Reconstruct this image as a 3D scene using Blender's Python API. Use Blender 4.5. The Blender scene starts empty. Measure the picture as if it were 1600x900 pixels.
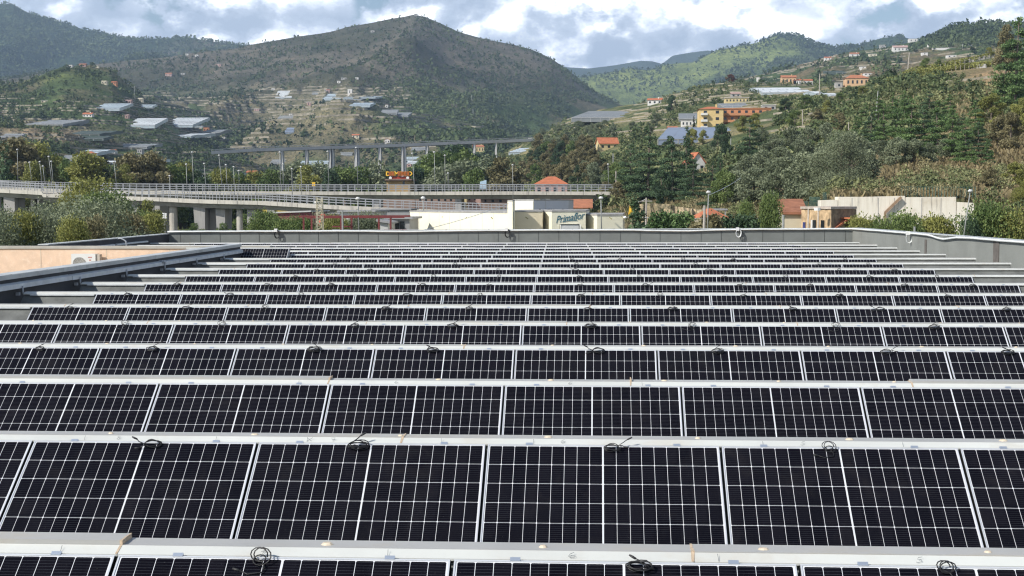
import bpy, bmesh, math, random
import numpy as np
from mathutils import Vector, Matrix
scene = bpy.context.scene
random.seed(7)
R_ = math.radians
# ---------------------------------------------------------------- camera
F, YAW, PIT, ROL, CAMH = 2172.87, -0.0617, 0.0619, -0.0025, 1.821
ROWD, ROW0, PX0, TILT, LEAN, PITCH = 3.3708, 6.9544, -0.7374, 0.6453, -0.0936, 1.742
ZR = 10.0                                   # height of the roof ridges above the valley floor
def _cammat():
    c, s = math.cos(YAW), math.sin(YAW); A = np.array([[c, -s, 0], [s, c, 0], [0, 0, 1]])
    c, s = math.cos(PIT), math.sin(PIT); B = np.array([[1, 0, 0], [0, c, -s], [0, s, c]])
    C = np.array([[1, 0, 0], [0, 0, -1.], [0, 1, 0]])
    c, s = math.cos(ROL), math.sin(ROL); E = np.array([[c, -s, 0], [s, c, 0], [0, 0, 1]])
    return E @ C @ B @ A
CM = _cammat()
cam_d = bpy.data.cameras.new('camera'); cam = bpy.data.objects.new('camera', cam_d)
scene.collection.objects.link(cam); scene.camera = cam
cam_d.sensor_width = 36; cam_d.lens = F / 1600 * 36; cam_d.clip_start = 0.1; cam_d.clip_end = 40000
m4 = Matrix.Identity(4)
for i in range(3):
    m4[i][0] = CM[0][i]; m4[i][1] = -CM[1][i]; m4[i][2] = -CM[2][i]
m4[2][3] = CAMH + ZR
cam.matrix_world = m4
CAMP = np.array([0, 0, CAMH + ZR])
def rayd(x, y):
    return CM.T @ np.array([(x - 800) / F, (y - 450) / F, 1.0])
def at(x, y, Y):                            # the world point behind pixel (x, y) of the 1600x900 photo at distance Y
    r = rayd(x, y); r = r * (Y / r[1]); return r + CAMP
def proj(P):
    P = np.asarray(P, float); v = (P - CAMP) @ CM.T
    return 800 + F * v[..., 0] / v[..., 2], 450 + F * v[..., 1] / v[..., 2]
# ---------------------------------------------------------------- sky and sun
SUN = Vector((-0.62, -0.47, 0.63)).normalized()
sd = bpy.data.lights.new('sun', 'SUN'); sun = bpy.data.objects.new('sun', sd); scene.collection.objects.link(sun)
sd.energy = 4.9; sd.angle = R_(0.53); sd.color = (1.0, 0.955, 0.89)
sun.rotation_euler = SUN.to_track_quat('Z', 'Y').to_euler(); sun.location = (0, 0, 60)
scene.view_settings.view_transform = 'Standard'; scene.view_settings.look = 'None'
scene.view_settings.exposure = 0.18; scene.view_settings.gamma = 1.0; scene.view_settings.use_curve_mapping = False
w = bpy.data.worlds.new('World'); scene.world = w; w.use_nodes = True
nt = w.node_tree; nt.nodes.clear()
def NN(nt, typ, **kw):
    n = nt.nodes.new(typ)
    for k, v in kw.items(): setattr(n, k, v)
    return n
def math_n(nt, op, a, b=None, c=None, clamp=False):
    n = NN(nt, 'ShaderNodeMath', operation=op, use_clamp=clamp)
    for i, v in enumerate((a, b, c)):
        if v is None: continue
        if isinstance(v, (int, float)): n.inputs[i].default_value = v
        else: nt.links.new(v, n.inputs[i])
    return n.outputs[0]
def ramp(nt, fac, stops, interp='LINEAR'):
    n = NN(nt, 'ShaderNodeValToRGB'); n.color_ramp.interpolation = interp
    el = n.color_ramp.elements
    while len(el) < len(stops): el.new(0.5)
    for e, (p, c) in zip(el, stops): e.position = p; e.color = (c[0], c[1], c[2], 1) if len(c) == 3 else c
    nt.links.new(fac, n.inputs[0]); return n.outputs[0]
def mrange(nt, v, a, b, c=0.0, d=1.0, smooth=True):
    n = NN(nt, 'ShaderNodeMapRange', interpolation_type='SMOOTHSTEP' if smooth else 'LINEAR')
    nt.links.new(v, n.inputs[0])
    for i, x in enumerate((a, b, c, d)): n.inputs[i + 1].default_value = x
    return n.outputs[0]
def noise(nt, vec, scale, detail=5, rough=0.55, dist=0.0, lac=2.0):
    n = NN(nt, 'ShaderNodeTexNoise'); n.inputs['Scale'].default_value = scale
    n.inputs['Detail'].default_value = detail; n.inputs['Roughness'].default_value = rough
    n.inputs['Distortion'].default_value = dist; n.inputs['Lacunarity'].default_value = lac
    if vec is not None: nt.links.new(vec, n.inputs['Vector'])
    return n.outputs[0]
def mixc(nt, fac, a, b, mode='MIX'):
    n = NN(nt, 'ShaderNodeMix', data_type='RGBA', blend_type=mode)
    if isinstance(fac, (int, float)): n.inputs[0].default_value = fac
    else: nt.links.new(fac, n.inputs[0])
    for i, v in ((6, a), (7, b)):
        if isinstance(v, tuple): n.inputs[i].default_value = (*v[:3], 1)
        else: nt.links.new(v, n.inputs[i])
    return n.outputs[2]
sky = NN(nt, 'ShaderNodeTexSky', sky_type='NISHITA'); sky.sun_disc = False
sky.sun_elevation = math.asin(SUN.z); sky.sun_rotation = math.atan2(SUN.x, SUN.y) % (2 * math.pi)
sky.altitude = 50; sky.air_density = 1.0; sky.dust_density = 0.6; sky.ozone_density = 1.5
tc = NN(nt, 'ShaderNodeTexCoord'); sep = NN(nt, 'ShaderNodeSeparateXYZ'); nt.links.new(tc.outputs['Generated'], sep.inputs[0])
# cumulus: rounded billows (smooth voronoi) broken by noise in direction space; a second sample pushed towards the sun gives each billow its lit side
def cloud_density(off):
    mp = NN(nt, 'ShaderNodeMapping'); nt.links.new(tc.outputs['Generated'], mp.inputs[0])
    mp.inputs['Scale'].default_value = (1, 1, 1.45); mp.inputs['Location'].default_value = off
    wn_ = NN(nt, 'ShaderNodeTexNoise'); wn_.inputs['Scale'].default_value = 16; wn_.inputs['Detail'].default_value = 5; wn_.inputs['Roughness'].default_value = 0.62; nt.links.new(mp.outputs[0], wn_.inputs['Vector'])
    va = NN(nt, 'ShaderNodeVectorMath', operation='MULTIPLY_ADD'); nt.links.new(wn_.outputs['Color'], va.inputs[0]); va.inputs[1].default_value = (0.075, 0.075, 0.075); nt.links.new(mp.outputs[0], va.inputs[2])
    vo = []
    for sc_ in (9.0, 23.0):
        v = NN(nt, 'ShaderNodeTexVoronoi', feature='F1'); v.inputs['Scale'].default_value = sc_; nt.links.new(va.outputs[0], v.inputs['Vector']); vo.append(v.outputs['Distance'])
    d = math_n(nt, 'ADD', math_n(nt, 'MULTIPLY', vo[0], -0.60), math_n(nt, 'MULTIPLY', vo[1], -0.30))
    d = math_n(nt, 'ADD', d, math_n(nt, 'MULTIPLY', wn_.outputs['Fac'], 0.55))
    return d, mp.outputs[0]
CL_OFF = (0.31, 0.12, 0.42)
dA, v0 = cloud_density(CL_OFF); dB_, _v = cloud_density((CL_OFF[0] + 0.008, CL_OFF[1], CL_OFF[2] - 0.020))
big = noise(nt, v0, 5.5, 2, 0.5)
cover = mrange(nt, sep.outputs[2], 0.10, 0.50, 0.53, -0.15)
mask = mrange(nt, math_n(nt, 'ADD', math_n(nt, 'ADD', dA, math_n(nt, 'MULTIPLY', big, 0.9)), cover), 0.50, 0.56)
lit = math_n(nt, 'ADD', math_n(nt, 'MULTIPLY', math_n(nt, 'SUBTRACT', dA, dB_), 2.6), math_n(nt, 'MULTIPLY', math_n(nt, 'ADD', dA, 0.05), 0.9))
lit = math_n(nt, 'ADD', lit, math_n(nt, 'MULTIPLY', math_n(nt, 'SUBTRACT', big, 0.5), 2.0))
lit = math_n(nt, 'ADD', lit, mrange(nt, sep.outputs[2], 0.080, 0.145, 0.44, 0.80))
ccol = ramp(nt, lit, [(0.0, (0.25, 0.30, 0.38)), (0.34, (0.34, 0.39, 0.47)), (0.56, (0.56, 0.60, 0.66)), (0.74, (0.88, 0.89, 0.91)), (1.0, (0.99, 0.98, 0.97))])
w.cycles.sampling_method = 'MANUAL'; w.cycles.sample_map_resolution = 512
bg1 = NN(nt, 'ShaderNodeBackground'); nt.links.new(sky.outputs[0], bg1.inputs[0]); bg1.inputs[1].default_value = 0.10
bg2 = NN(nt, 'ShaderNodeBackground'); nt.links.new(ccol, bg2.inputs[0]); bg2.inputs[1].default_value = 1.95
ms = NN(nt, 'ShaderNodeMixShader'); nt.links.new(mask, ms.inputs[0]); nt.links.new(bg1.outputs[0], ms.inputs[1]); nt.links.new(bg2.outputs[0], ms.inputs[2])
wo = NN(nt, 'ShaderNodeOutputWorld'); nt.links.new(ms.outputs[0], wo.inputs[0])
cy = scene.cycles
try:
    cy.use_denoising = True; cy.denoiser = 'OPENIMAGEDENOISE'; cy.denoising_prefilter = 'ACCURATE'
    cy.max_bounces = 6; cy.diffuse_bounces = 2; cy.glossy_bounces = 2; cy.transmission_bounces = 3; cy.transparent_max_bounces = 6
    cy.volume_bounces = 0; cy.use_adaptive_sampling = False; cy.caustics_reflective = False; cy.caustics_refractive = False
    cy.filter_width = 1.2
except Exception: pass
CLEAR = []                                   # photo rectangles kept free of scattered trees (houses, glasshouses)
# ---------------------------------------------------------------- helpers
COL = scene.collection
MATS = {}
def new_mat(name):
    m = bpy.data.materials.new(name); m.use_nodes = True; m.node_tree.nodes.clear()
    nt = m.node_tree; o = NN(nt, 'ShaderNodeOutputMaterial'); b = NN(nt, 'ShaderNodeBsdfPrincipled'); nt.links.new(b.outputs[0], o.inputs[0])
    MATS[name] = m; return m, nt, b, o
def mat(name, col, rough=0.6, metal=0.0, var=0.25, scale=2.0, dirt=None, dscale=0.8, bump=0.0, bscale=20.0, spec=0.4):
    """plain painted / weathered surface: colour broken by two noises, optional dirt colour, optional bump"""
    m, nt, b, o = new_mat(name)
    tc = NN(nt, 'ShaderNodeTexCoord').outputs['Object']
    n1 = noise(nt, tc, scale, 6, 0.6)
    c = mixc(nt, mrange(nt, n1, 0.25, 0.75), tuple(x * (1 - var) for x in col), tuple(min(1, x * (1 + var * 0.6)) for x in col))
    if dirt is not None:
        n2 = noise(nt, tc, dscale, 8, 0.65, 0.4)
        c = mixc(nt, mrange(nt, n2, 0.52, 0.72, 0, 0.75), c, dirt)
    nt.links.new(c, b.inputs['Base Color']); b.inputs['Roughness'].default_value = rough; b.inputs['Metallic'].default_value = metal
    b.inputs['Specular IOR Level'].default_value = spec
    if bump:
        bn = NN(nt, 'ShaderNodeBump'); bn.inputs['Strength'].default_value = bump; bn.inputs['Distance'].default_value = 0.02
        nt.links.new(noise(nt, tc, bscale, 5, 0.6), bn.inputs['Height']); nt.links.new(bn.outputs[0], b.inputs['Normal'])
    return m
class MB:
    def __init__(s): s.v = []; s.f = []; s.cuts = []
    def cut(s): s.cuts.append((len(s.v), len(s.f))); return s      # the end of one separate piece
    def quad(s, a, b, c, d):
        n = len(s.v); s.v += [tuple(a), tuple(b), tuple(c), tuple(d)]; s.f.append((n, n + 1, n + 2, n + 3)); return s
    def tri(s, a, b, c):
        n = len(s.v); s.v += [tuple(a), tuple(b), tuple(c)]; s.f.append((n, n + 1, n + 2)); return s
    def hexa(s, p):                         # 8 points: bottom ring, top ring
        n = len(s.v); s.v += [tuple(q) for q in p]
        for f in ((3, 2, 1, 0), (4, 5, 6, 7), (0, 1, 5, 4), (1, 2, 6, 5), (2, 3, 7, 6), (3, 0, 4, 7)): s.f.append(tuple(n + i for i in f))
        return s
    def box(s, x0, x1, y0, y1, z0, z1):
        return s.hexa([(x0, y0, z0), (x1, y0, z0), (x1, y1, z0), (x0, y1, z0), (x0, y0, z1), (x1, y0, z1), (x1, y1, z1), (x0, y1, z1)])
    def beam(s, a, b, w, h, up=(0, 0, 1)):  # box section beam from a to b
        a = Vector(a); b = Vector(b); d = (b - a).normalized(); u = Vector(up)
        sd = d.cross(u)
        if sd.length < 1e-4: sd = d.cross(Vector((1, 0, 0)))
        sd.normalize(); u = sd.cross(d).normalized(); sd *= w / 2; u *= h / 2
        return s.hexa([a - sd - u, a + sd - u, b + sd - u, b - sd - u, a - sd + u, a + sd + u, b + sd + u, b - sd + u])
    def tube(s, pts, r, n=6, cap=True):
        pts = [Vector(p) for p in pts]; rs = r if isinstance(r, (list, tuple)) else [r] * len(pts)
        base = len(s.v); prev = None
        for i, p in enumerate(pts):
            t = (pts[min(i + 1, len(pts) - 1)] - pts[max(i - 1, 0)])
            t = t.normalized() if t.length > 1e-9 else Vector((0, 0, 1))
            if prev is None:
                a = t.cross(Vector((0, 0, 1)));
                if a.length < 1e-3: a = t.cross(Vector((1, 0, 0)))
            else: a = prev - t * prev.dot(t)
            a.normalize(); prev = a; b = t.cross(a)
            for k in range(n):
                an = 2 * math.pi * k / n; s.v.append(tuple(p + (a * math.cos(an) + b * math.sin(an)) * rs[i]))
        for i in range(len(pts) - 1):
            for k in range(n):
                s.f.append((base + i * n + k, base + i * n + (k + 1) % n, base + (i + 1) * n + (k + 1) % n, base + (i + 1) * n + k))
        if cap:
            s.f.append(tuple(base + k for k in range(n))[::-1]); s.f.append(tuple(base + (len(pts) - 1) * n + k for k in range(n)))
        return s
    def prism(s, poly, z0, z1):             # horizontal polygon extruded upwards
        n = len(s.v); k = len(poly)
        s.v += [(p[0], p[1], z0) for p in poly] + [(p[0], p[1], z1) for p in poly]
        s.f.append(tuple(n + i for i in range(k))[::-1]); s.f.append(tuple(n + k + i for i in range(k)))
        for i in range(k): s.f.append((n + i, n + (i + 1) % k, n + k + (i + 1) % k, n + k + i))
        return s
    def mesh(s, name, m, smooth=False):
        me = bpy.data.meshes.new(name); me.from_pydata(s.v, [], s.f); me.update()
        bm = bmesh.new(); bm.from_mesh(me); bmesh.ops.recalc_face_normals(bm, faces=bm.faces); bm.to_mesh(me); bm.free()
        if m is not None: me.materials.append(m)
        if smooth: me.polygons.foreach_set('use_smooth', [True] * len(me.polygons))
        return me
    def build(s, name, m, parent=None, smooth=False):
        return link(name, s.mesh(name, m, smooth), parent)
def build_each(mb, name, m, parent=None, smooth=False):
    """one object for every piece closed with cut()"""
    out = []; v0 = f0 = 0
    for v1, f1 in mb.cuts:
        if v1 == v0: continue
        q = MB(); q.v = mb.v[v0:v1]; q.f = [tuple(i - v0 for i in f) for f in mb.f[f0:f1]]; c = Vector((0, 0, 0))
        for p in q.v: c += Vector(p)
        c /= len(q.v); q.v = [tuple(Vector(p) - c) for p in q.v]; o = q.build(name, m, parent, smooth); o.location = c; out.append(o); v0, f0 = v1, f1
    return out
def link(name, me, parent=None):
    o = bpy.data.objects.new(name, me); COL.objects.link(o)
    if parent is not None: o.parent = parent
    return o
def tag(o, label=None, cat=None, group=None, kind=None):
    if label: o['label'] = label
    if cat: o['category'] = cat
    if group: o['group'] = group
    if kind: o['kind'] = kind
    return o
def empty(name, loc=(0, 0, 0), rz=0.0):
    o = bpy.data.objects.new(name, None); COL.objects.link(o); o.empty_display_size = 0.3
    o.location = Vector(loc); o.rotation_euler = (0, 0, rz); return o
def thing(name, label, cat, loc=(0, 0, 0), rz=0.0, group=None):
    return tag(empty(name, loc, rz), label, cat, group)
def copy_tree(o, parent=None):
    c = o.copy(); COL.objects.link(c); c.parent = parent
    for ch in list(o.children): copy_tree(ch, c)
    return c
ORD = 'zeroth first second third fourth fifth sixth seventh eighth ninth tenth eleventh twelfth thirteenth fourteenth fifteenth sixteenth seventeenth eighteenth nineteenth twentieth'.split()
def np_mesh(name, co, faces, m, tint=None, smooth=False, colattr=None):
    """fast mesh from numpy: co (n,3), faces (k,4) or (k,3)"""
    me = bpy.data.meshes.new(name); k = faces.shape[1]
    me.vertices.add(len(co)); me.vertices.foreach_set('co', np.ascontiguousarray(co, dtype=np.float32).ravel())
    me.loops.add(faces.size); me.loops.foreach_set('vertex_index', np.ascontiguousarray(faces, dtype=np.int32).ravel())
    me.polygons.add(len(faces)); me.polygons.foreach_set('loop_start', np.arange(0, faces.size, k, dtype=np.int32))
    try: me.polygons.foreach_set('loop_total', np.full(len(faces), k, dtype=np.int32))
    except Exception: pass
    if smooth: me.polygons.foreach_set('use_smooth', np.ones(len(faces), dtype=bool))
    me.update(calc_edges=True)
    if tint is not None:
        a = me.attributes.new('tint', 'FLOAT', 'POINT'); a.data.foreach_set('value', np.ascontiguousarray(tint, dtype=np.float32))
    if colattr is not None:
        a = me.attributes.new('soil', 'FLOAT_COLOR', 'POINT')
        c4 = np.ones((len(co), 4), dtype=np.float32); c4[:, :3] = colattr; a.data.foreach_set('color', c4.ravel())
    if m is not None: me.materials.append(m)
    return me
# ---- numpy noise
_rng = np.random.RandomState(11); _perm = _rng.rand(256, 256)
def vnoise(x, y):
    xi = np.floor(x).astype(int); yi = np.floor(y).astype(int); xf = x - xi; yf = y - yi
    u = xf * xf * (3 - 2 * xf); v = yf * yf * (3 - 2 * yf)
    g = lambda a, b: _perm[a & 255, b & 255]
    return (g(xi, yi) * (1 - u) + g(xi + 1, yi) * u) * (1 - v) + (g(xi, yi + 1) * (1 - u) + g(xi + 1, yi + 1) * u) * v
def fbm(x, y, o=5, ridged=False):
    s = 0; a = 0.5; t = 0
    for i in range(o):
        n = vnoise(x + 17.3 * i, y + 9.1 * i)
        if ridged: n = 1 - abs(2 * n - 1)
        s = s + a * n; t += a; a *= 0.5; x = x * 2.03; y = y * 2.03
    return s / t
# ================================================================ SETTING: ground, hills
def soil_mat(name, rough_scale=0.02, bumpd=1.5, tuft=0.25):
    m, nt, b, o = new_mat(name)
    at_ = NN(nt, 'ShaderNodeAttribute', attribute_name='soil'); tc = NN(nt, 'ShaderNodeNewGeometry').outputs['Position']
    n1 = noise(nt, tc, rough_scale, 8, 0.68, 0.3); n2 = noise(nt, tc, rough_scale * 9, 5, 0.7)
    c = mixc(nt, 1.0, at_.outputs[0], ramp(nt, n1, [(0.3, (0.5, 0.55, 0.5)), (0.52, (1.0, 1.0, 1.0)), (0.72, (1.55, 1.42, 1.25))]), 'MULTIPLY')
    c = mixc(nt, mrange(nt, n2, 0.50, 0.68, 0.0, 0.8), c, (0.030, 0.045, 0.022))
    n3 = noise(nt, tc, rough_scale * 26, 3, 0.8); c = mixc(nt, 1.0, c, ramp(nt, n3, [(0.36, (0.52, 0.56, 0.52)), (0.52, (1.0, 1.0, 1.0)), (0.68, (1.6, 1.5, 1.35))]), 'MULTIPLY')
    nt.links.new(c, b.inputs['Base Color']); b.inputs['Roughness'].default_value = 0.95; b.inputs['Specular IOR Level'].default_value = 0.1
    bn = NN(nt, 'ShaderNodeBump'); bn.inputs['Strength'].default_value = 0.7; bn.inputs['Distance'].default_value = bumpd
    nt.links.new(noise(nt, tc, tuft, 4, 0.7), bn.inputs['Height']); nt.links.new(bn.outputs[0], b.inputs['Normal'])
    return m
M_FAR = soil_mat('far_hill_soil', 0.006, 12, 0.06); M_MID = soil_mat('mid_hill_soil', 0.015, 5, 0.12); M_NEAR = soil_mat('near_hill_soil', 0.06, 0.8, 0.6)
gm = MB(); gm.quad((-5200, -2000, 0), (5200, -2000, 0), (5200, 9700, 0), (-5200, 9700, 0))
ground_me = gm.mesh('ground', mat('valley_floor_soil', (0.11, 0.12, 0.055), 0.95, 0, 0.4, 0.05, (0.2, 0.17, 0.11), 0.03, spec=0.1))
tag(link('ground', ground_me), 'valley floor with dry grass and bare soil between the buildings', None, None, 'structure')

SHEETS = {}
class Sheet:
    """a hill: rows of control heights (given as photo rows at set distances), interpolated, roughened, built as a real height field"""
    def __init__(s, name, x0, x1, rows, label, m, nx, nd, amp, nscale, colfn, terr=None, back=1.35, gully=0.0):
        s.x0, s.x1 = x0, x1; s.rows = rows
        ds = np.array([r[0] for r in rows], float); s.ds = ds
        xs = np.linspace(x0, x1, nx)
        Zc = np.zeros((len(rows), nx))
        for j, (d, ctrl) in enumerate(rows):
            cx = sorted(ctrl); yy = np.interp(xs, cx, [ctrl[c] for c in cx])
            for i, x in enumerate(xs): Zc[j, i] = at(x, yy[i], d)[2]
        dd = np.concatenate([np.exp(np.linspace(np.log(ds[0]), np.log(ds[-1]), nd)), ds[-1] * (1 + (back - 1) * np.array([.1, .25, .55, 1.]))])
        # smooth (monotone-ish) interpolation in distance
        Z = np.zeros((len(dd), nx)); X = np.zeros_like(Z); Yg = np.zeros_like(Z)
        for i, x in enumerate(xs):
            z = np.interp(np.minimum(dd, ds[-1]), ds, Zc[:, i]); Z[:, i] = z
            r = rayd(x, 400); X[:, i] = r[0] / r[1] * dd; Yg[:, i] = dd
        k = np.array([1, 3, 5, 7, 5, 3, 1.]); k /= k.sum(); nsm = 2
        core = Z[:nd]
        for _ in range(nsm):
            pad = np.pad(core, ((3, 3), (0, 0)), 'edge'); sm = sum(k[t] * pad[t:t + nd] for t in range(7)); sm[-4:] = core[-4:]; core = sm
        Z[:nd] = core
        fall = np.array([0, .0, .0, .0]); crest = Z[nd - 1]
        for t, f in enumerate((0.02, 0.09, 0.32, 0.9)): Z[nd + t] = crest * (1 - f) - f * 4
        # noise: fades to a small value at the crest so that the skyline keeps its line
        tt = np.clip((dd - ds[0]) / (ds[-1] - ds[0]), 0, 1)[:, None]
        env = np.clip(np.sin(np.pi * np.clip(tt, 0, 1)) * 1.2, 0.10, 1)
        N = fbm(X * nscale + 3.1, Yg * nscale * 0.8 + 7.7, 6) - 0.5
        Z += env * amp * N * 2
        if gully: Z -= env * gully * (1 - fbm(X * nscale * 1.7 + 13, Yg * nscale * 0.45 + 5, 5, True)) * 1.6
        PX, PY = proj(np.stack([X, Yg, Z], -1))
        if terr is not None:
            step, where = terr
            wgt = where(PX, PY, X, Yg); q = Z / step; fr = q - np.floor(q)
            Zt = step * (np.floor(q) + np.clip((fr - 0.62) / 0.38, 0, 1))
            Z = Z * (1 - wgt) + Zt * wgt
            PX, PY = proj(np.stack([X, Yg, Z], -1))
        s.X, s.Y, s.Z, s.PX, s.PY, s.xs, s.dd, s.nd = X, Yg, Z, PX, PY, xs, dd, nd
        rgb = colfn(PX, PY, X, Yg, Z)
        X0_, Y0_, Z0_ = X, Yg, Z                                # a skirt closes the front edge down to the valley floor
        X = np.vstack([X[:1], X]); Yg = np.vstack([Yg[:1], Yg]); Z = np.vstack([Z[:1] * 0 - 4, Z]); rgb = np.concatenate([rgb[:1], rgb], 0)
        H, W = Z.shape; idx = np.arange(H * W).reshape(H, W)
        f = np.stack([idx[:-1, :-1], idx[:-1, 1:], idx[1:, 1:], idx[1:, :-1]], -1).reshape(-1, 4)
        me = np_mesh(name, np.stack([X, Yg, Z], -1).reshape(-1, 3), f, m, colattr=rgb.reshape(-1, 3), smooth=True)
        s.o = tag(link(name, me), label, None, None, 'structure'); SHEETS[name] = s
    def hit(s, px, py, jmin=0):
        """nearest point of the hill seen at photo pixel (px, py)"""
        fx = np.interp(px, s.xs, np.arange(len(s.xs))); i = int(min(max(fx, 0), len(s.xs) - 2)); t = fx - i
        col = s.PY[:s.nd, i] * (1 - t) + s.PY[:s.nd, i + 1] * t; Zc = s.Z[:, i] * (1 - t) + s.Z[:, i + 1] * t
        best = None
        for j in range(jmin, s.nd - 1):
            if col[j] >= py >= col[j + 1]:
                u = (col[j] - py) / max(1e-6, col[j] - col[j + 1]); best = j + u; break
        if best is None: best = float(np.argmin(abs(col[jmin:] - py)) + jmin); best = min(best, s.nd - 1.001)
        j = int(best); u = best - j; d = s.dd[j] * (1 - u) + s.dd[j + 1] * u; z = Zc[j] * (1 - u) + Zc[j + 1] * u
        r = rayd(px, 400); return np.array([r[0] / r[1] * d, d, z])
    def zat(s, X, Y):
        px = proj(np.array([X, Y, 20.]))[0]; fx = np.interp(px, s.xs, np.arange(len(s.xs))); i = int(min(fx, len(s.xs) - 2)); t = fx - i
        fy = np.interp(Y, s.dd, np.arange(len(s.dd))); j = int(min(fy, len(s.dd) - 2)); u = fy - j; Z = s.Z
        return (Z[j, i] * (1 - t) + Z[j, i + 1] * t) * (1 - u) + (Z[j + 1, i] * (1 - t) + Z[j + 1, i + 1] * t) * u
    def scatter(s, n, dens, rng):
        """random surface points, uniform in the picture, kept with probability dens(px, py, X, Y)"""
        u = rng.rand(n) * (len(s.xs) - 1.001); v = rng.rand(n) * (s.nd - 1.001); i = u.astype(int); j = v.astype(int); a = u - i; b = v - j
        def g(A): return (A[j, i] * (1 - a) + A[j, i + 1] * a) * (1 - b) + (A[j + 1, i] * (1 - a) + A[j + 1, i + 1] * a) * b
        X, Y, Z, PX, PY = g(s.X), g(s.Y), g(s.Z), g(s.PX), g(s.PY)
        k = rng.rand(n) < dens(PX, PY, X, Y)
        return X[k], Y[k], Z[k], PX[k], PY[k]
def lerp3(a, b, t): return np.asarray(a) * (1 - t[..., None]) + np.asarray(b) * t[..., None]
def sst(x, a, b): t = np.clip((x - a) / (b - a), 0, 1); return t * t * (3 - 2 * t)
GREEN = (0.062, 0.095, 0.036); HEATH = (0.134, 0.120, 0.094); TAN = (0.31, 0.26, 0.17); FRESH = (0.11, 0.14, 0.045)
# far blue range
Sheet('far_hills', 780, 1260, [(6500, {780: 190, 1260: 190}), (7600, {780: 150, 1260: 140}), (8600, {780: 128, 820: 120, 880: 105, 920: 107, 960: 102, 1000: 95, 1018: 96, 1033: 100, 1050: 87, 1080: 82, 1105: 79, 1125: 84, 1180: 95, 1260: 100})],
      'distant blue wooded range under the cloud bank', M_FAR, 140, 60, 30, 1 / 700., lambda px, py, X, Y, Z: lerp3((0.035, 0.055, 0.035), (0.055, 0.075, 0.035), fbm(X / 300, Y / 300)), back=1.09)
Sheet('green_hills', 800, 1760, [(2900, {800: 205, 1760: 190}), (3700, {800: 180, 950: 172, 1100: 150, 1200: 135, 1300: 130, 1760: 110}), (4300, {800: 155, 900: 150, 950: 148, 1100: 122, 1200: 96, 1300: 100, 1760: 90}),
      (5000, {800: 140, 840: 133, 890: 119, 940: 112, 985: 104, 1010: 108, 1040: 99, 1080: 95, 1120: 74, 1150: 68, 1180: 63, 1210: 50, 1240: 52, 1270: 65, 1300: 71, 1340: 66, 1370: 58, 1400: 52, 1420: 58, 1450: 62, 1760: 50})],
      'green wooded hills with lighter grassy spurs', M_FAR, 300, 120, 110, 1 / 900., lambda px, py, X, Y, Z: lerp3((0.045, 0.075, 0.030), (0.17, 0.21, 0.07), sst(fbm(X / 420 + 4, Y / 700), 0.44, 0.58)), gully=150)
Sheet('far_left_mountain', -90, 700, [(2700, {-90: 190, 700: 200}), (3400, {-90: 150, 100: 140, 300: 125, 700: 160}), (4300, {-90: 95, 0: 88, 100: 95, 200: 92, 300: 85, 700: 140}),
      (5200, {-90: 12, 0: 5, 28: 5, 50: 17, 100: 31, 140: 44, 170: 49, 200: 55, 250: 57, 300: 53, 350: 62, 395: 69, 450: 85, 700: 130})],
      'long wooded mountain ridge with scattered houses along its crest', M_FAR, 260, 110, 130, 1 / 900., lambda px, py, X, Y, Z: lerp3((0.036, 0.062, 0.030), HEATH, sst(fbm(X / 350 + 1, Y / 350), 0.50, 0.66) * sst(px, 90, 220)), gully=120)
def col_B(px, py, X, Y, Z):
    n = fbm(X / 180 + 2, Y / 180, 5); c = lerp3(HEATH, (0.07, 0.07, 0.045), sst(n, 0.4, 0.62))
    low = sst(py, 125, 175); c = c * (1 - low[..., None]) + lerp3(GREEN, (0.15, 0.135, 0.085), sst(n, 0.48, 0.62)) * low[..., None]
    spur = np.exp(-((px - 500) / 90) ** 2 - ((py - 172) / 30) ** 2); c = c * (1 - np.clip(spur * .75, 0, 1)[..., None]) + np.array((.24, .215, .13)) * np.clip(spur * .75, 0, 1)[..., None]
    return c
def wB(px, py, X, Y): return np.clip(np.exp(-((px - 510) / 120) ** 2 - ((py - 175) / 38) ** 2) * 1.4 + np.exp(-((px - 330) / 160) ** 2 - ((py - 170) / 45) ** 2), 0, 1)
Sheet('central_mountain', -90, 1100, [(560, {-90: 335, 1100: 345}), (800, {-90: 290, 400: 286, 800: 292, 1100: 320}), (1050, {-90: 250, 200: 250, 400: 255, 600: 262, 800: 262, 1100: 285}), (1400, {-90: 200, 200: 208, 400: 216, 600: 226, 800: 238, 900: 238, 1100: 260}),
      (1900, {-90: 165, 100: 165, 200: 168, 300: 168, 400: 172, 470: 158, 550: 152, 620: 172, 700: 190, 800: 208, 900: 214, 1000: 220, 1100: 240}),
      (2500, {-90: 140, 0: 135, 100: 122, 200: 118, 300: 112, 400: 118, 500: 102, 600: 92, 650: 88, 700: 110, 800: 140, 850: 150, 900: 168, 950: 180, 1000: 195, 1100: 225}),
      (3300, {-90: 130, 0: 120, 100: 104, 200: 94, 300: 83, 370: 75, 400: 68, 450: 60, 520: 49, 545: 41, 600: 31, 630: 26, 650: 22, 668: 26, 690: 36, 720: 50, 760: 62, 800: 69, 830: 77, 860: 90, 890: 110, 910: 128, 935: 145, 965: 160, 1000: 176, 1100: 210})],
      'brown scrubby mountain with terraced farms on its lower slopes', M_MID, 460, 260, 60, 1 / 420., col_B, (9.0, wB), gully=45)
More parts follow.
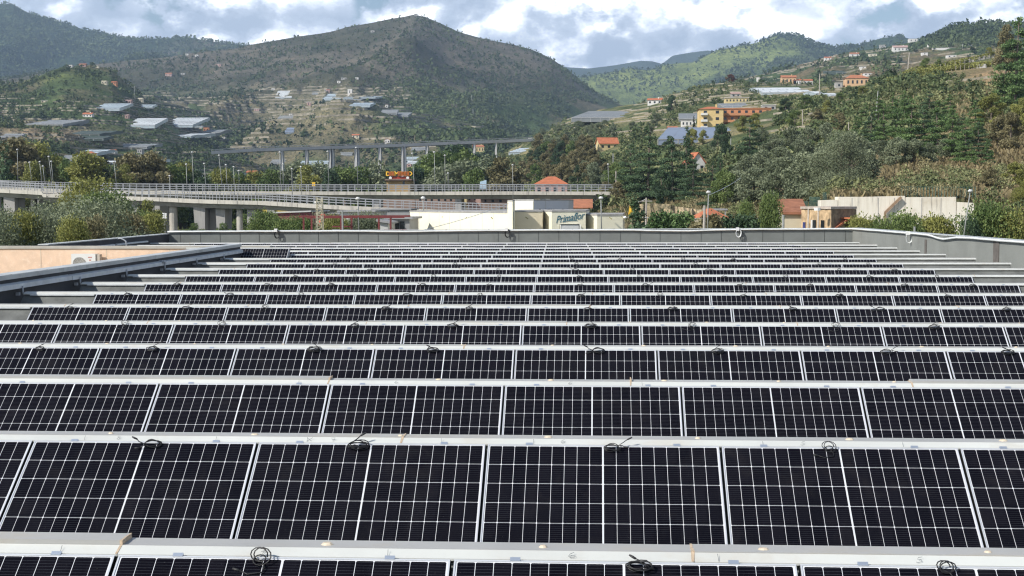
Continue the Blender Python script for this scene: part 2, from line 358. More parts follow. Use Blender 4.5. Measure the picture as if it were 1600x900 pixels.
def col_C(px, py, X, Y, Z):
    n = fbm(X / 60 + 2, Y / 60, 5); c = lerp3(GREEN, (0.14, 0.125, 0.075), sst(n, 0.42, 0.6))
    t = np.clip(np.exp(-((px - 60) / 110) ** 2 - ((py - 212) / 14) ** 2) * 1.3, 0, 1); c = c * (1 - t[..., None]) + np.array((0.24, 0.19, 0.125)) * t[..., None]
    g = np.clip(np.exp(-((px - 90) / 70) ** 2 - ((py - 118) / 12) ** 2), 0, 1); return c * (1 - g[..., None]) + np.array(FRESH) * g[..., None]
Sheet('terraced_hills', -90, 480, [(430, {-90: 322, 200: 322, 480: 332}), (520, {-90: 296, 0: 292, 200: 296, 480: 312}), (680, {-90: 256, 200: 266, 480: 296}), (900, {-90: 222, 0: 218, 100: 222, 200: 242, 350: 262, 480: 284}), (1250, {-90: 175, 0: 170, 100: 180, 200: 205, 300: 228, 480: 270}),
      (1700, {-90: 145, 0: 131, 30: 128, 60: 122, 80: 113, 105: 104, 150: 101, 180: 108, 215: 140, 260: 175, 300: 195, 480: 262})],
      'terraced farm hills with dry stone walls and dark scrub', M_MID, 330, 260, 12, 1 / 150., col_C, (3.4, lambda px, py, X, Y: np.clip(sst(py, 130, 165) * 0.9, 0, 1)), gully=10)
def col_G(px, py, X, Y, Z):
    n = fbm(X / 90, Y / 90, 5); c = lerp3(GREEN, (0.15, 0.125, 0.075), sst(n, 0.44, 0.6)); h = sst(px, 1430, 1480) * sst(-py, -80, -60)
    return c * (1 - h[..., None]) + np.array(GREEN) * h[..., None]
Sheet('village_hill', 1050, 1760, [(850, {1050: 200, 1200: 165, 1400: 140, 1760: 130}), (1200, {1050: 172, 1150: 150, 1200: 136, 1300: 118, 1400: 100, 1500: 92, 1760: 85}), (1700, {1050: 155, 1150: 134, 1200: 122, 1300: 98, 1400: 82, 1500: 74, 1600: 70, 1760: 62}),
      (2300, {1050: 150, 1100: 138, 1150: 124, 1200: 112, 1240: 101, 1290: 88, 1330: 78, 1360: 76, 1400: 68, 1430: 63, 1450: 56, 1480: 42, 1500: 37, 1530: 34, 1560: 37, 1600: 37, 1760: 30})],
      'hill with scattered village houses and a wooded top', M_MID, 330, 160, 22, 1 / 260., col_G, (6, lambda px, py, X, Y: 0.5 * sst(py, 70, 95)), gully=20)
def col_H(px, py, X, Y, Z):
    n = fbm(X / 22 + 5, Y / 22, 5); c = lerp3((0.09, 0.115, 0.05), (0.25, 0.22, 0.12), sst(n, 0.40, 0.62))
    t = np.clip(np.exp(-((px - 1385) / 90) ** 2 - ((py - 282) / 24) ** 2) * 1.6 + np.exp(-((px - 1540) / 80) ** 2 - ((py - 252) / 16) ** 2) * 1.4 + np.exp(-((px - 1590) / 90) ** 2 - ((py - 230) / 90) ** 2) + np.exp(-((px - 1560) / 60) ** 2 - ((py - 118) / 14) ** 2), 0, 1)
    return c * (1 - t[..., None]) + np.array((0.31, 0.225, 0.135)) * t[..., None]
Sheet('near_hillside', 780, 1800, [(150, {780: 460, 1000: 440, 1100: 400, 1200: 372, 1270: 352, 1295: 325, 1300: 310, 1505: 309, 1520: 345, 1600: 352, 1800: 345}),
      (200, {780: 405, 1000: 385, 1100: 350, 1200: 335, 1300: 290, 1400: 278, 1500: 282, 1600: 280, 1800: 250}),
      (250, {780: 385, 1000: 350, 1050: 338, 1100: 320, 1200: 300, 1300: 272, 1400: 248, 1500: 238, 1600: 220, 1800: 190}),
      (320, {780: 352, 900: 340, 960: 318, 1000: 308, 1100: 286, 1200: 262, 1300: 232, 1400: 205, 1500: 185, 1600: 165, 1800: 140}),
      (420, {780: 332, 900: 296, 1000: 272, 1100: 246, 1200: 222, 1300: 185, 1350: 160, 1400: 138, 1500: 124, 1600: 112, 1800: 90}),
      (560, {780: 302, 850: 280, 900: 262, 1000: 232, 1100: 204, 1200: 180, 1300: 158, 1350: 138, 1400: 118, 1500: 98, 1570: 85, 1600: 82, 1800: 70}),
      (800, {780: 262, 800: 248, 850: 232, 900: 215, 1000: 186, 1050: 178, 1100: 165, 1200: 148, 1300: 140, 1400: 128, 1800: 110}),
      (1150, {780: 242, 830: 214, 850: 209, 880: 188, 905: 178, 950: 168, 1000: 160, 1050: 146, 1100: 132, 1140: 128, 1160: 128, 1200: 130, 1300: 134, 1400: 126, 1800: 115})],
      'near hillside with dry grass, shrubs and terraces', M_NEAR, 420, 300, 3.0, 1 / 60., col_H, (3.0, lambda px, py, X, Y: 0.55 * sst(Y, 450, 600) * sst(-px, -1300, -1150)))
# ================================================================ vegetation makers
def foliage_mat(name, dark, light, trans=0.22, rough=0.6, wscale=0.3):
    m = bpy.data.materials.new(name); m.use_nodes = True; nt = m.node_tree; nt.nodes.clear(); MATS[name] = m
    o = NN(nt, 'ShaderNodeOutputMaterial'); b = NN(nt, 'ShaderNodeBsdfPrincipled')
    a = NN(nt, 'ShaderNodeAttribute', attribute_name='tint'); oi = NN(nt, 'ShaderNodeObjectInfo')
    pos = NN(nt, 'ShaderNodeNewGeometry').outputs['Position']
    f = math_n(nt, 'ADD', a.outputs['Fac'], math_n(nt, 'MULTIPLY', math_n(nt, 'SUBTRACT', oi.outputs['Random'], 0.5), 0.25))
    f = math_n(nt, 'ADD', f, math_n(nt, 'MULTIPLY', math_n(nt, 'SUBTRACT', noise(nt, pos, wscale, 3), 0.5), 0.5), clamp=True)
    c = mixc(nt, f, dark, light); nt.links.new(c, b.inputs['Base Color'])
    b.inputs['Roughness'].default_value = rough; b.inputs['Specular IOR Level'].default_value = 0.25
    t = NN(nt, 'ShaderNodeBsdfTranslucent'); nt.links.new(c, t.inputs[0]); mx = NN(nt, 'ShaderNodeMixShader'); mx.inputs[0].default_value = trans
    nt.links.new(b.outputs[0], mx.inputs[1]); nt.links.new(t.outputs[0], mx.inputs[2]); nt.links.new(mx.outputs[0], o.inputs[0]); return m
FM = dict(
    olive=foliage_mat('olive_leaves', (0.115, 0.14, 0.08), (0.3, 0.335, 0.205)),
    broad=foliage_mat('broad_leaves', (0.07, 0.115, 0.034), (0.23, 0.29, 0.095)),
    yellow=foliage_mat('yellowing_leaves', (0.15, 0.165, 0.042), (0.36, 0.36, 0.11)),
    dark=foliage_mat('dark_needles', (0.032, 0.058, 0.032), (0.095, 0.15, 0.07), 0.12),
    cedar=foliage_mat('cedar_needles', (0.042, 0.078, 0.042), (0.135, 0.205, 0.095), 0.12),
    pine=foliage_mat('pine_needles', (0.065, 0.12, 0.042), (0.19, 0.28, 0.1), 0.15),
    brown=foliage_mat('drying_leaves', (0.125, 0.12, 0.055), (0.32, 0.28, 0.15)),
    dry=foliage_mat('dry_grass_blades', (0.17, 0.14, 0.07), (0.38, 0.31, 0.17)),
    straw=foliage_mat('straw_scrub', (0.19, 0.175, 0.08), (0.47, 0.41, 0.23)),
    rust=foliage_mat('rusty_leaves', (0.09, 0.035, 0.025), (0.20, 0.09, 0.06)),
    cypress=foliage_mat('cypress_scales', (0.012, 0.024, 0.013), (0.035, 0.055, 0.028), 0.08),
    reed=foliage_mat('reed_leaves', (0.07, 0.10, 0.045), (0.20, 0.25, 0.12)),
    woodfar=foliage_mat('far_wood_leaves', (0.040, 0.064, 0.032), (0.105, 0.140, 0.058), 0.1, 0.8, 0.01),
    woodmid=foliage_mat('mid_wood_leaves', (0.040, 0.064, 0.028), (0.120, 0.155, 0.062), 0.1, 0.8, 0.03),
    scrub=foliage_mat('scrub_leaves', (0.09, 0.115, 0.048), (0.29, 0.30, 0.14), 0.15, 0.8, 0.2))
BARK = mat('bark', (0.16, 0.13, 0.10), 0.9, 0, 0.35, 3.0, None, 1, 0.5, 12)
BARKG = mat('pale_bark', (0.33, 0.30, 0.25), 0.9, 0, 0.3, 3.0)
def leaf_quads(C, size, rng, up=0.0, flat=0.0):
    """one quad per centre in C (n,3); flat > 0 squashes the leaf planes towards horizontal"""
    n = len(C); a = rng.normal(size=(n, 3)); b = rng.normal(size=(n, 3))
    if flat: a[:, 2] *= (1 - flat); b[:, 2] *= (1 - flat)
    a /= np.linalg.norm(a, axis=1)[:, None]; b -= a * (a * b).sum(1)[:, None]; b /= np.linalg.norm(b, axis=1)[:, None]
    s = size * (0.6 + 0.8 * rng.rand(n)) if np.isscalar(size) else size * (0.6 + 0.8 * rng.rand(n))
    a *= s[:, None] * 0.5; b *= s[:, None] * 0.36
    V = np.stack([C - a - b * .4, C + a * .1 - b, C + a + b * .3, C - a * .2 + b], 1).reshape(-1, 3)
    return V, np.arange(4 * n).reshape(-1, 4)
def crown_from(clumps, nleaf, leaf, rng, name, m, flat=0.0, shell=0.55):
    """clumps: rows (x, y, z, rx, ry, rz, tint)"""
    cl = np.array(clumps, float); vol = (cl[:, 3] * cl[:, 4] * cl[:, 5]) ** (2 / 3.); cnt = np.maximum(4, (vol / vol.sum() * nleaf)).astype(int)
    ids = np.repeat(np.arange(len(cl)), cnt); n = len(ids)
    d = rng.normal(size=(n, 3)); d /= np.linalg.norm(d, axis=1)[:, None]; r = shell + (1 - shell) * rng.rand(n) ** 0.7; r *= 1 + 0.12 * rng.normal(size=n)
    C = cl[ids, :3] + d * cl[ids, 3:6] * r[:, None]
    V, f = leaf_quads(C, leaf, rng, flat=flat)
    t = np.clip(cl[ids, 6] + 0.16 * rng.normal(size=n), 0, 1); return np_mesh(name, V, f, m, tint=np.repeat(t, 4))
def trunk_mesh(name, h, r, limbs, rng, m):
    mb = MB(); bend = rng.normal(size=2) * 0.04 * h
    pts = [(bend[0] * t * t, bend[1] * t * t, h * t) for t in (0, .25, .5, .75, 1)]; mb.tube(pts, [r * k for k in (1.25, 1, .8, .55, .25)], 6)
    for (z0, x, y, z1) in limbs:
        t = z0 / h; p0 = Vector((bend[0] * t * t, bend[1] * t * t, z0)); p1 = Vector((x, y, z1)); mid = (p0 + p1) / 2 + Vector((0, 0, -0.06 * (p1 - p0).length))
        mb.tube([p0, mid, p1], [r * .42, r * .28, r * .1], 5)
    return mb.mesh(name, m, True)
def proto_broad(name, m, H=9., W=8., n=5000, leaf=0.34, seed=1, ncl=26, trunkm=None, low=0.18):
    rng = np.random.RandomState(seed); cl = []; limbs = []
    for i in range(ncl):
        a = rng.rand() * 6.283; u = rng.rand() ** 0.5; z = low + (1 - low) * rng.rand(); prof = math.sin(math.pi * min(1, max(0.08, (z - low * .6) / (1.08 - low * .6))) ** 0.8)
        rr = W / 2 * u * prof * 0.82; x, y = rr * math.cos(a), rr * math.sin(a); r = W * (0.10 + 0.09 * rng.rand()); zz = H * z - r * 0.5
        cl.append((x, y, zz, r, r, r * (0.65 + .3 * rng.rand()), 0.15 + 0.7 * rng.rand()))
        if i % 3 == 0: limbs.append((H * min(.6, z * .6), x, y, zz))
    return crown_from(cl, n, leaf, rng, name + '_crown', m), trunk_mesh(name + '_trunk', H * .8, W * .03, limbs, rng, trunkm or BARK)
def proto_cedar(name, m, H=16., W=12., n=7000, leaf=0.36, seed=1, layers=9):
    rng = np.random.RandomState(seed); cl = []; limbs = []
    for L in range(layers):
        t = 0.14 + 0.84 * L / (layers - 1); R = W / 2 * (1.02 - t) ** 0.62 * (0.8 + .35 * rng.rand()); k = max(2, int(3 + 4 * (1 - t)))
        for j in range(k):
            a = rng.rand() * 6.28 + j * 6.28 / k
            for q in (0.45, 0.85):
                rr = R * q * (0.85 + .3 * rng.rand()); x, y = rr * math.cos(a), rr * math.sin(a); z = H * t + rng.normal() * .25 - rr * 0.05
                cl.append((x, y, z, R * .34 + .3, R * .34 + .3, 0.30 + R * 0.05, 0.2 + 0.6 * rng.rand()))
            limbs.append((H * t * .97, x, y, z))
    cl.append((0, 0, H * .97, .5, .5, .9, .5))
    return crown_from(cl, n, leaf, rng, name + '_crown', m, 0.35, 0.3), trunk_mesh(name + '_trunk', H * .96, W * .028, limbs, rng, BARK)
def proto_cone(name, m, H=12., W=5., n=4500, leaf=0.3, seed=1, layers=12, power=0.8):
    rng = np.random.RandomState(seed); cl = []
    for L in range(layers):
        t = 0.08 + 0.88 * L / (layers - 1); R = W / 2 * (1.02 - t) ** power; k = max(1, int(2 + 5 * (1 - t)))
        for j in range(k):
            a = rng.rand() * 6.28 + j * 6.28 / k; rr = R * .62; cl.append((rr * math.cos(a), rr * math.sin(a), H * t + rng.normal() * .15, R * .45 + .12, R * .45 + .12, H / layers * .55, 0.2 + 0.6 * rng.rand()))
    return crown_from(cl, n, leaf, rng, name + '_crown', m, 0.15, 0.3), trunk_mesh(name + '_trunk', H * .9, W * .035, [], rng, BARK)
def proto_bush(name, m, H=2.2, W=3.2, n=1400, leaf=0.2, seed=1, ncl=9):
    rng = np.random.RandomState(seed); cl = []
    for i in range(ncl):
        a = rng.rand() * 6.28; rr = W * .36 * rng.rand() ** .5; r = W * (.16 + .1 * rng.rand()); cl.append((rr * math.cos(a), rr * math.sin(a), H * (.25 + .5 * rng.rand() * (1 - rr / W)), r, r, H * .26, 0.15 + .7 * rng.rand()))
    return crown_from(cl, n, leaf, rng, name + '_crown', m), trunk_mesh(name + '_trunk', H * .5, .07, [(H * .2, W * .2, 0, H * .6), (H * .2, -W * .15, W * .1, H * .6)], rng, BARK)
PROTO = {}
def P_(k, fn, *a, **kw): PROTO[k] = [fn(k, *a, seed=s, **kw) for s in (1, 2, 3)] ; PROTO[k + '#'] = (kw['H'], kw['W'])
P_('olive_tree', proto_broad, FM['olive'], H=6., W=6.4, n=9000, leaf=0.23, low=0.05)
P_('broadleaf_tree', proto_broad, FM['broad'], H=10., W=9., n=9500, leaf=0.32)
P_('yellow_green_tree', proto_broad, FM['yellow'], H=10., W=8.6, n=9500, leaf=0.32)
P_('brown_green_tree', proto_broad, FM['brown'], H=9., W=7., n=8500, leaf=0.31)
P_('dark_evergreen_tree', proto_broad, FM['dark'], H=10., W=8., n=9000, leaf=0.30, low=0.1)
P_('cedar_tree', proto_cedar, FM['cedar'], H=16., W=13., n=14000, leaf=0.33)
P_('pine_tree', proto_cedar, FM['pine'], H=12., W=8., n=11000, leaf=0.27, layers=8)
P_('conifer_tree', proto_cone, FM['cedar'], H=12., W=6., n=9000, leaf=0.26)
P_('cypress_tree', proto_cone, FM['cypress'], H=12., W=2.4, n=2600, leaf=0.28, power=0.45)
P_('shrub', proto_bush, FM['scrub'], H=2.4, W=3.4)
P_('green_shrub', proto_bush, FM['broad'], H=2.6, W=3.4)
P_('dry_shrub', proto_bush, FM['dry'], H=1.8, W=3.2)
P_('rust_leaved_tree', proto_broad, FM['rust'], H=7., W=8., n=3000, leaf=0.4)
for k_, m_, H_k, W_k in (('broadleaf_tree', 'broad', 10., 9.), ('yellow_green_tree', 'yellow', 10., 8.6), ('olive_tree', 'olive', 6., 6.4), ('brown_green_tree', 'brown', 9., 7.), ('dark_evergreen_tree', 'dark', 10., 8.), ('conifer_tree', 'cedar', 12., 6.)):
    fn = proto_cone if k_ == 'conifer_tree' else proto_broad; extra = {} if k_ == 'conifer_tree' else dict(ncl=60, low=0.05)
    PROTO['near ' + k_] = [fn('near_' + k_, FM[m_], H=H_k, W=W_k, n=30000, leaf=0.017 * H_k, seed=s_, **extra) for s_ in (4, 5)]; PROTO['near ' + k_ + '#'] = (H_k, W_k)
_tr = random.Random(5); TREES = []
def tree(kind, P, h, wfac=1.0, label='', group=None, cat='tree', v=None):
    h *= 1.07; key = 'near ' + kind if P[1] < 175 and 'near ' + kind in PROTO else kind; H, W = PROTO[key + '#']; cm, tm = PROTO[key][_tr.randrange(len(PROTO[key])) if v is None else v]; k = h / H
    t = thing(kind, label, cat, (P[0], P[1], P[2] - 0.02 * h), _tr.random() * 6.28, group); t.scale = (k * wfac, k * wfac, k)
    link('crown', cm, t); link('trunk', tm, t); TREES.append(t); return t
def hill_tree(sheet, kind, px, ybase, hpx, wf=1.0, label='', group=None, cat='tree'):
    P = SHEETS[sheet].hit(px, ybase); return tree(kind, P, hpx * P[1] / F, wf, label, group, cat)
def wood(name, sheet, n, dens, size, nq, m, label, seed, tintf=None, aspect=1.1, leafk=1.25, band=None):
    """a wood or scrub too many to count: every tree a loose clump of leaf faces standing on the hill"""
    rng = np.random.RandomState(seed); X, Y, Z, PX, PY = SHEETS[sheet].scatter(n, dens, rng)
    if band is not None:                     # trees stand in rows along the terraces
        fr = Z / band[0] + .6 * fbm(X / 90, Y / 90, 3); fr -= np.floor(fr); kk = (fr < .38) | (rng.rand(len(Z)) > band[1](PX, PY)); X, Y, Z, PX, PY = (q[kk] for q in (X, Y, Z, PX, PY))
    s = (size[0] + (size[1] - size[0]) * rng.rand(len(X)) ** 1.8); ok = clear_mask(PX, PY, s * F / Y); X, Y, Z, PX, PY, s = (q[ok] for q in (X, Y, Z, PX, PY, s)); k = len(X)
    if k == 0: return
    ids = np.repeat(np.arange(k), nq)
    d = rng.normal(size=(len(ids), 3)); d /= np.linalg.norm(d, axis=1)[:, None]; d *= (0.45 + 0.55 * rng.rand(len(ids)))[:, None]
    sx = rng.uniform(.8, 1.25, k)
    C = np.stack([X, Y, Z], -1)[ids] + d * (s[ids, None] * np.array([0.5, 0.5, 0.5 * aspect])) * np.stack([sx, sx, 1 / sx], -1)[ids] + np.array([0, 0, 1]) * (s[ids] * 0.42 * aspect)[:, None]
    V, f = leaf_quads(C, s[ids] * (leafk / nq ** 0.42), rng)
    t = np.clip(.5 + 1.6 * (fbm(X / (s.mean() * 9), Y / (s.mean() * 9), 3) - .5) + .16 * rng.normal(size=k), 0, 1) if tintf is None else tintf(PX, PY, X, Y, rng)
    tt = np.clip(t[ids] + 0.12 * rng.normal(size=len(ids)), 0, 1)
    tag(link(name, np_mesh(name, V, f, m, tint=np.repeat(tt, 4))), label, None, None, 'stuff')
def rect(px, py, x0, x1, y0, y1, s=10): return sst(px, x0 - s, x0 + s) * sst(-px, -x1 - s, -x1 + s) * sst(py, y0 - s * .6, y0 + s * .6) * sst(-py, -y1 - s * .6, -y1 + s * .6)
# ================================================================ the sawtooth roof
CAPW = mat('coated_ridge_sheet', (0.60, 0.61, 0.57), 0.42, 0, 0.10, 0.9, (0.52, 0.49, 0.42), 1.3)
CAPT = mat('coated_ridge_sheet_shaded_top', (0.41, 0.405, 0.385), 0.5, 0, 0.12, 0.9, (0.42, 0.38, 0.31), 1.1)  # same sheet, weaker light on the upward side put into the colour
RUST = mat('rust_and_old_sealant', (0.56, 0.44, 0.31), 0.85, 0, 0.35, 25, (0.24, 0.12, 0.06), 30)
BOLT = mat('sealed_bolt_head', (0.62, 0.53, 0.40), 0.7, 0, 0.3, 30)
SLOPE = mat('grey_slate_membrane', (0.15, 0.155, 0.145), 0.9, 0, 0.3, 3.5, (0.09, 0.09, 0.085), 2, 0.3, 60)
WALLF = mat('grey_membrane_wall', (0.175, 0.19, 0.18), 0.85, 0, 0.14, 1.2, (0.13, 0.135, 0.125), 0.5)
WALLR = mat('sunlit_tint_membrane_wall', (0.235, 0.245, 0.225), 0.85, 0, 0.12, 0.9, (0.19, 0.19, 0.17), 0.6)  # stronger sun on the side parapet put into a paler membrane
SEAMG = mat('grey_lap_joint', (0.27, 0.28, 0.28), 0.5, 0.2)
GAP_SHADE = mat('painted_gap_shade', (0.008, 0.008, 0.008), 0.9)
SEAM = mat('dark_seam', (0.06, 0.065, 0.06), 0.9)
DARKC = mat('shade_dark_membrane', (0.05, 0.053, 0.06), 0.8, 0, 0.25, 1.5)  # shade on the left parapets put into the colour
CAPG = mat('parapet_flashing', (0.55, 0.57, 0.56), 0.45, 0.2, 0.15, 1.0, (0.3, 0.31, 0.3), 1)
GALV = mat('galvanised_tray', (0.66, 0.69, 0.70), 0.5, 0.0, 0.15, 3)
PVC = mat('white_pvc_conduit', (0.72, 0.74, 0.72), 0.4, 0, 0.08, 3)
GPVC = mat('grey_pvc_conduit', (0.42, 0.44, 0.46), 0.45)
PEN = mat('marker_ink', (0.10, 0.12, 0.13), 0.8)
PEACH = mat('peach_render', (0.80, 0.585, 0.42), 0.9, 0, 0.10, 2.5, (0.86, 0.68, 0.53), 7, 0.15, 40)
WHITEP = mat('white_enamel', (0.74, 0.74, 0.71), 0.4, 0, 0.06, 2)
def rowY(k): return ROW0 + k * ROWD
def rx(k): return LEAN * k
whs = thing('warehouse', 'long warehouse with a grey sawtooth roof of white capped ridges under the solar panels', 'warehouse')
XR, XL, XLF = 12.77, -10.95, -18.52
ct, st = math.cos(TILT), math.sin(TILT)
_rr = random.Random(3)
def ridge_extent(k): return (XLF if k >= 13 else XL) + rx(k), XR + rx(k)
CAPZ = 0.0
bolts_all = []
for k in range(0, 17):
    Y = rowY(k); xa, xb = ridge_extent(k)
    if k == 12: xa = PX0 - 5 * PITCH + rx(k) - 0.03
    s_len = 2.62
    sl = MB()                                # the slope that carries the panels and the upright face behind the ridge
    y0, z0 = Y - s_len * ct, ZR - 0.07 - s_len * st
    xs_ = xa if k != 12 else XL + rx(k) - 0.4
    sl.quad((xs_, y0, z0), (xb - 0.0, y0, z0), (xb, Y + 0.07, ZR - 0.02), (xs_, Y + 0.07, ZR - 0.02))
    sl.quad((xs_, Y + 0.10, ZR - 0.02), (xb, Y + 0.10, ZR - 0.02), (xb, Y + 0.35, z0), (xs_, Y + 0.35, z0))
    sl.quad((xb, y0, z0), (xb, Y + 0.35, z0), (xb, Y + 0.10, ZR - 0.02), (xb, Y + 0.07, ZR - 0.02))
    sl.quad((xb, y0, z0), (xb + 3, y0, z0), (xb + 3, Y + 0.4, z0), (xb, Y + 0.4, z0))
    sl.build('roof_slope', SLOPE, whs)
    # ridge cap: 3 m sheets; every other joint is stepped and rusty
    face, top = MB(), MB(); x = xa; j = 0; first = 3.1 if k != 0 else 0; step = 0
    # joints measured in the photo for the front rows
    JX = {0: [(175, 1), (1086, 0)], 1: [(626, 0)], 2: [(512, 1), (986, 0), (1428, -1)], 3: [(725, 0)]}
    pts = [xa]
    if k in JX:
        lev = []
        for (px, stp) in JX[k]: pts.append(at(px, 600, Y)[0])
        levels = {0: [0.024, 0.0, 0.004], 1: [0.002, 0.0], 2: [0.022, 0.0, 0.001, 0.022], 3: [0.003, 0.0]}[k]
    else:
        q = xa + _rr.uniform(1.5, 3)
        while q < xb - 1: pts.append(q); q += _rr.uniform(2.8, 3.4)
        levels = [_rr.choice((0, 0.003, 0.005, 0.012)) for _ in pts]
    pts.append(xb + 0.02); rust = MB()
    for a, b, lv in zip(pts[:-1], pts[1:], levels):
        a2 = a + 0.004
        zt = ZR + 0.034 + lv
        p = [(Y + 0.018, ZR + 0.003), (Y + 0.018 + 0.070, ZR + 0.003 + 0.030)]
        face.hexa([(a2, p[0][0], p[0][1] - .012), (b, p[0][0], p[0][1] - .012), (b, p[0][0] + .02, p[0][1] - .02), (a2, p[0][0] + .02, p[0][1] - .02),
                   (a2, p[0][0], p[0][1]), (b, p[0][0], p[0][1]), (b, p[1][0], p[1][1]), (a2, p[1][0], p[1][1])])
        top.box(a2, b, p[1][0] + 0.0015, Y + 0.245, zt - 0.016 - lv, zt)
    for a in pts[1:-1]:
        if k < 6 or _rr.random() < .4:
            wj = _rr.uniform(.006, .014); hz_ = 0.0355 + (0.0235 if k in (0, 2) and a != pts[-2] else .004)
            prof_ = [(Y + .0885, -1, .9), (Y + .13, -.5, .8), (Y + .17, -.9, .35), (Y + .21, -.2, .7), (Y + .2475, -.6, .5)]
            for (y_a, l_a, r_a), (y_b, l_b, r_b) in zip(prof_[:-1], prof_[1:]): rust.hexa([(a + l_a * wj, y_a, ZR + .02), (a + r_a * wj, y_a, ZR + .02), (a + r_b * wj, y_b, ZR + .02), (a + l_b * wj, y_b, ZR + .02), (a + l_a * wj, y_a, ZR + hz_), (a + r_a * wj, y_a, ZR + hz_), (a + r_b * wj, y_b, ZR + hz_), (a + l_b * wj, y_b, ZR + hz_)])
            rust.quad((a - wj * 1.1, Y + .0165, ZR + .0045), (a + wj * .3, Y + .0165, ZR + .0045), (a + wj * .8, Y + .0865, ZR + .0345), (a - wj * .9, Y + .0865, ZR + .0345)); rust.cut()
    fo = face.build('ridge_cap_face', CAPW, whs); to = top.build('ridge_cap_top', CAPT, whs); to['label'] = 'upper strip of the ridge cap, shade put into its grey'
    build_each(rust, 'joint_sealant', RUST, to)
    if k < 5:
        bo = MB(); q = xa + .5
        ofs = {0: 1000, 1: 1088, 2: 1100, 3: 500}.get(k)
        while q < xb:
            c = Vector((q, Y + .15, ZR + .034)); r = .018 if _rr.random() < .75 else .026
            ring = [(c.x + r * 1.3 * math.cos(t * .785), c.y + r * math.sin(t * .785)) for t in range(8)]
            n = len(bo.v); bo.v += [(u, v, c.z) for u, v in ring] + [((u - c.x) * .6 + c.x, (v - c.y) * .6 + c.y, c.z + .012) for u, v in ring]
            bo.f += [(n + t, n + (t + 1) % 8, n + 8 + (t + 1) % 8, n + 8 + t) for t in range(8)] + [tuple(n + 8 + t for t in range(8))]
            q += 1.13; bo.cut()
        build_each(bo, 'bolt_head', BOLT, to)
    # galvanised end clip along the bare stretch of ridge beside the panels
    if k < 12 and k >= 4:
        rail = MB(); pxl = PX0 - 5 * PITCH + rx(k)
        rail.box(xa + .15, pxl - .04, Y - .012, Y + .012, ZR - .03, ZR - .008); rail.build('mounting_rail', GALV, whs)
# building body
bd = MB(); Yf = 64.2; zc = 5.6
bd.prism([(XL - .25, 4.2), (XR + 1.0, 4.2), (XR + .4 + LEAN * 17, Yf), (XLF - .1 + LEAN * 17, Yf), (XLF + .3 + LEAN * 12, 47.75), (XL - .3 + LEAN * 12, 47.75)], 0, ZR - 1.8)
bd.build('wall', PEACH, whs)
# ---- parapets: far, right, inner left, outer left
def parapet(name, pts, zt, th, m, seams=0, inner='', zb=ZR - 2.0):
    """pts: inner line of the wall; th: thickness pushed outwards"""
    mb, cp, sm = MB(), MB(), MB()
    a, b = Vector((*pts[0], 0)), Vector((*pts[1], 0)); d = (b - a).normalized(); n = Vector((d.y, -d.x, 0)) * th
    za, zb2 = zt if isinstance(zt, tuple) else (zt, zt)
    mb.hexa([(a.x, a.y, zb), (b.x, b.y, zb), (b.x + n.x, b.y + n.y, zb), (a.x + n.x, a.y + n.y, zb), (a.x, a.y, za), (b.x, b.y, zb2), (b.x + n.x, b.y + n.y, zb2), (a.x + n.x, a.y + n.y, za)])
    o = mb.build(name, m, whs)
    i = -n.normalized() * .03; e = n.normalized() * .04
    cp.hexa([(a.x + i.x, a.y + i.y, za + .002), (b.x + i.x, b.y + i.y, zb2 + .002), (b.x + n.x + e.x, b.y + n.y + e.y, zb2 + .002), (a.x + n.x + e.x, a.y + n.y + e.y, za + .002),
             (a.x + i.x, a.y + i.y, za + .035), (b.x + i.x, b.y + i.y, zb2 + .035), (b.x + n.x + e.x, b.y + n.y + e.y, zb2 + .035), (a.x + n.x + e.x, a.y + n.y + e.y, za + .035)])
    cp.build('parapet_flashing', CAPG, o); sp_ = MB(); L = (b - a).length; q = 1.1
    while q < L:
        p = a + d * q; zz = za + (zb2 - za) * q / L; nn_ = n.normalized(); s0 = p - nn_ * .034; s1 = p + n + nn_ * .044; sp_.beam((s0.x, s0.y, zz + .036), (s1.x, s1.y, zz + .036), .05, .006); sp_.beam((s0.x, s0.y, zz - .004), (s0.x, s0.y, zz + .037), .05, .004, (d.y, -d.x, 0)); q += _rr.uniform(1.9, 2.1)
    tag(sp_.build('flashing_joint', SEAMG, o), kind='stuff')
    L = (b - a).length; q = seams * .6; nn = -n.normalized() * .004
    while seams and q < L - .1:
        p = a + d * q; sm.beam((p.x + nn.x, p.y + nn.y, ZR - 1.9), (p.x + nn.x, p.y + nn.y, min(za, zb2) - .01), .014, .014); q += seams * _rr.uniform(.97, 1.03)
    if seams: sm.build('membrane_seam', SEAM, o)
    return o
xfr, xfl = 11.58, -20.1
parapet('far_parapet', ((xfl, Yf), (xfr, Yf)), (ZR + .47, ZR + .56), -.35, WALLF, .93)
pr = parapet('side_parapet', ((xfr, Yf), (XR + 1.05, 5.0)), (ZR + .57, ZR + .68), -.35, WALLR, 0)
st_ = MB()
for (px, w_, z1) in ((1446, .10, .40), (1554, .20, .56)):
    P = None
    for Y in np.arange(30, 60, .25):
        X = xfr + (XR + 1.05 - xfr) * (Yf - Y) / (Yf - 5)
        if proj(np.array([X, Y, ZR + .3]))[0] > px: P = (X, Y)
    if P: st_.box(P[0] - .012, P[0] - .004, P[1] - w_ * 1.5, P[1] + w_ * 1.5, ZR - .7, ZR + z1); st_.cut()
build_each(st_, 'membrane_patch', mat('brown_membrane_patch', (0.15, 0.135, 0.12), .9, 0, .3, 4), pr)
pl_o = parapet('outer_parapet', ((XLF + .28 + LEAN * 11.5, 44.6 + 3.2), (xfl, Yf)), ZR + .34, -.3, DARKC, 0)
def XLin(Y): return XL - .17 + LEAN * (Y - ROW0) / ROWD
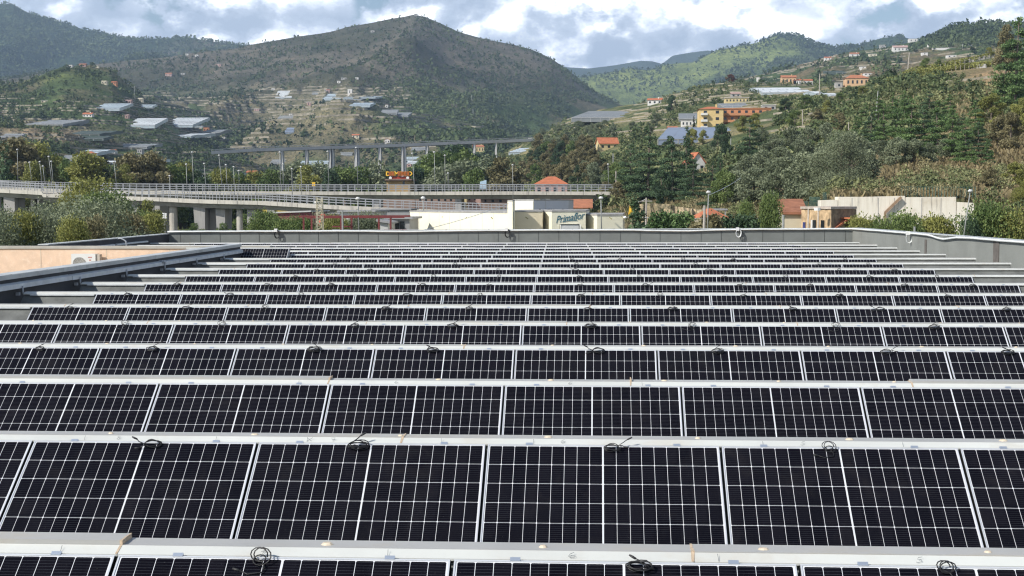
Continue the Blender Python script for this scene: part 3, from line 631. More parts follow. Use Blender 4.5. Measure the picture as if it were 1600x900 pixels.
pi_o = parapet('inner_parapet', ((XLin(14), 14), (XLin(47.0), 47.0)), ZR + .37, -.32, DARKC, 0)
tr = MB(); 
for (ya, yb, z) in ((14, 30.2, .185), (30.25, 39, .18), (39.05, 47.0, .175)):
    tr.hexa([(XLin(ya) + .004, ya, ZR + z - .075), (XLin(ya) + .10, ya, ZR + z - .075), (XLin(yb) + .10, yb, ZR + z - .075), (XLin(yb) + .004, yb, ZR + z - .075),
             (XLin(ya) + .004, ya, ZR + z + .05), (XLin(ya) + .10, ya, ZR + z + .02), (XLin(yb) + .10, yb, ZR + z + .02), (XLin(yb) + .004, yb, ZR + z + .05)]); tr.cut()
build_each(tr, 'cable_tray', GALV, pi_o)
lipm = MB(); lipm.hexa([(XLin(14) + .032, 14, ZR + .31), (XLin(14) + .05, 14, ZR + .31), (XLin(47) + .05, 47, ZR + .31), (XLin(47) + .032, 47, ZR + .31), (XLin(14) + .032, 14, ZR + .402), (XLin(14) + .05, 14, ZR + .402), (XLin(47) + .05, 47, ZR + .402), (XLin(47) + .032, 47, ZR + .402)]); lipm.build('flashing_lip', CAPG, pi_o)
tr2 = MB(); xo0, xo1 = XLF + .28 + LEAN * 11.5, xfl
for (a, b, z) in ((48.2, 55.5, .12), (55.8, 60.4, .12)):
    f = lambda Y: xo0 + (xo1 - xo0) * (Y - 47.8) / (Yf - 47.8)
    tr2.hexa([(f(a) + .004, a, ZR + z - .04), (f(a) + .08, a, ZR + z - .04), (f(b) + .08, b, ZR + z - .04), (f(b) + .004, b, ZR + z - .04), (f(a) + .004, a, ZR + z + .03), (f(a) + .08, a, ZR + z + .02), (f(b) + .08, b, ZR + z + .02), (f(b) + .004, b, ZR + z + .03)]); tr2.cut()
build_each(tr2, 'cable_tray', GALV, pl_o)
for k in range(5, 12):                       # bent conduits dropping from the tray to each ridge
    Y = rowY(k); x0 = XLin(Y) + .13; z = ZR
    mb = MB(); pts = [(x0, Y + .1, z + .16), (x0, Y + .1, z + .03)] + [(x0 + .16 - .16 * math.cos(a), Y + .1, z + .03 - .1 * math.sin(a)) for a in (.4, .8, 1.2, 1.57)] + [(x0 + .34, Y + .08, z - .07)]
    mb.tube(pts, .018, 7); mb.build('drop_conduit', GPVC, pi_o, True)
    jb = MB(); jb.box(x0 - .10, x0 - .03, Y - .02, Y + .05, z - .03, z + .03); jb.build('junction_box', GPVC, pi_o)
# peach wall of the further bay, with capping, facing the courtyard
pw = MB(); Yp = 47.65; pw.box(-26, XLin(Yp) - .02, Yp, Yp + .22, 0, ZR + .22); pwo = pw.build('courtyard_wall', PEACH, whs)
pc = MB(); pc.box(-26, XLin(Yp) + .9, Yp - .04, Yp + .3, ZR + .222, ZR + .315); pc.build('wall_coping', mat('stone_coping', (0.44, 0.42, 0.37), .8, 0, .12, 2), pwo)
js = MB()
for X in (-17.15, -19.5, -14.9, -22.0): js.box(X - .012, X + .012, Yp - .006, Yp - .002, 4, ZR + .215); js.cut()
build_each(js, 'render_joint', mat('pale_joint', (0.66, 0.55, 0.42), .9), pwo)
# ---- solar panels
def panel_mat():
    m, nt, b, o = new_mat('solar_cells_under_glass'); tc = NN(nt, 'ShaderNodeTexCoord').outputs['Object']
    sp = NN(nt, 'ShaderNodeSeparateXYZ'); nt.links.new(tc, sp.inputs[0]); X, Y = sp.outputs[0], sp.outputs[1]
    ax = math_n(nt, 'ABSOLUTE', X)
    cx, gx0 = 0.0933, 0.0048                 # half-cell pitch, half width of the middle gap
    fx = math_n(nt, 'MULTIPLY', math_n(nt, 'FRACT', math_n(nt, 'DIVIDE', math_n(nt, 'SUBTRACT', ax, gx0), cx)), cx)
    cyp, y0 = 0.1848, 0.0125
    fy = math_n(nt, 'MULTIPLY', math_n(nt, 'FRACT', math_n(nt, 'DIVIDE', math_n(nt, 'SUBTRACT', math_n(nt, 'MULTIPLY', Y, -1.0), y0), cyp)), cyp)
    ex = math_n(nt, 'MINIMUM', fx, math_n(nt, 'SUBTRACT', cx, fx)); ey = math_n(nt, 'MINIMUM', fy, math_n(nt, 'SUBTRACT', cyp, fy))
    ga = math_n(nt, 'GREATER_THAN', ex, 0.0015); gb = math_n(nt, 'GREATER_THAN', ey, 0.0015)
    gc = math_n(nt, 'GREATER_THAN', math_n(nt, 'ADD', ex, ey), 0.0088)       # chamfered corners
    gd = math_n(nt, 'GREATER_THAN', ax, gx0); ge = math_n(nt, 'LESS_THAN', ax, gx0 + 9 * cx)
    gf = math_n(nt, 'LESS_THAN', Y, -y0); gg = math_n(nt, 'GREATER_THAN', Y, -(y0 + 6 * cyp))
    cell = ga
    for g in (gb, gc, gd, ge, gf, gg): cell = math_n(nt, 'MULTIPLY', cell, g)
    bb = math_n(nt, 'MULTIPLY', math_n(nt, 'FRACT', math_n(nt, 'DIVIDE', math_n(nt, 'SUBTRACT', fy, 0.009), 0.01832)), 0.01832)
    bus = math_n(nt, 'LESS_THAN', bb, 0.0010)
    ix = math_n(nt, 'FLOOR', math_n(nt, 'DIVIDE', math_n(nt, 'ADD', X, 10.0), cx)); iy = math_n(nt, 'FLOOR', math_n(nt, 'DIVIDE', math_n(nt, 'SUBTRACT', Y, 10.0), cyp))
    wn = NN(nt, 'ShaderNodeTexWhiteNoise', noise_dimensions='3D'); cb = NN(nt, 'ShaderNodeCombineXYZ'); nt.links.new(ix, cb.inputs[0]); nt.links.new(iy, cb.inputs[1])
    oi = NN(nt, 'ShaderNodeObjectInfo').outputs['Random']; nt.links.new(math_n(nt, 'MULTIPLY', oi, 53.0), cb.inputs[2]); nt.links.new(cb.outputs[0], wn.inputs['Vector'])
    cc = mixc(nt, wn.outputs['Value'], (0.0030, 0.0029, 0.0054), (0.0070, 0.0066, 0.0100))
    cc = mixc(nt, math_n(nt, 'MULTIPLY', oi, 0.5), cc, (0.0065, 0.0060, 0.0085))
    cc = mixc(nt, math_n(nt, 'MULTIPLY', bus, 0.38), cc, (0.16, 0.17, 0.20))
    wv = NN(nt, 'ShaderNodeVectorMath', operation='ADD'); nt.links.new(tc, wv.inputs[0]); cb2 = NN(nt, 'ShaderNodeCombineXYZ'); nt.links.new(math_n(nt, 'MULTIPLY', oi, 31.0), cb2.inputs[0]); nt.links.new(cb2.outputs[0], wv.inputs[1])
    dust = math_n(nt, 'ADD', mrange(nt, noise(nt, wv.outputs[0], 2.2, 8, 0.72, 0.6), 0.50, 0.8, 0.0, 0.020), mrange(nt, Y, -1.0, -1.12, 0.0, 0.05)); sp_ = mrange(nt, noise(nt, tc, 160.0, 2, 0.5), 0.74, 0.80, 0.0, 0.35)
    c = mixc(nt, cell, (0.62, 0.63, 0.65), cc); c = mixc(nt, math_n(nt, 'ADD', dust, sp_), c, (0.42, 0.38, 0.32))
    nt.links.new(c, b.inputs['Base Color']); b.inputs['Roughness'].default_value = 0.16; b.inputs['Specular IOR Level'].default_value = 0.06
    return m
PM = panel_mat(); ALU = mat('anodised_frame', (0.66, 0.68, 0.70), 0.35, 0.35, 0.06, 4)
CLAMP = mat('clamp_alloy', (0.52, 0.58, 0.66), 0.35, 0.6, 0.1, 6)
W_, H_, T_ = 1.722, 1.134, 0.03
fr = MB(); lip = .009
fr.box(-W_ / 2, W_ / 2, -lip, 0, -T_, .003); fr.box(-W_ / 2, W_ / 2, -H_, -H_ + lip, -T_, .003)
fr.box(-W_ / 2, -W_ / 2 + lip, -H_ + lip + .0002, -lip - .0002, -T_, .003); fr.box(W_ / 2 - lip, W_ / 2, -H_ + lip + .0002, -lip - .0002, -T_, .003)
fr_me = fr.mesh('panel_frame', ALU)
gl = MB(); gl.quad((-W_ / 2 + lip, -H_ + lip, -.001), (W_ / 2 - lip, -H_ + lip, -.001), (W_ / 2 - lip, -lip, -.001), (-W_ / 2 + lip, -lip, -.001)); gl_me = gl.mesh('panel_glass', PM)
bk = MB(); bk.quad((-W_ / 2 + lip, -H_ + lip, -.008), (-W_ / 2 + lip, -lip, -.008), (W_ / 2 - lip, -lip, -.008), (W_ / 2 - lip, -H_ + lip, -.008)); bk_me = bk.mesh('panel_back', SEAM)
cl = MB(); cl.box(-.026, .026, -.005, .017, .0035, .007); cl.box(-.026, .026, .006, .017, -.03, .003); cl_me = cl.mesh('panel_clamp', CLAMP)
gap_shade_me = MB().box(-.0009, .0009, -H_ + .001, -.001, -T_ - .02, -.0005).mesh('gap_shade_strip', GAP_SHADE)  # added dark strip standing in for the shade between two panels
PANELS = {}
panel0 = None
def make_panel():
    t = thing('solar_panel', 'x', 'solar panel'); link('frame', fr_me, t); link('solar_cells', gl_me, t); link('back_sheet', bk_me, t)
    for x in (-.55, .55): c = link('clamp', cl_me, t); c.location = (x, 0, 0)
    for x in (-W_ / 2 - .001, W_ / 2 + .001): c = link('gap_shade_strip', gap_shade_me, t); c.location = (x, 0, 0)
    return t
for k in range(0, 17):
    lo = -9 if k in (15, 16) else (-8 if k in (13, 14) else -5); n = nl = nr = 0
    for j in range(lo, 6):
        xa = PX0 + j * PITCH + rx(k); xb = xa + PITCH; Y = rowY(k)
        pa = proj(np.array([xa, Y, ZR]))[0]; pb = proj(np.array([xb, Y, ZR]))[0]; pb2 = proj(np.array([xb, Y - .8, ZR - .6]))[0]; pa2 = proj(np.array([xa, Y - .8, ZR - .6]))[0]
        if max(pb, pb2) < -700 or min(pa, pa2) > 2400: continue
        off_l, off_r = max(pb, pb2) < -15, min(pa, pa2) > 1615; nl += off_l; nr += off_r
        if k in (13, 14) and pb < 452: continue
        n += not (off_l or off_r)
        p = make_panel() if panel0 is None else copy_tree(panel0)
        if panel0 is None: panel0 = p
        p.location = ((xa + xb) / 2, Y - .004, ZR + .002); p.rotation_euler = (TILT + _rr.gauss(0, .002), _rr.gauss(0, .0008), 0)
        rown = 'frontmost row' if k == 0 else 'rearmost row' if k == 16 else ORD[k + 1] + ' row from front'
        tag(p, 'silver framed solar panel, %s from the left, %s' % (ORD[n], rown), 'solar panel', 'solar panels on the sawtooth roof')
        if off_l or off_r: p['label'] = 'silver framed solar panel beyond the %s frame edge, %s out, %s' % ('left' if off_l else 'right', ORD[nl if off_l else nr], rown)
        PANELS[(k, j)] = (p, n, rown)
# two panels on a raised stand at the end of the inner parapet
rs = MB(); k = 12; Yr = rowY(k) - .05; xr1 = PX0 - 5 * PITCH + rx(k) - .01; zr = ZR + .235
rs.box(XLin(47) + .9 - 2.9, xr1, Yr + .01, Yr + .09, zr - .02, zr + .035)
rs.quad((XLin(47) - 1.6, Yr - 1.2 * ct, zr - .05 - 1.2 * st), (xr1, Yr - 1.2 * ct, zr - .05 - 1.2 * st), (xr1, Yr, zr - .05), (XLin(47) - 1.6, Yr, zr - .05))
rs.build('raised_ridge', CAPW, whs)
for n, j in enumerate((-6, -7)):
    p = copy_tree(panel0); p.location = (PX0 + (j + .5) * PITCH + rx(k) - .03, Yr, zr); p.rotation_euler = (TILT, 0, 0)
    tag(p, ('black solar panel on the raised stand, the one touching the lower twelfth row', 'black solar panel on the raised stand, half hidden by the parapet end')[n], 'solar panel', 'solar panels on the sawtooth roof')
# ---- cable coils
CBL = mat('black_cable', (0.012, 0.012, 0.013), 0.45, 0, .2, 5); CONN = mat('connector_plastic', (0.03, 0.03, 0.03), 0.5)
def coil_mesh(seed):
    r = random.Random(seed); mb = MB(); pts = []; turns = r.choice((3, 4, 4)); R0 = .058 + .018 * r.random(); up = r.random() * .04
    for i in range(int(14 * turns)):
        a = i / 14 * 6.283 + seed; R = R0 * (1 + .16 * math.sin(a * .37 + seed) + .05 * r.random()); pts.append((R * 1.3 * math.cos(a), R * math.sin(a) * .52 + .01 * math.sin(2.3 * a + seed), .012 + .012 * (i / 14) + .012 * r.random() + up * max(0, math.sin(a))))
    x, y, z = pts[-1]; s = 1 if r.random() < .6 else -1
    tail = [(x + s * .03, y + .01, z + .015), (x + s * .07, y + .03 + .02 * r.random(), z + .02), (x + s * .09, y + .045 + .03 * r.random(), z + .022)]
    mb.tube(pts + tail, .0055, 6); a, b = Vector(tail[-1]), Vector(tail[-1]) + Vector((s * .055, .028, .012)); t2 = MB().tube([a, (a + b) / 2, b], [.010, .0115, .008], 7); t3 = MB()
    x, y, z = pts[0]; c = Vector((x, y, z)); d = c + Vector((s * .09, -.015, .0)); mb.tube([c, (c + d) / 2 + Vector((0, .01, .015)), d], .0055, 6); t3.tube([d, d + Vector((s * .05, -.006, 0))], [.010, .009], 7)
    return mb.mesh('cable_coil', CBL, True), t2.mesh('coil_connector', CONN, True), t3.mesh('coil_connector', CONN, True)
def loop_mesh(seed):                         # loosely upright loop as on some panels
    r = random.Random(seed); mb = MB(); pts = []
    for i in range(34):
        a = i / 12 * 6.283; R = .058 + .016 * math.sin(a * .5 + seed); pts.append((R * math.cos(a) + .012 * i / 12, .02 * math.sin(a * .5) + .03 + R * .9 * math.sin(a) * .75, .02 + R * .75 * (1 + math.sin(a)) * .55))
    x, y, z = pts[-1]; pts += [(x + .03, y - .05, .02), (x + .02, y - .09, .015), (x - .08, y - .11, .012), (x - .15, y - .08, .014)]
    mb.tube(pts, .005, 6); e = Vector(pts[-1]); t2 = MB().tube([e, e + Vector((-.05, .01, .002))], [.010, .009], 7)
    return mb.mesh('cable_loop', CBL, True), t2.mesh('coil_connector', CONN, True)
COILS = [coil_mesh(s) for s in range(1, 14)]; LOOPS = [loop_mesh(s) for s in range(1, 7)]
# (photo x, loop?) for the front rows; the further rows carry one coil about every other panel
CX = {0: [(402, 1), (1000, 0), (1478, 1)], 1: [(240, 0), (560, 0), (957, 0), (1293, 1)], 3: [(66, 0), (241, 0), (493, 0), (677, 0), (935, 0), (1120, 0), (1383, 0), (1572, 0)],
      4: [(197, 1), (348, 1), (556, 0), (708, 0), (923, 0), (1079, 1), (1303, 1), (1457, 0)], 5: [(113, 0), (294, 0), (415, 1), (604, 0), (734, 0), (918, 0), (1050, 0), (1237, 0), (1373, 0), (1569, 0)],
      6: [(204, 0), (363, 0), (472, 1), (637, 0), (750, 1), (908, 0), (1030, 1), (1160, 0), (1309, 0), (1478, 0)], 7: [(280, 0), (420, 0), (520, 0), (662, 0), (765, 0), (906, 0), (1008, 0), (1154, 0), (1264, 0), (1410, 0), (1516, 0)],
      8: [(465, 0), (556, 1), (678, 1), (780, 1), (905, 0), (997, 1), (1130, 0), (1225, 1), (1355, 0), (1460, 1)], 9: [(497, 0), (580, 0), (778, 1), (900, 0), (987, 1), (1105, 0), (1308, 1), (1395, 0)],
      10: [(525, 1), (610, 1), (712, 1), (900, 1), (1085, 1), (1277, 1), (1353, 1)], 11: [(545, 1), (720, 1), (893, 1), (968, 0), (1066, 1), (1144, 0), (1240, 1), (1317, 1)]}
for k, L in CX.items():
    for i, (px, lp) in enumerate(L):
        Y = rowY(k); X = at(px, 600, Y)[0]; cm, *nms = (LOOPS if lp else COILS)[(i * 5 + k * 3) % (6 if lp else 13)]
        j = int(math.floor((X - PX0 - rx(k)) / PITCH)); info = PANELS.get((k, j))
        c = thing('cable_coil', 'x', 'cable'); link('cable', cm, c); [link('connector', nm, c) for nm in nms]
        s = .045; c.location = (X, Y - s * ct, ZR + .004 - s * st); q_ = _rr.uniform(.62, .86); c.scale = (q_, q_, q_ * .8); c.rotation_euler = (TILT, 0, _rr.uniform(-.2, .2)); c.rotation_mode = 'XYZ'
        kind = 'loose thin cable loop' if lp else 'black cable coil'
        where = 'on the %s panel from the left, %s' % (ORD[info[1]], info[2]) if info else 'at the end of the %s row' % ORD[k + 1]
        tag(c, kind + ' ' + where.replace(' solar', ''), 'cable', 'cable coils on the panels')
# ---- pen marks on the front ridge faces
GLY = {'6': [[(.7, 1), (.2, .7), (0, .3), (.3, 0), (.8, .15), (.9, .4), (.5, .5), (.1, .3)]], '7': [[(0, .9), (.8, 1), (.6, .5), (.4, 0)], [(.2, .45), (.9, .5)]], '5': [[(.9, 1), (.4, .9), (.25, .6), (.7, .55), (.75, .2), (.3, 0), (0, .1)]],
       '8': [[(.5, .5), (.2, .75), (.5, 1), (.8, .75), (.5, .5), (.2, .2), (.5, 0), (.85, .25), (.5, .5)]], 'x': [[(0, 0), (1, 1)], [(0, .9), (.9, 0)]], '|': [[(.4, 1.3), (.5, -.3)]]}
for k, L in {0: [('7', 400), ('6', 888), ('5', 1437), ('|', 82), ('|', 598), ('|', 1120)], 1: [('8', 178), ('7', 515), ('x', 478), ('6', 876), ('5', 1252), ('|', 332), ('|', 686), ('|', 1190), ('|', 126), ('|', 475), ('|', 830), ('|', 1410)], 2: [('6', 616), ('6', 888), ('|', 464), ('|', 1001)]}.items():
    mb = MB(); Y = rowY(k)
    for g, px in L:
        X = at(px, 650, Y)[0]; s = .036 if g != '|' else .03
        for stroke in GLY[g]:
            pts = [(X + u * s * 1.1, Y + .019 + (.008 + v * s) * .79, ZR + .0075 + (.008 + v * s) * .60) for u, v in stroke]; mb.tube(pts, .0011, 4)
        mb.cut()
    build_each(mb, 'pen_mark', PEN, [c for c in whs.children if c.name.startswith('ridge_cap_face')][k])
# ---- white conduit along the far and side parapets, with its spare loops
cd = MB(); pts = []
rwav = random.Random(9)
for i, px in enumerate(range(262, 1340, 22)):
    X = at(px, 362, Yf - .06)[0]; base = (ZR + .47 + (ZR + .56 - ZR - .47) * (X - xfl) / (xfr - xfl)); sag = -.05 * math.exp(-((px - 1060) / 60.) ** 2) * 1.2 - .035 * math.exp(-((px - 640) / 80.) ** 2)
    pts.append((X, Yf - .07, base - .01 + sag + rwav.uniform(-.006, .006)))
pts.append((xfr - .05, Yf - .1, ZR + .56))
for i in range(1, 60):
    t = i / 60; Y = Yf + (20 - Yf) * t; X = xfr + (XR + 1.05 - xfr) * (Yf - Y) / (Yf - 5) - .06
    pts.append((X, Y, ZR + .57 + .11 * (Yf - Y) / (Yf - 5) - .01 - .11 * math.exp(-((Y - 49.6) / 1.3) ** 2) + rwav.uniform(-.005, .005)))
cd.tube(pts, .036, 8); cdo = cd.build('electrical_conduit', PVC, None, True)
tag(cdo, 'wavy white conduit running along the top of the far and side parapets', 'conduit', None)
for i, (px, lab, col) in enumerate(((432, 'black cable loop on a white bracket in front of the bushes beyond the far parapet', 0), (792, 'dark cable loop hanging from the conduit below the cream building corner', 0), (1153, 'pale cable loop hanging from the conduit below the white lamp post and red tiled roof', 1), (1397, 'pale cable loop hanging on the side parapet past the roof corner', 1))):
    if px < 1390: X, Y = at(px, 365, Yf - .14)[0], Yf - .14; z = ZR + .50 + (.03 if px > 700 else 0)
    else: Y = 54.0; X = xfr + (XR + 1.05 - xfr) * (Yf - Y) / (Yf - 5) - .12; z = ZR + .56
    t = thing('cable_loop', lab, 'cable', (X, Y, z)); mb = MB()
    for q in range(3): mb.tube([(.10 * (1 + .12 * q) * math.sin(a) + .03, -.025 * q, -.16 + .17 * (1 + .08 * q) * math.cos(a)) for a in np.linspace(0, 6.2, 15)], .012, 5)
    mb.build('cable', PVC if col else CBL, t, True); b2 = MB(); b2.box(-.09, .05, -.08, .04, -.05, .10); b2.build('bracket', WHITEP, t)
# loop thrown over the outer-left parapet and a junction on the inner one
t = thing('cable_loop', 'pale hoop of conduit arching over the outer left parapet', 'cable', at(187, 378, 56.0)); t.location.x = -19.55
MB().tube([(-.28 + .5 * a / 3.1, 0, .02 + .12 * math.sin(a)) for a in np.linspace(0, 3.1, 8)] + [(.24, 0, -.1), (.22, 0, -.25)], .03, 6).build('conduit', GPVC, t, True)
P = at(232, 410, 37.3); t = thing('conduit_coupling', 'small pale ribbed coupling sitting on the cable tray of the inner parapet', 'conduit', (XLin(P[1]) + .06, P[1], ZR + .20))
mb = MB(); [mb.tube([(-.10 + .045 * i, -.02, 0), (-.07 + .045 * i, -.02, .02)], .05, 7) for i in range(5)]; mb.build('ribbed_sleeve', GPVC, t, True)
# ---- air conditioner hung on the peach wall
P = at(116, 400, Yp - .05); t = thing('air_conditioner', 'white air conditioner outdoor unit on the peach wall', 'air conditioner', (P[0], Yp, ZR - .55))
b_ = MB(); b_.box(0, .86, -.34, -.04, .0, .60); b_.build('casing', WHITEP, t)
g = MB(); g.tube([(.29, -.345, .26), (.29, -.36, .26)], .23, 24); fan = g.build('fan_grille', mat('fan_grille_grey', (.26, .25, .22), .6), t)
g = MB(); [g.tube([(.29 + r * math.cos(a), -.364, .26 + r * math.sin(a)) for a in np.linspace(0, 6.283, 25)], .004, 4) for r in (.05, .09, .13, .17, .21)]; g.build('guard_rings', WHITEP, fan)
g = MB(); g.box(.60, .74, -.346, -.3405, .46, .50); g.box(.64, .70, -.346, -.3405, .36, .41); g.build('rating_plate', mat('faded_red_print', (.55, .28, .24), .6), t)
g = MB(); g.box(.862, 1.0, -.3, -.08, .05, .58); g.build('side_cover', mat('beige_cover', (.50, .45, .38), .6), t)
# ================================================================ overpasses, viaduct, lamps
CONC = mat('weathered_concrete', (0.52, 0.495, 0.43), 0.9, 0, 0.2, .25, (0.22, 0.21, 0.19), .12, .2, 3)
CONCD = mat('grey_concrete', (0.38, 0.37, 0.345), 0.9, 0, 0.2, .2, (0.16, 0.155, 0.15), .1)
def streaked(name, col, dark, sc=.8):
    m, nt, b, o = new_mat(name); g = NN(nt, 'ShaderNodeNewGeometry').outputs['Position']; mp = NN(nt, 'ShaderNodeMapping'); nt.links.new(g, mp.inputs[0]); mp.inputs['Scale'].default_value = (1, 1, .07)
    n1 = noise(nt, mp.outputs[0], sc, 7, .75, .4); n2 = noise(nt, g, .12, 6, .6); c = mixc(nt, mrange(nt, n1, .45, .75, 0, .85), col, dark); c = mixc(nt, mrange(nt, n2, .4, .7, 0, .35), c, dark)
    nt.links.new(c, b.inputs['Base Color']); b.inputs['Roughness'].default_value = .92; return m
CONC = streaked('weathered_concrete_edge', (0.56, 0.53, 0.46), (0.24, 0.23, 0.21)); CONCD = streaked('stained_pier_concrete', (0.40, 0.385, 0.36), (0.17, 0.165, 0.16), .5)
STEEL = mat('galvanised_rail', (0.34, 0.35, 0.36), 0.55, 0.4, 0.15, .5)
ASPH = mat('asphalt', (0.055, 0.055, 0.056), 0.95, 0, .2, 1)
LAMPP = mat('lamp_pole_paint', (0.33, 0.34, 0.32), 0.5, 0.3, .12, .6); GLOBE = mat('lamp_bowl', (0.62, 0.62, 0.60), .3)
def interp_pts(L, x): return float(np.interp(x, [p[0] for p in L], [p[1] for p in L]))
def overpass(label, fascia, Y0_, Y1_, x0, x1, railh, fh, width, railstep, piers, group=None):
    """fascia: list (px, y of the top of the fascia); Y runs from Y0_ at x0 to Y1_ at x1"""
    t = thing('overpass', label, 'overpass', (0, 0, 0), 0, group); Yat = lambda px: Y0_ + (Y1_ - Y0_) * (px - x0) / (x1 - x0)
    xs = sorted(set(list(np.linspace(x0, x1, 60)) + [p[0] for p in fascia if x0 <= p[0] <= x1]))
    P = [at(x, interp_pts(fascia, x), Yat(x)) for x in xs]
    deck, fa, und, road, fb = MB(), MB(), MB(), MB(), MB()
    for a, b in zip(P[:-1], P[1:]):
        fa.hexa([(a[0], a[1], a[2] - fh), (b[0], b[1], b[2] - fh), (b[0], b[1] + .4, b[2] - fh), (a[0], a[1] + .4, a[2] - fh), (a[0], a[1], a[2]), (b[0], b[1], b[2]), (b[0], b[1] + .4, b[2]), (a[0], a[1] + .4, a[2])])
        und.hexa([(a[0], a[1] + 1.4, a[2] - fh - .9), (b[0], b[1] + 1.4, b[2] - fh - .9), (b[0], b[1] + width - 1.4, b[2] - fh - .9), (a[0], a[1] + width - 1.4, a[2] - fh - .9), (a[0], a[1] + .41, a[2] - fh * .6), (b[0], b[1] + .41, b[2] - fh * .6), (b[0], b[1] + width - .41, b[2] - fh * .6), (a[0], a[1] + width - .41, a[2] - fh * .6)])
        fb.hexa([(a[0], a[1] + width - .4, a[2] - fh), (b[0], b[1] + width - .4, b[2] - fh), (b[0], b[1] + width, b[2] - fh), (a[0], a[1] + width, a[2] - fh), (a[0], a[1] + width - .4, a[2]), (b[0], b[1] + width - .4, b[2]), (b[0], b[1] + width, b[2]), (a[0], a[1] + width, a[2])])
        road.quad((a[0], a[1] + .41, a[2] - fh * .6 + .02), (b[0], b[1] + .41, b[2] - fh * .6 + .02), (b[0], b[1] + width - .41, b[2] - fh * .6 + .02), (a[0], a[1] + width - .41, a[2] - fh * .6 + .02))
    fa.build('fascia', CONC, t); fb.build('fascia', CONC, t); und.build('deck', CONCD, t); road.build('roadway', ASPH, t)
    jt = MB(); q = 0
    for a, b in zip(P[:-1], P[1:]):
        L0 = b[0] - a[0]
        while q < L0: u = q / L0; jt.box(a[0] + q - .03, a[0] + q + .03, a[1] + (b[1] - a[1]) * u - .012, a[1] + (b[1] - a[1]) * u - .003, a[2] + (b[2] - a[2]) * u - fh, a[2] + (b[2] - a[2]) * u); jt.cut(); q += 4.2
        q -= L0
    tag(jt.build('expansion_joint', SEAM, t), kind='stuff')
    for side, off in (('railing', .15), ('railing', width - .15)):
        r = MB(); L = [Vector((p[0], p[1] + off, p[2])) for p in P]
        for hz in (.35, .68, 1.0):
            for a, b in zip(L[:-1], L[1:]): r.beam(a + Vector((0, 0, railh * hz)), b + Vector((0, 0, railh * hz)), .09, .13 if hz > .9 else .09)
        tot = sum((b - a).length for a, b in zip(L[:-1], L[1:])); q = 0; acc = 0; i = 0
        while q < tot and i < len(L) - 1:
            seg = (L[i + 1] - L[i]).length
            if q > acc + seg: acc += seg; i += 1; continue
            p = L[i].lerp(L[i + 1], (q - acc) / seg); r.box(p.x - .07, p.x + .07, p.y - .05, p.y + .05, p.z, p.z + railh); q += railstep
        r.build(side, STEEL, t)
    for (px, wpx, kind, dy) in piers:
        Y = Yat(px) + dy; p = at(px, interp_pts(fascia, px), Y); ztop = p[2] - fh - .75; wd = wpx * Y / F; mb = MB()
        if kind == 'round': mb.tube([(p[0], Y + width * .35, 0), (p[0], Y + width * .35, ztop)], wd / 2, 14)
        elif kind == 'slab': mb.box(p[0] - wd / 2, p[0] + wd / 2, Y + 1.5, Y + width - 1.6, 0, ztop)
        else: mb.hexa([(p[0] - wd / 2 + .3, Y + 1.5, 0), (p[0] + wd / 2, Y + 1.5, 0), (p[0] + wd / 2, Y + width - 1.6, 0), (p[0] - wd / 2 + .3, Y + width - 1.6, 0), (p[0] - wd / 2 - .3, Y + 1.5, ztop), (p[0] + wd / 2 + .2, Y + 1.5, ztop), (p[0] + wd / 2 + .2, Y + width - 1.6, ztop), (p[0] - wd / 2 - .3, Y + width - 1.6, ztop)])
        mb.build('pillar', CONC if kind == 'round' else CONCD, t, kind == 'round' and False)
    return t
O1F = [(-70, 291), (0, 295.5), (40, 297.5), (65, 299), (67, 302.5), (120, 304), (180, 306.5), (250, 309), (300, 311.5), (350, 313), (400, 314), (450, 317), (500, 320), (550, 322.5), (600, 325), (650, 327), (700, 329), (760, 331), (830, 333)]
O2F = [(-70, 291), (0, 292.5), (100, 296), (180, 297.5), (300, 298.5), (450, 299), (640, 299.5), (800, 299), (965, 299.5)]
overpass('concrete ramp overpass sloping down behind the red steel gantry and the cream building', O1F, 285, 262, -70, 830, 1.55, .75, 8.5, 1.55,
         [(-30, 20, 'slab', 0), (9, 18, 'slab', 0), (42, 7, 'round', 0), (62, 14, 'slab', 3), (205, 10, 'slab', 0), (263.5, 13, 'round', 0), (308, 15, 'wedge', 0), (327, 16, 'slab', 4), (341, 12, 'wedge', 1), (368, 10, 'round', 0), (390, 15, 'slab', 1), (487, 11, 'slab', 0), (590, 12, 'slab', 0), (700, 12, 'slab', 0)], 'motorway overpasses')
overpass('level concrete overpass behind the ramp, ending in the wooded hillside', O2F, 318, 318, -70, 965, 1.6, .8, 10.0, 1.6,
         [(60, 12, 'slab', 0), (150, 12, 'slab', 0), (240, 12, 'slab', 0), (420, 12, 'slab', 0), (585, 10, 'slab', 0), (715, 10, 'slab', 0), (813, 9, 'slab', 0), (822, 9, 'slab', 2), (876, 10, 'slab', 0), (928, 9, 'slab', 0)], 'motorway overpasses')
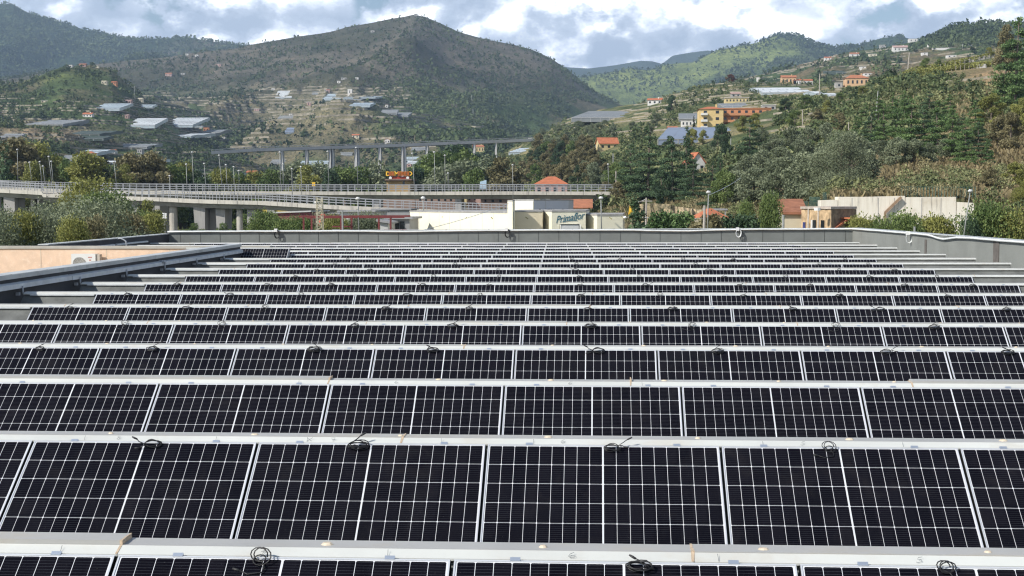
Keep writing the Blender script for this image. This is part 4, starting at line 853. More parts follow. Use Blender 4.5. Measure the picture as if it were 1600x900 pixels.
# far viaduct
vd = thing('viaduct', 'tall slender motorway viaduct crossing the valley far behind the overpasses', 'viaduct'); mb = MB(); VF = [(330, 236), (400, 231.5), (500, 228.5), (600, 225.5), (700, 221.5), (790, 218), (840, 216)]
VY = lambda x: 930 + (x - 560) * .25; P = [at(x, interp_pts(VF, x), VY(x)) for x in np.linspace(330, 840, 30)]
for a, b in zip(P[:-1], P[1:]): mb.hexa([(a[0], a[1], a[2] - 2.1), (b[0], b[1], b[2] - 2.1), (b[0], b[1] + 9, b[2] - 2.1), (a[0], a[1] + 9, a[2] - 2.1), (a[0], a[1], a[2]), (b[0], b[1], b[2]), (b[0], b[1] + 9, b[2]), (a[0], a[1] + 9, a[2])])
mb.build('deck', mat('far_concrete', (.40, .40, .40), .9, 0, .15, .05), vd)
gr = MB()
for a, b in zip(P[:-1], P[1:]): gr.beam((a[0], a[1] + .3, a[2] + .8), (b[0], b[1] + .3, b[2] + .8), .15, .35); gr.beam((a[0], a[1] + .3, a[2] + .1), (a[0], a[1] + .3, a[2] + .8), .15, .15)
gr.build('guard_rail', mat('far_rail_concrete', (.42, .42, .42), .9, 0, .1, .2), vd)
VP = mat('pier_concrete', (.47, .465, .45), .9, 0, .15, .05)
for (px, w_, yb) in ((441, 3.2, 250), (479, 4, 262), (516, 3.2, 270), (520.5, 2.4, 270), (556, 3.4, 276), (560, 2, 276), (593.5, 4.2, 268), (629, 3, 270), (633, 2.2, 270), (667, 4, 250), (705, 4, 238), (741, 3.4, 232), (775, 3, 228)):
    Y = VY(px) + 2; p = at(px, interp_pts(VF, px), Y); q = at(px, yb + 25, Y); wd = w_ * Y / F; MB().box(p[0] - wd / 2, p[0] + wd / 2, Y - 1.7, Y + 3, q[2], p[2] - 2.15).build('pier', VP, vd)
# street lamps
def lamp(px, ytop, pxb, yb, Y, label, group=None, arm=1, rad=.066, globe=.24, base=None):
    a = at(pxb, yb, Y); b = at(px, ytop, Y); t = thing('street_lamp', label, 'street lamp', a, 0, group); d = Vector(b - a)
    k = Y / 320.; MB().tube([(0, 0, -.4 if base is None else base), tuple(d * .5), tuple(d)], [rad * k * 1.3, rad * k, rad * .75 * k], 7).build('pole', LAMPP, t, True)
    g = MB(); r = globe * k; g.tube([(d.x - r * arm, d.y, d.z - r * .05), (d.x - r * .3 * arm, d.y, d.z + r * .28), (d.x + r * .5 * arm, d.y, d.z + r * .1), (d.x + r * arm, d.y, d.z - r * .2)], [r * .35, r * .75, r * .75, r * .3], 8)
    g.build('lamp_head', GLOBE, t, True); return t
LG = 'street lamps along the overpasses'
L1 = [(27, 234, 28, 281, 322, 'leaning lamp post at the left end of the overpass'), (46, 254, 50, 285, 322, 'short lamp post second from the left end of the overpass, before the yellowing trees'), (62, 253, 66, 289, 322, 'lamp post third along the overpass before the yellowing trees'), (67, 260, 70.5, 289, 326, 'lower lamp post right beside the third one at the left end of the overpass'),
      (76, 245, 82, 291, 322, 'bare tall post of the leaning pair on the overpass'), (80, 252.5, 84, 291, 324, 'lamp post leaning beside the tall bare one on the overpass'), (178, 253, 183, 297, 322, 'lamp post just past the yellow green tree on the overpass'), (265, 275, 266, 298, 330, 'very short lamp behind the overpass rail, before the bushy brown green tree'),
      (291, 257, 293, 312, 290, 'stout lamp on the ramp where the two overpasses split'), (300, 238, 303, 299, 324, 'tallest lamp with a curved tip at the overpass split'), (319, 256, 323, 312, 288, 'lamp on the ramp in front of the pale greenhouse roof'), (342, 243, 348, 299, 326, 'tall lamp on the level overpass between ramp lamps'), (353, 258, 355.5, 299, 330, 'lamp with round bowl close behind the tall one on the level overpass'),
      (365, 261, 367, 314, 288, 'ramp lamp beside the orange roofed far house'), (373, 267, 374, 299, 332, 'thin short lamp after the ramp lamp near the orange roofed house'), (437, 238, 439, 299, 325, 'tall lamp below the start of the far viaduct'), (442, 257, 443, 299, 335, 'shorter lamp close to the tall one below the viaduct'), (456, 264, 457, 317, 286, 'ramp lamp left of the grey greenhouses under the viaduct'),
      (470, 261, 472, 318, 286, 'ramp lamp in front of the second viaduct pier'), (512, 237, 514, 299, 325, 'tall lamp in front of the third viaduct pier'), (556.5, 231, 560, 299, 325, 'tall lamp overlapping the fourth viaduct pier'), (644, 240, 650, 327, 270, 'tall lamp standing beside the yellow rooftop sign'), (678.5, 238, 680, 299, 325, 'tall lamp before the big green tree beyond the sign'),
      (695, 243, 696, 299, 328, 'tall lamp with the small globe lamp to its right'), (700, 271, 700.5, 299, 330, 'small globe lamp beside the grey post'), (801, 258, 802, 331, 255, 'lamp post rising behind the white corner pillar of the cream building'), (950, 257, 951, 290, 330, 'lamp at the wooded end of the level overpass')]
for (a, b, c, d, Y, lab) in L1: lamp(a, b, c, d, Y, lab, LG, 1 if _tr.random() < .6 else -1)
L2 = [(559, 311, 561, 366, 118, 'white globe lamp in front of the ramp, among the red gantry posts'), (661, 310, 662, 345, 150, 'short lamp standing behind the long cream wall'), (939, 310, 940, 366, 100, 'white lamp in front of the last grey part of the cream building'), (1107, 301, 1105, 372, 96, 'white lamp before the dark hedge and the small red tiled roof'), (1516, 299, 1503, 385, 88, 'leaning white lamp beside the tall concrete retaining wall')]
for (a, b, c, d, Y, lab) in L2: lamp(a, b, c, d, Y, lab, None, 1, .14, .50)
POLEW = mat('timber_pole', (.42, .38, .33), .9, 0, .2, 2); 
def pole(px, yt, pxb, yb, Y, label, m=POLEW, r=.13, cross=False, name='utility_pole', cat='pole'):
    a = at(pxb, yb, Y); b = at(px, yt, Y); mb = MB(); mb.tube([tuple(a - np.array([0, 0, 2])), tuple(b)], [r, r * .7], 7)
    if cross: mb.beam(b - np.array([.7, 0, .4]), b + np.array([.7, 0, -.4]), .1, .1)
    return tag(mb.build(name, m, None), label, cat)
pole(535, 329, 536, 366, 112, 'plain pale pole between two red gantry posts', LAMPP, .10)
pole(1010, 309, 1009, 345, 170, 'timber pole in front of the eroded earth bank', POLEW, .14, True); pole(1101, 321, 1099, 372, 96, 'short timber pole beside the white lamp at the hedge', POLEW, .12)
pole(1224, 336, 1223, 372, 94, 'pale pole in front of the brown tiled shed', LAMPP, .12)
pole(1429, 354, 1429, 372, 92, 'short grey stake among the bushes under the concrete wall', LAMPP, .10)
pole(962.5, 267, 963, 292, 340, 'pole at the end of the level overpass among the trees', POLEW, .2); pole(958, 240, 958.5, 290, 380, 'grey pole in front of the cream house with a red roof', LAMPP, .2)
for (a, b, c, d, lab) in ((1421, 82, 1418, 109, 'pole above the vineyard terrace beside a stone hut'), (1372, 142, 1367, 192, 'tall pale pole standing among the dark pines'), (1281, 115, 1280, 152, 'pole on the bare ridge near the orange house'), (1254, 172, 1254, 194, 'pole among the grey bushes below the white greenhouse'), (1326, 191, 1326, 210, 'short pole left of the pine group'), (1142, 215, 1142, 234, 'thin pale pole below the blue greenhouse roof'), (1134, 198, 1134, 215, 'post in front of the yellow apartment block'), (1361, 178, 1359, 200, 'short pole leaning next to the tall pale pole')):
    P = SHEETS['near_hillside'].hit(c, d); pole(a, b, c, d, P[1], lab, LAMPP if 'pale' in lab else POLEW, .00045 * P[1])
# lattice mast
t = thing('lattice_mast', 'pale lattice mast standing before the ramp beside the orange tank', 'mast', at(500, 366, 116)); mb = MB(); Hm = 58 * 116 / F; w_ = .28
for sx in (-1, 1):
    for sy in (-1, 1): mb.beam((sx * w_, sy * w_, -1), (sx * w_ * .8, sy * w_ * .8, Hm), .05, .05)
for i in range(9):
    z = Hm * i / 9; s = 1 if i % 2 else -1; mb.beam((-s * w_, -w_, z), (s * w_, -w_, z + Hm / 9), .035, .035); mb.beam((-s * w_, w_, z), (s * w_, w_, z + Hm / 9), .035, .035); mb.beam((-w_, -w_, z), (w_, -w_, z), .04, .04)
mb.build('lattice', mat('pale_yellow_mast', (.50, .46, .33), .6), t); MB().box(-.42, -.1, -.2, .1, Hm * .84, Hm * .9).build('antenna_box', WHITEP, t)
# power lines
def wire(pts, label, r=.012, sag=.0):
    L = []; a, b = [at(*p) for p in pts]
    for i in range(13): u = i / 12; p = a * (1 - u) + b * u; p[2] -= sag * 4 * u * (1 - u); L.append(tuple(p))
    tag(MB().tube(L, r, 4).build('overhead_wire', SEAM if r > .03 else GALV, None), label, 'wire')
wire([(650, 362, 100), (795, 318, 128)], 'cable rising across the long cream wall to its corner pillar', .022, .15)
wire([(1107, 305, 96), (1157, 278, 140)], 'wire running up from the white lamp to the grey trees', .02, .1)
wire([(972, 339, 140), (1190, 341, 130)], 'thin wire strung above the clipped hedge', .016, .1)
wire([(985, 318, 170), (1009, 311, 170)], 'pair of wires at the timber pole by the earth bank', .02, .1)
wire([(1370, 330 - 250, 700), (1565, 66, 520)], 'high wire crossing above the vineyard', .05, 2.)
# ================================================================ cream building in the middle
CREAM = mat('cream_render', (0.86, 0.82, 0.64), 0.85, 0, 0.04, .3, (.80, .75, .58), .12); CREAM_SHADE = mat('cream_render_shade', (0.78, 0.68, 0.49), .85, 0, .08, .4); GREYP = mat('shade_grey_cladding', (.62, .64, .67), .7, 0, .08, .4)  # sand and grey tones put the shade of the cream walls into colour
DARKW = mat('dark_window_glass', (.02, .025, .03), .15, spec=.6); COPE = mat('grey_coping', (.36, .35, .33), .7)
cb = thing('industrial_building', 'cream industrial building with stepped white corners and a blue script sign', 'building')
zt = at(720, 331, 140)[2]
cor = [(640, 152), (795, 133.5)]
def pxp(px, Y): p = at(px, 350, Y); return (p[0], p[1])
def wallface(mb, A, B, z0, z1, th=.5):
    a = Vector((*A, 0)); b = Vector((*B, 0)); d = (b - a).normalized(); n = Vector((-d.y, d.x, 0)) * th
    mb.hexa([(a.x, a.y, z0), (b.x, b.y, z0), (b.x + n.x, b.y + n.y, z0), (a.x + n.x, a.y + n.y, z0), (a.x, a.y, z1), (b.x, b.y, z1), (b.x + n.x, b.y + n.y, z1), (a.x + n.x, a.y + n.y, z1)])
JNT = mat('panel_joint_line', (.45, .42, .33), .9)  # joint lines, darker than the cream render
A, B = pxp(640.5, 152), pxp(794, 133.5); zA = at(640, 331.5, 152)[2]; zB = at(795, 331.5, 133.5)[2]
def block(name, pts, ztop, m, z0=0, parent=None):
    poly = [pxp(*p) for p in pts]; mb = MB(); mb.prism(poly, z0, ztop); o = mb.build(name, m, parent or cb); j_ = MB()
    for a, b in zip(poly, poly[1:] + poly[:1]):
        va, vb = Vector((*a, 0)), Vector((*b, 0)); L_ = (vb - va).length
        for i in range(1, int(L_ / 2.4)): q = va.lerp(vb, i * 2.4 / L_); j_.beam((q.x, q.y, 2), (q.x, q.y, ztop - .03), .025, .025)
    if j_.v and name != 'sign_wing': tag(j_.build('panel_joint', JNT, o), kind='stuff')
    c = MB(); cx = sum(p[0] for p in poly) / len(poly); cy_ = sum(p[1] for p in poly) / len(poly)
    big_ = [((p[0] - cx) * 1.006 + cx, (p[1] - cy_) * 1.006 + cy_) for p in poly]; c.prism(big_, ztop + .004, ztop + .16); c.build('coping', COPE, o); return o
zt1 = at(700, 332.2, 142)[2]
block('long_wing', [(640.5, 152), (794, 133.5), (842, 150), (700, 172)], zt1, CREAM)
block('corner_pillar', [(793, 133), (801, 132.2), (804.5, 133.2), (797, 134.4)], at(797, 315, 133)[2], CREAM)
block('central_wing', [(802, 134), (847.5, 134.8), (860, 150), (812, 150)], at(820, 331.5, 134)[2], CREAM_SHADE)
block('sign_wing', [(847.7, 137.5), (862, 134.3), (915, 135.3), (921, 151), (850, 151)], at(880, 331, 136)[2], CREAM)
block('end_wing', [(914, 138.2), (933, 135), (973, 135.8), (976, 152), (917, 152)], at(940, 337, 136)[2], CREAM)
block('upper_hall', [(802.5, 165), (834, 160), (888, 166), (896, 186), (808, 186)], at(840, 313.5, 163)[2], GREYP)
# bright skin on the faces turned to the sun: sunlight put into the colour of the hall
uh = MB(); a, b = pxp(802.3, 164.85), pxp(834, 159.85); wallface(uh, a, b, 3, at(820, 314.2, 162)[2], -.08); uh.build('sunlit_tint_front', CREAM, cb)
wn = MB()
for px in (843.5, 858, 861.5, 865, 879): p = at(px, 328, 159.8 + (px - 834) * .111 ); wn.box(p[0] - .10, p[0] + .13, p[1] - .05, p[1] - .01, p[2] - .12, p[2] + .12); wn.cut()
build_each(wn, 'slot_window', DARKW, cb)
def text_mesh(name, s, size, m, extrude=.02, shear=0, bold=0):
    cu = bpy.data.curves.new(name, 'FONT'); cu.body = s; cu.size = size; cu.extrude = extrude; cu.shear = shear; cu.offset = bold; cu.align_x = 'CENTER'; cu.align_y = 'CENTER'
    o = bpy.data.objects.new(name, cu); COL.objects.link(o); bpy.context.view_layer.update(); dg = bpy.context.evaluated_depsgraph_get(); me = bpy.data.meshes.new_from_object(o.evaluated_get(dg)); bpy.data.objects.remove(o); me.materials.clear(); me.materials.append(m); me.name = name; return me
SGN = mat('blue_green_lettering', (.05, .16, .21), .6)
A2, B2 = np.array(pxp(862, 134.3)), np.array(pxp(915, 135.3)); dv = (B2 - A2) / np.linalg.norm(B2 - A2); nv = np.array([dv[1], -dv[0]])
def on_sign(px, py, off=.022):
    best = None
    for u in np.linspace(0, np.linalg.norm(B2 - A2), 80):
        q = A2 + dv * u + nv * off; x, y = proj(np.array([q[0], q[1], 10.]));
        if best is None or abs(x - px) < best[0]: best = (abs(x - px), q)
    q = best[1]; p = at(px, py, q[1]); return Vector((q[0], q[1], p[2]))
rz = math.atan2(dv[1], dv[0])
so = link('script_sign', text_mesh('script_sign', 'Primaflor', .98, SGN, .006, .5, .004), cb); so.location = on_sign(889.5, 340.5); so.rotation_euler = (R_(90), R_(-9), rz); so.scale = (.78, 1, 1)
ul = MB(); pts = [on_sign(px, py) for px, py in ((878, 347), (886, 345), (894, 344.3), (902, 344.2))]; ul.tube(pts, .03, 5); ul.build('sign_flourish', SGN, cb)
bx = MB(); c = on_sign(890, 355.5, .02); hw = 15.0 * 135 / F; bx.hexa([(c.x - dv[0] * hw + nv[0] * o1, c.y - dv[1] * hw + nv[1] * o1, c.z + z) if s < 0 else (c.x + dv[0] * hw + nv[0] * o1, c.y + dv[1] * hw + nv[1] * o1, c.z + z) for z in (-.45, .32) for (s, o1) in ((-1, 0), (1, 0), (1, .25), (-1, .25))])
sb = bx.build('sign_board', mat('grey_sign_board', (.70, .70, .67), .6, 0, .1, 2), cb)
fr2 = MB(); P4 = [on_sign(875, 350.3, .3), on_sign(905, 350.3, .3), on_sign(905, 362, .3), on_sign(875, 362, .3)]
for a, b in zip(P4, P4[1:] + P4[:1]): fr2.beam(a, b, .05, .05, (0, 1, 0))
fr2.build('board_rim', SEAM, sb)
ww = MB()
for px, w_ in ((905.5, 1.2),): p = on_sign(px, 354, .3); ww.box(p.x, p.x + .12, p.y - .05, p.y + .05, p.z - .5, p.z + .2)
ww.build('board_edge_strip', WHITEP, sb)  # narrow white strip at the board edge
fl = MB()
for (px, py, Y) in ((643.5, 343, 151.4), (692.5, 340, 145.6), (730, 341, 141.0), (769, 341, 136.4), (823, 340.5, 134.2), (954, 341, 135.3), (973, 340, 135.6)):
    p = at(px, py, Y - .25); fl.beam(p + np.array([-.12, 0, .1]), p + np.array([.14, 0, -.1]), .16, .09); fl.cut()
build_each(fl, 'wall_lamp', mat('dull_brass_lamp', (.33, .29, .12), .5), cb)
p = at(972.5, 341, 135.9); MB().tube([(p[0], p[1], p[2]), (p[0] + .35, p[1] - .1, p[2] + .12)], .13, 7).build('floodlight', WHITEP, cb)
pp = MB(); [pp.tube([at(802 + d_, 331, 132.6), at(802 + d_, 366, 132.6)], .05, 6) for d_ in (0,)]; pp.build('drain_pipe', SEAM, cb)
# yellow sign house
YEL = mat('yellow_sign_plastic', (.88, .52, .05), .5); REDB = mat('red_sign_band', (.34, .045, .025), .5); OCH = mat('ochre_render', (.40, .27, .12), .85, 0, .15, .5)
Y = 372; t = thing('sign_house', 'ochre building carrying a yellow rooftop sign above a red band', 'building', at(620, 300, Y)); S = Y / F; o = t.location
def rel(px, py, dy=0): p = at(px, py, Y + dy); return (p[0] - o.x, p[1] - o.y, p[2] - o.z)
a, b = rel(604, 283), rel(641, 283); MB().box(a[0], b[0], 0, 9, -16, a[2]).build('wall', OCH, t)
a, b = rel(602, 282), rel(644, 282); MB().box(a[0], b[0], -1, 10, a[2], a[2] + .42).build('roof_slab', mat('brown_slab', (.20, .14, .11), .8), t)
a, b = rel(608, 280.5), rel(640, 275.6); MB().box(a[0], b[0], .6, .9, a[2], b[2]).build('red_band', REDB, t)
lt = link('sign_letters', text_mesh('sign_letters', 'DI MECO', 1.9, YEL, .12, 0, .075), t); lt.location = rel(623.5, 271.6, .4); lt.rotation_euler = (R_(90), 0, 0); lt.scale = (.93, .80, 1)
for px in (610, 637): a = rel(px, 278); MB().tube([(a[0], -.1, a[2]), (a[0], .2, a[2])], .40, 12).build('white_emblem', WHITEP, t)
BOXY = mat('orange_letter_box', (.36, .10, .015), .5)
for i, ch in enumerate('DI MECO'):
    if ch != ' ': x_ = lt.location.x - 2.45 + i * .815; MB().box(x_ - .33, x_ + .33, .12, .40, lt.location.z - .52, lt.location.z + .62).build('letter_box', BOXY, t)
mb = MB()
for px in (612, 622, 634): a, b = rel(px, 281), rel(px, 269); mb.beam((a[0], 1.0, a[2]), (b[0], 1.0, b[2]), .12, .12)
mb.build('sign_frame', STEEL, t); mb = MB(); a = rel(632, 286); mb.box(a[0] - .5, a[0] + .1, -.05, -.01, a[2] - .6, a[2] + .6); mb.build('window', DARKW, t)
# ================================================================ red gantry and sheds under the overpass
REDS = mat('oxide_red_steel', (0.17, 0.035, 0.035), 0.6, 0, .2, .8); REDP = mat('red_brown_cladding', (.22, .07, .075), .7, 0, .12, .5)
Y = 118; t = thing('steel_gantry', 'dark red steel gantry of posts and beams in front of the bushes', 'gantry', at(550, 362, Y)); o = t.location
def rl(px, py, dy=0): p = at(px, py, Y + dy); return Vector((p[0] - o.x, p[1] - o.y, p[2] - o.z))
MB().beam(rl(467, 338.3), rl(641, 337.6), .2, .15).build('beam', REDS, t)
for px in (474.5, 487, 533, 549.5, 592, 610.5):
    MB().beam(rl(px, 368), rl(px, 338.8), .16 if px not in (549.5, 610.5) else .26, .14, (1, 0, 0)).build('post', REDS, t)
MB().beam(rl(519, 354), rl(552, 354), .09, .12).build('cross_rail', REDS, t); MB().beam(rl(600, 359.5), rl(636, 359), .09, .10).build('cross_rail', REDS, t); MB().beam(rl(519, 359), rl(552, 359.5), .09, .08).build('cross_rail', STEEL, t)
MB().beam(rl(480, 340.2, 4), rl(632, 339.6, 4), .12, .12).build('beam', REDS, t)
WHS = mat('white_sheet', (.50, .50, .48), .6, 0, .1, .5); GRS = mat('grey_sheet', (.30, .30, .30), .7, 0, .12, .5); YELW = mat('yellow_wall', (.55, .42, .08), .8, 0, .12, .4)
def shed(px0, px1, yt, yb, Y, dep, m, label, slant=0, roofm=None, name='shed', cat='shed', win=(), ob=0.35):
    a, b = at(px0, yt, Y), at(px1, yt, Y); t = thing(name, label, cat, (a[0], Y, 0)); zb = at(px0, yb, Y)[2]; z = a[2]; w_ = b[0] - a[0]; z2 = z + slant * Y / F
    zb = min(zb, 0.0)
    MB().hexa([(0, 0, zb), (w_, 0, zb), (w_, dep, zb), (0, dep, zb), (0, 0, z), (w_, 0, z2), (w_, dep, z2), (0, dep, z)]).build('wall', m, t)
    MB().hexa([(-ob, -ob, z + .01), (w_ + ob, -ob, z2 + .01), (w_ + ob, dep + ob, z2 + .01), (-ob, dep + ob, z + .01), (-ob, -ob, z + .22), (w_ + ob, -ob, z2 + .22), (w_ + ob, dep + ob, z2 + .22), (-ob, dep + ob, z + .22)]).build('roof', roofm or m, t)
    for (x0, x1, y0, y1) in win:
        p, q = at(x0, y0, Y), at(x1, y1, Y); MB().box(p[0] - a[0], q[0] - a[0], -.06, -.012, q[2], p[2]).build('window', DARKW, t)
    return t
shed(426, 483, 333.5, 350, 205, 14, REDP, 'long red brown shed with a pale sloping edge under the ramp', 2.2, WHS)
shed(410, 460, 323.8, 333, 320, 10, YELW, 'yellow wall building seen under the ramp before the red brown shed', 0, YELW); shed(468, 531, 326.5, 336, 322, 10, YELW, 'yellow wall building continuing past the grey ramp pier', 0, YELW)
shed(531, 583, 331.5, 346, 180, 12, WHS, 'white sheet metal box shed with a dark top edge behind the gantry', .2, GRS); shed(510, 531, 335, 343, 215, 8, GRS, 'low grey shed beside the orange tank')
shed(594, 606, 346, 362, 135, 6, WHS, 'small white gable end next to the blue windowed hut', -4, GRS); shed(604, 640, 342.5, 362, 140, 7, GRS, 'low grey hut with large blue windows beside the long cream wall', 0, GRS, 'hut', 'hut', ((617, 624, 346, 358), (625, 632, 346, 358), (610, 615, 346, 358)))
shed(583, 640, 328, 340, 250, 10, GRS, 'flat grey building in the shade under the ramp end', 0, GRS, 'building', 'building')
t = thing('storage_tank', 'orange red domed tank behind the lattice mast', 'tank', at(505, 345, 190)); t.location.z = at(505, 345, 190)[2]; TKM = mat('orange_red_tank', (.55, .10, .045), .5, 0, .1, 1)
MB().tube([(0, 0, -9), (0, 0, .2), (0, 0, .65), (0, 0, .9), (0, 0, 1.0)], [.62, .62, .5, .28, .05], 16).build('tank_shell', TKM, t, True)
# row of houses seen under the level overpass
ORT = mat('terracotta_tiles', (.42, .17, .09), .85, 0, .25, 1.2, (.28, .13, .08), .8, .4, 8); ORT2 = mat('bright_terracotta', (.46, .155, .075), .85, 0, .2, 1.0, None, 1, .3, 6)
BRW = mat('brown_plaster', (.27, .19, .15), .9, 0, .15, .4); PINKW = mat('pink_plaster', (.46, .31, .27), .9, 0, .1, .4); YPL = mat('pale_yellow_plaster', (.62, .50, .26), .9, 0, .1, .4); CREMW = mat('cream_plaster', (.60, .54, .40), .9, 0, .1, .4); WPL = mat('white_plaster', (.68, .66, .62), .9, 0, .08, .4)
OPL = mat('orange_plaster', (.52, .24, .12), .9, 0, .1, .3); YBR = mat('bright_yellow_plaster', (.66, .49, .23), .9, 0, .08, .3); GRP = mat('grey_plaster', (.38, .37, .35), .9, 0, .15, .5); PCH = mat('peach_plaster', (.62, .41, .24), .9, 0, .1, .3); RBR = mat('dark_red_plaster', (.27, .12, .10), .9, 0, .1, .3)
shed(596, 712, 307.0, 325, 345, 12, BRW, 'brown flat building in the shadow of the level overpass', 0, GRS, 'building', 'building', tuple((x, x + 3, 310, 314) for x in (655, 664, 673, 684, 694, 703)))
shed(715, 729, 306.5, 325, 348, 9, YPL, 'small pale yellow building with one grey window under the level overpass', 0, YPL, 'building', 'building', ((719, 722, 309, 313),)); shed(729, 751, 307, 325, 352, 9, PINKW, 'pinkish wall with windows between the yellow building and the orange roof', 0, PINKW, 'building', 'building', ((732, 735, 309, 313), (740, 743, 309, 313)))
shed(752, 800, 309.5, 325, 346, 9, BRW, 'brown building with an orange tiled edge behind the cream pillar', 0, ORT, 'building', 'building', ((757, 760, 312, 316), (768, 772, 312, 316), (780, 784, 312, 316)), .9)
shed(835, 844, 306, 320, 345, 6, YPL, 'pale yellow wall stub under the overpass above the grey hall', 0, YPL, 'building', 'building'); shed(846, 859, 306, 320, 346, 6, WPL, 'white wall stub under the overpass above the grey hall', 0, WPL, 'building', 'building'); shed(860, 887, 306.5, 320, 350, 6, PINKW, 'rose coloured wall with a window above the grey hall', 0, REDP, 'building', 'building', ((868, 871, 309, 313),))
# ---- houses
def house(P, w_, h_, d_, wm, rm, label, roof='gable', rz=0.0, floors=1, cols=2, name='house', deep=6.0, rh=None, group=None, windows=True, bal=False, cat='house'):
    t = thing(name, label, cat, (P[0], P[1], P[2]), rz, group); w2 = w_ / 2
    MB().box(-w2, w2, 0, d_, -deep, h_).build('wall', wm, t); e = .25 + w_ * .02; rh = rh if rh is not None else (w_ * .16 if roof == 'gable' else w_ * .18)
    r = MB()
    if roof == 'flat': r.box(-w2 - e * .5, w2 + e * .5, -e * .5, d_ + e * .5, h_ + .01, h_ + .3)
    elif roof == 'gable':                    # ridge along x
        for s in (0, 1):
            y0, y1 = (-e, d_ / 2) if s == 0 else (d_ + e, d_ / 2); r.hexa([(-w2 - e, y0, h_ - .1), (w2 + e, y0, h_ - .1), (w2 + e, y1, h_ + rh), (-w2 - e, y1, h_ + rh), (-w2 - e, y0, h_ + .12), (w2 + e, y0, h_ + .12), (w2 + e, y1, h_ + rh + .22), (-w2 - e, y1, h_ + rh + .22)])
        g = MB(); [g.hexa([(x, .02, h_), (x + .2, .02, h_), (x + .2, d_ - .02, h_), (x, d_ - .02, h_), (x, d_ / 2 - .05, h_ + rh - .02), (x + .2, d_ / 2 - .05, h_ + rh - .02), (x + .2, d_ / 2 + .05, h_ + rh - .02), (x, d_ / 2 + .05, h_ + rh - .02)]) for x in (-w2, w2 - .2)]; g.build('gable_end', wm, t)
    elif roof == 'front':                    # ridge along y, gable to the viewer
        for s in (-1, 1): r.hexa([(s * (w2 + e), -e, h_ - .1), (0, -e, h_ + rh), (0, d_ + e, h_ + rh), (s * (w2 + e), d_ + e, h_ - .1), (s * (w2 + e), -e, h_ + .12), (0, -e, h_ + rh + .22), (0, d_ + e, h_ + rh + .22), (s * (w2 + e), d_ + e, h_ + .12)])
        g = MB(); g.hexa([(-w2, .01, h_), (w2, .01, h_), (w2, .25, h_), (-w2, .25, h_), (-.05, .01, h_ + rh), (.05, .01, h_ + rh), (.05, .25, h_ + rh), (-.05, .25, h_ + rh)]); g.build('gable_end', wm, t)
    else:                                    # hip
        k = min(w2, d_ / 2) * .75; r.hexa([(-w2 - e, -e, h_ + .01), (w2 + e, -e, h_ + .01), (w2 + e, d_ + e, h_ + .01), (-w2 - e, d_ + e, h_ + .01), (-w2 + k, d_ / 2 - .05, h_ + rh), (w2 - k, d_ / 2 - .05, h_ + rh), (w2 - k, d_ / 2 + .05, h_ + rh), (-w2 + k, d_ / 2 + .05, h_ + rh)])
    ro = r.build('roof', rm, t)
    if w_ > 9 and roof != 'flat': MB().box(w_ * .2, w_ * .2 + .7, d_ * .35, d_ * .35 + .7, h_ + rh * .3, h_ + rh + .8).build('chimney', wm, ro)
    if windows:
        fh_ = h_ / floors
        for f in range(floors):
            for c in range(cols):
                x = -w2 + w_ * (c + .5) / cols; ww_ = min(1.3, w_ / cols * .38); z = f * fh_ + fh_ * .32
                MB().box(x - ww_ / 2, x + ww_ / 2, -.07, -.012, z, z + fh_ * .42).build('window', DARKW, t)
    if bal:
        for f in range(floors): MB().box(-w2 - .3, w2 + .2, -1.5, -.01, f * h_ / floors + h_ / floors * .96 - h_ / floors, f * h_ / floors + h_ / floors * .96 - h_ / floors + 1.0).build('balcony', rm if isinstance(bal, bool) else bal, t)
    return t
def hh(sheet, px, yb, wpx, hpx, wm, rm, label, roof='gable', **kw):
    P = SHEETS[sheet].hit(px, yb); S = P[1] / F; CLEAR.append((px - wpx / 2, px + wpx / 2, yb - hpx - 2, yb - .5)); return house(P - np.array([0, 0, .2]), wpx * S, hpx * S, kw.pop('d', max(6, wpx * S * .7)), wm, rm, label, roof, **kw)
Y = 350; P = at(861, 289, Y); house((P[0], Y, P[2] - 3), 50 * Y / F, 3.2, 9, PINKW, ORT2, 'house with a wide orange hipped roof showing above the level overpass', 'hip', rh=2.0, deep=14, cols=4)
P = at(893, 322, 300); house((P[0] + 1.0, 300, P[2] - 5), 46 * 300 / F, 4.6, 11, CREMW, ORT, 'low house with a faded orange roof below the end of the overpass', 'gable', rh=1.7, deep=8, cols=4)
P = at(890, 313.5, 312); tag(MB().box(P[0] - 5.2, P[0] + 5, 312, 313, P[2] - .3, P[2] + .25).build('awning', PINKW, None), 'pink and white awning strip above the faded orange roof', 'awning')
H_ = 'near_hillside'
hh(H_, 951, 233, 30, 9, YPL, ORT2, 'cream house with a red gabled roof on the wooded slope', 'gable', rz=.25, cols=3, rh=2.6)
hh(H_, 934, 232, 7, 7, WPL, GRP, 'small white outbuilding beside the cream red roofed house', 'flat', cols=1)
hh(H_, 1022, 163, 22, 7, WPL, ORT2, 'long white house with a thin red roof on the ridge', 'gable', rz=-.15, cols=3, rh=1.4)
hh(H_, 1186, 123, 10, 9, WPL, GRP, 'pale cylindrical looking water house beside the umbrella pine', 'flat', cols=1)
hh(H_, 1090, 265, 24, 10, WPL, ORT2, 'small house with a red roof almost hidden by the cedars', 'front', rz=.3, cols=2, rh=3.)
hh(H_, 1050, 206, 14, 7, YBR, ORT, 'little yellow house with a brown tiled roof left of the apartments', 'gable', cols=2)
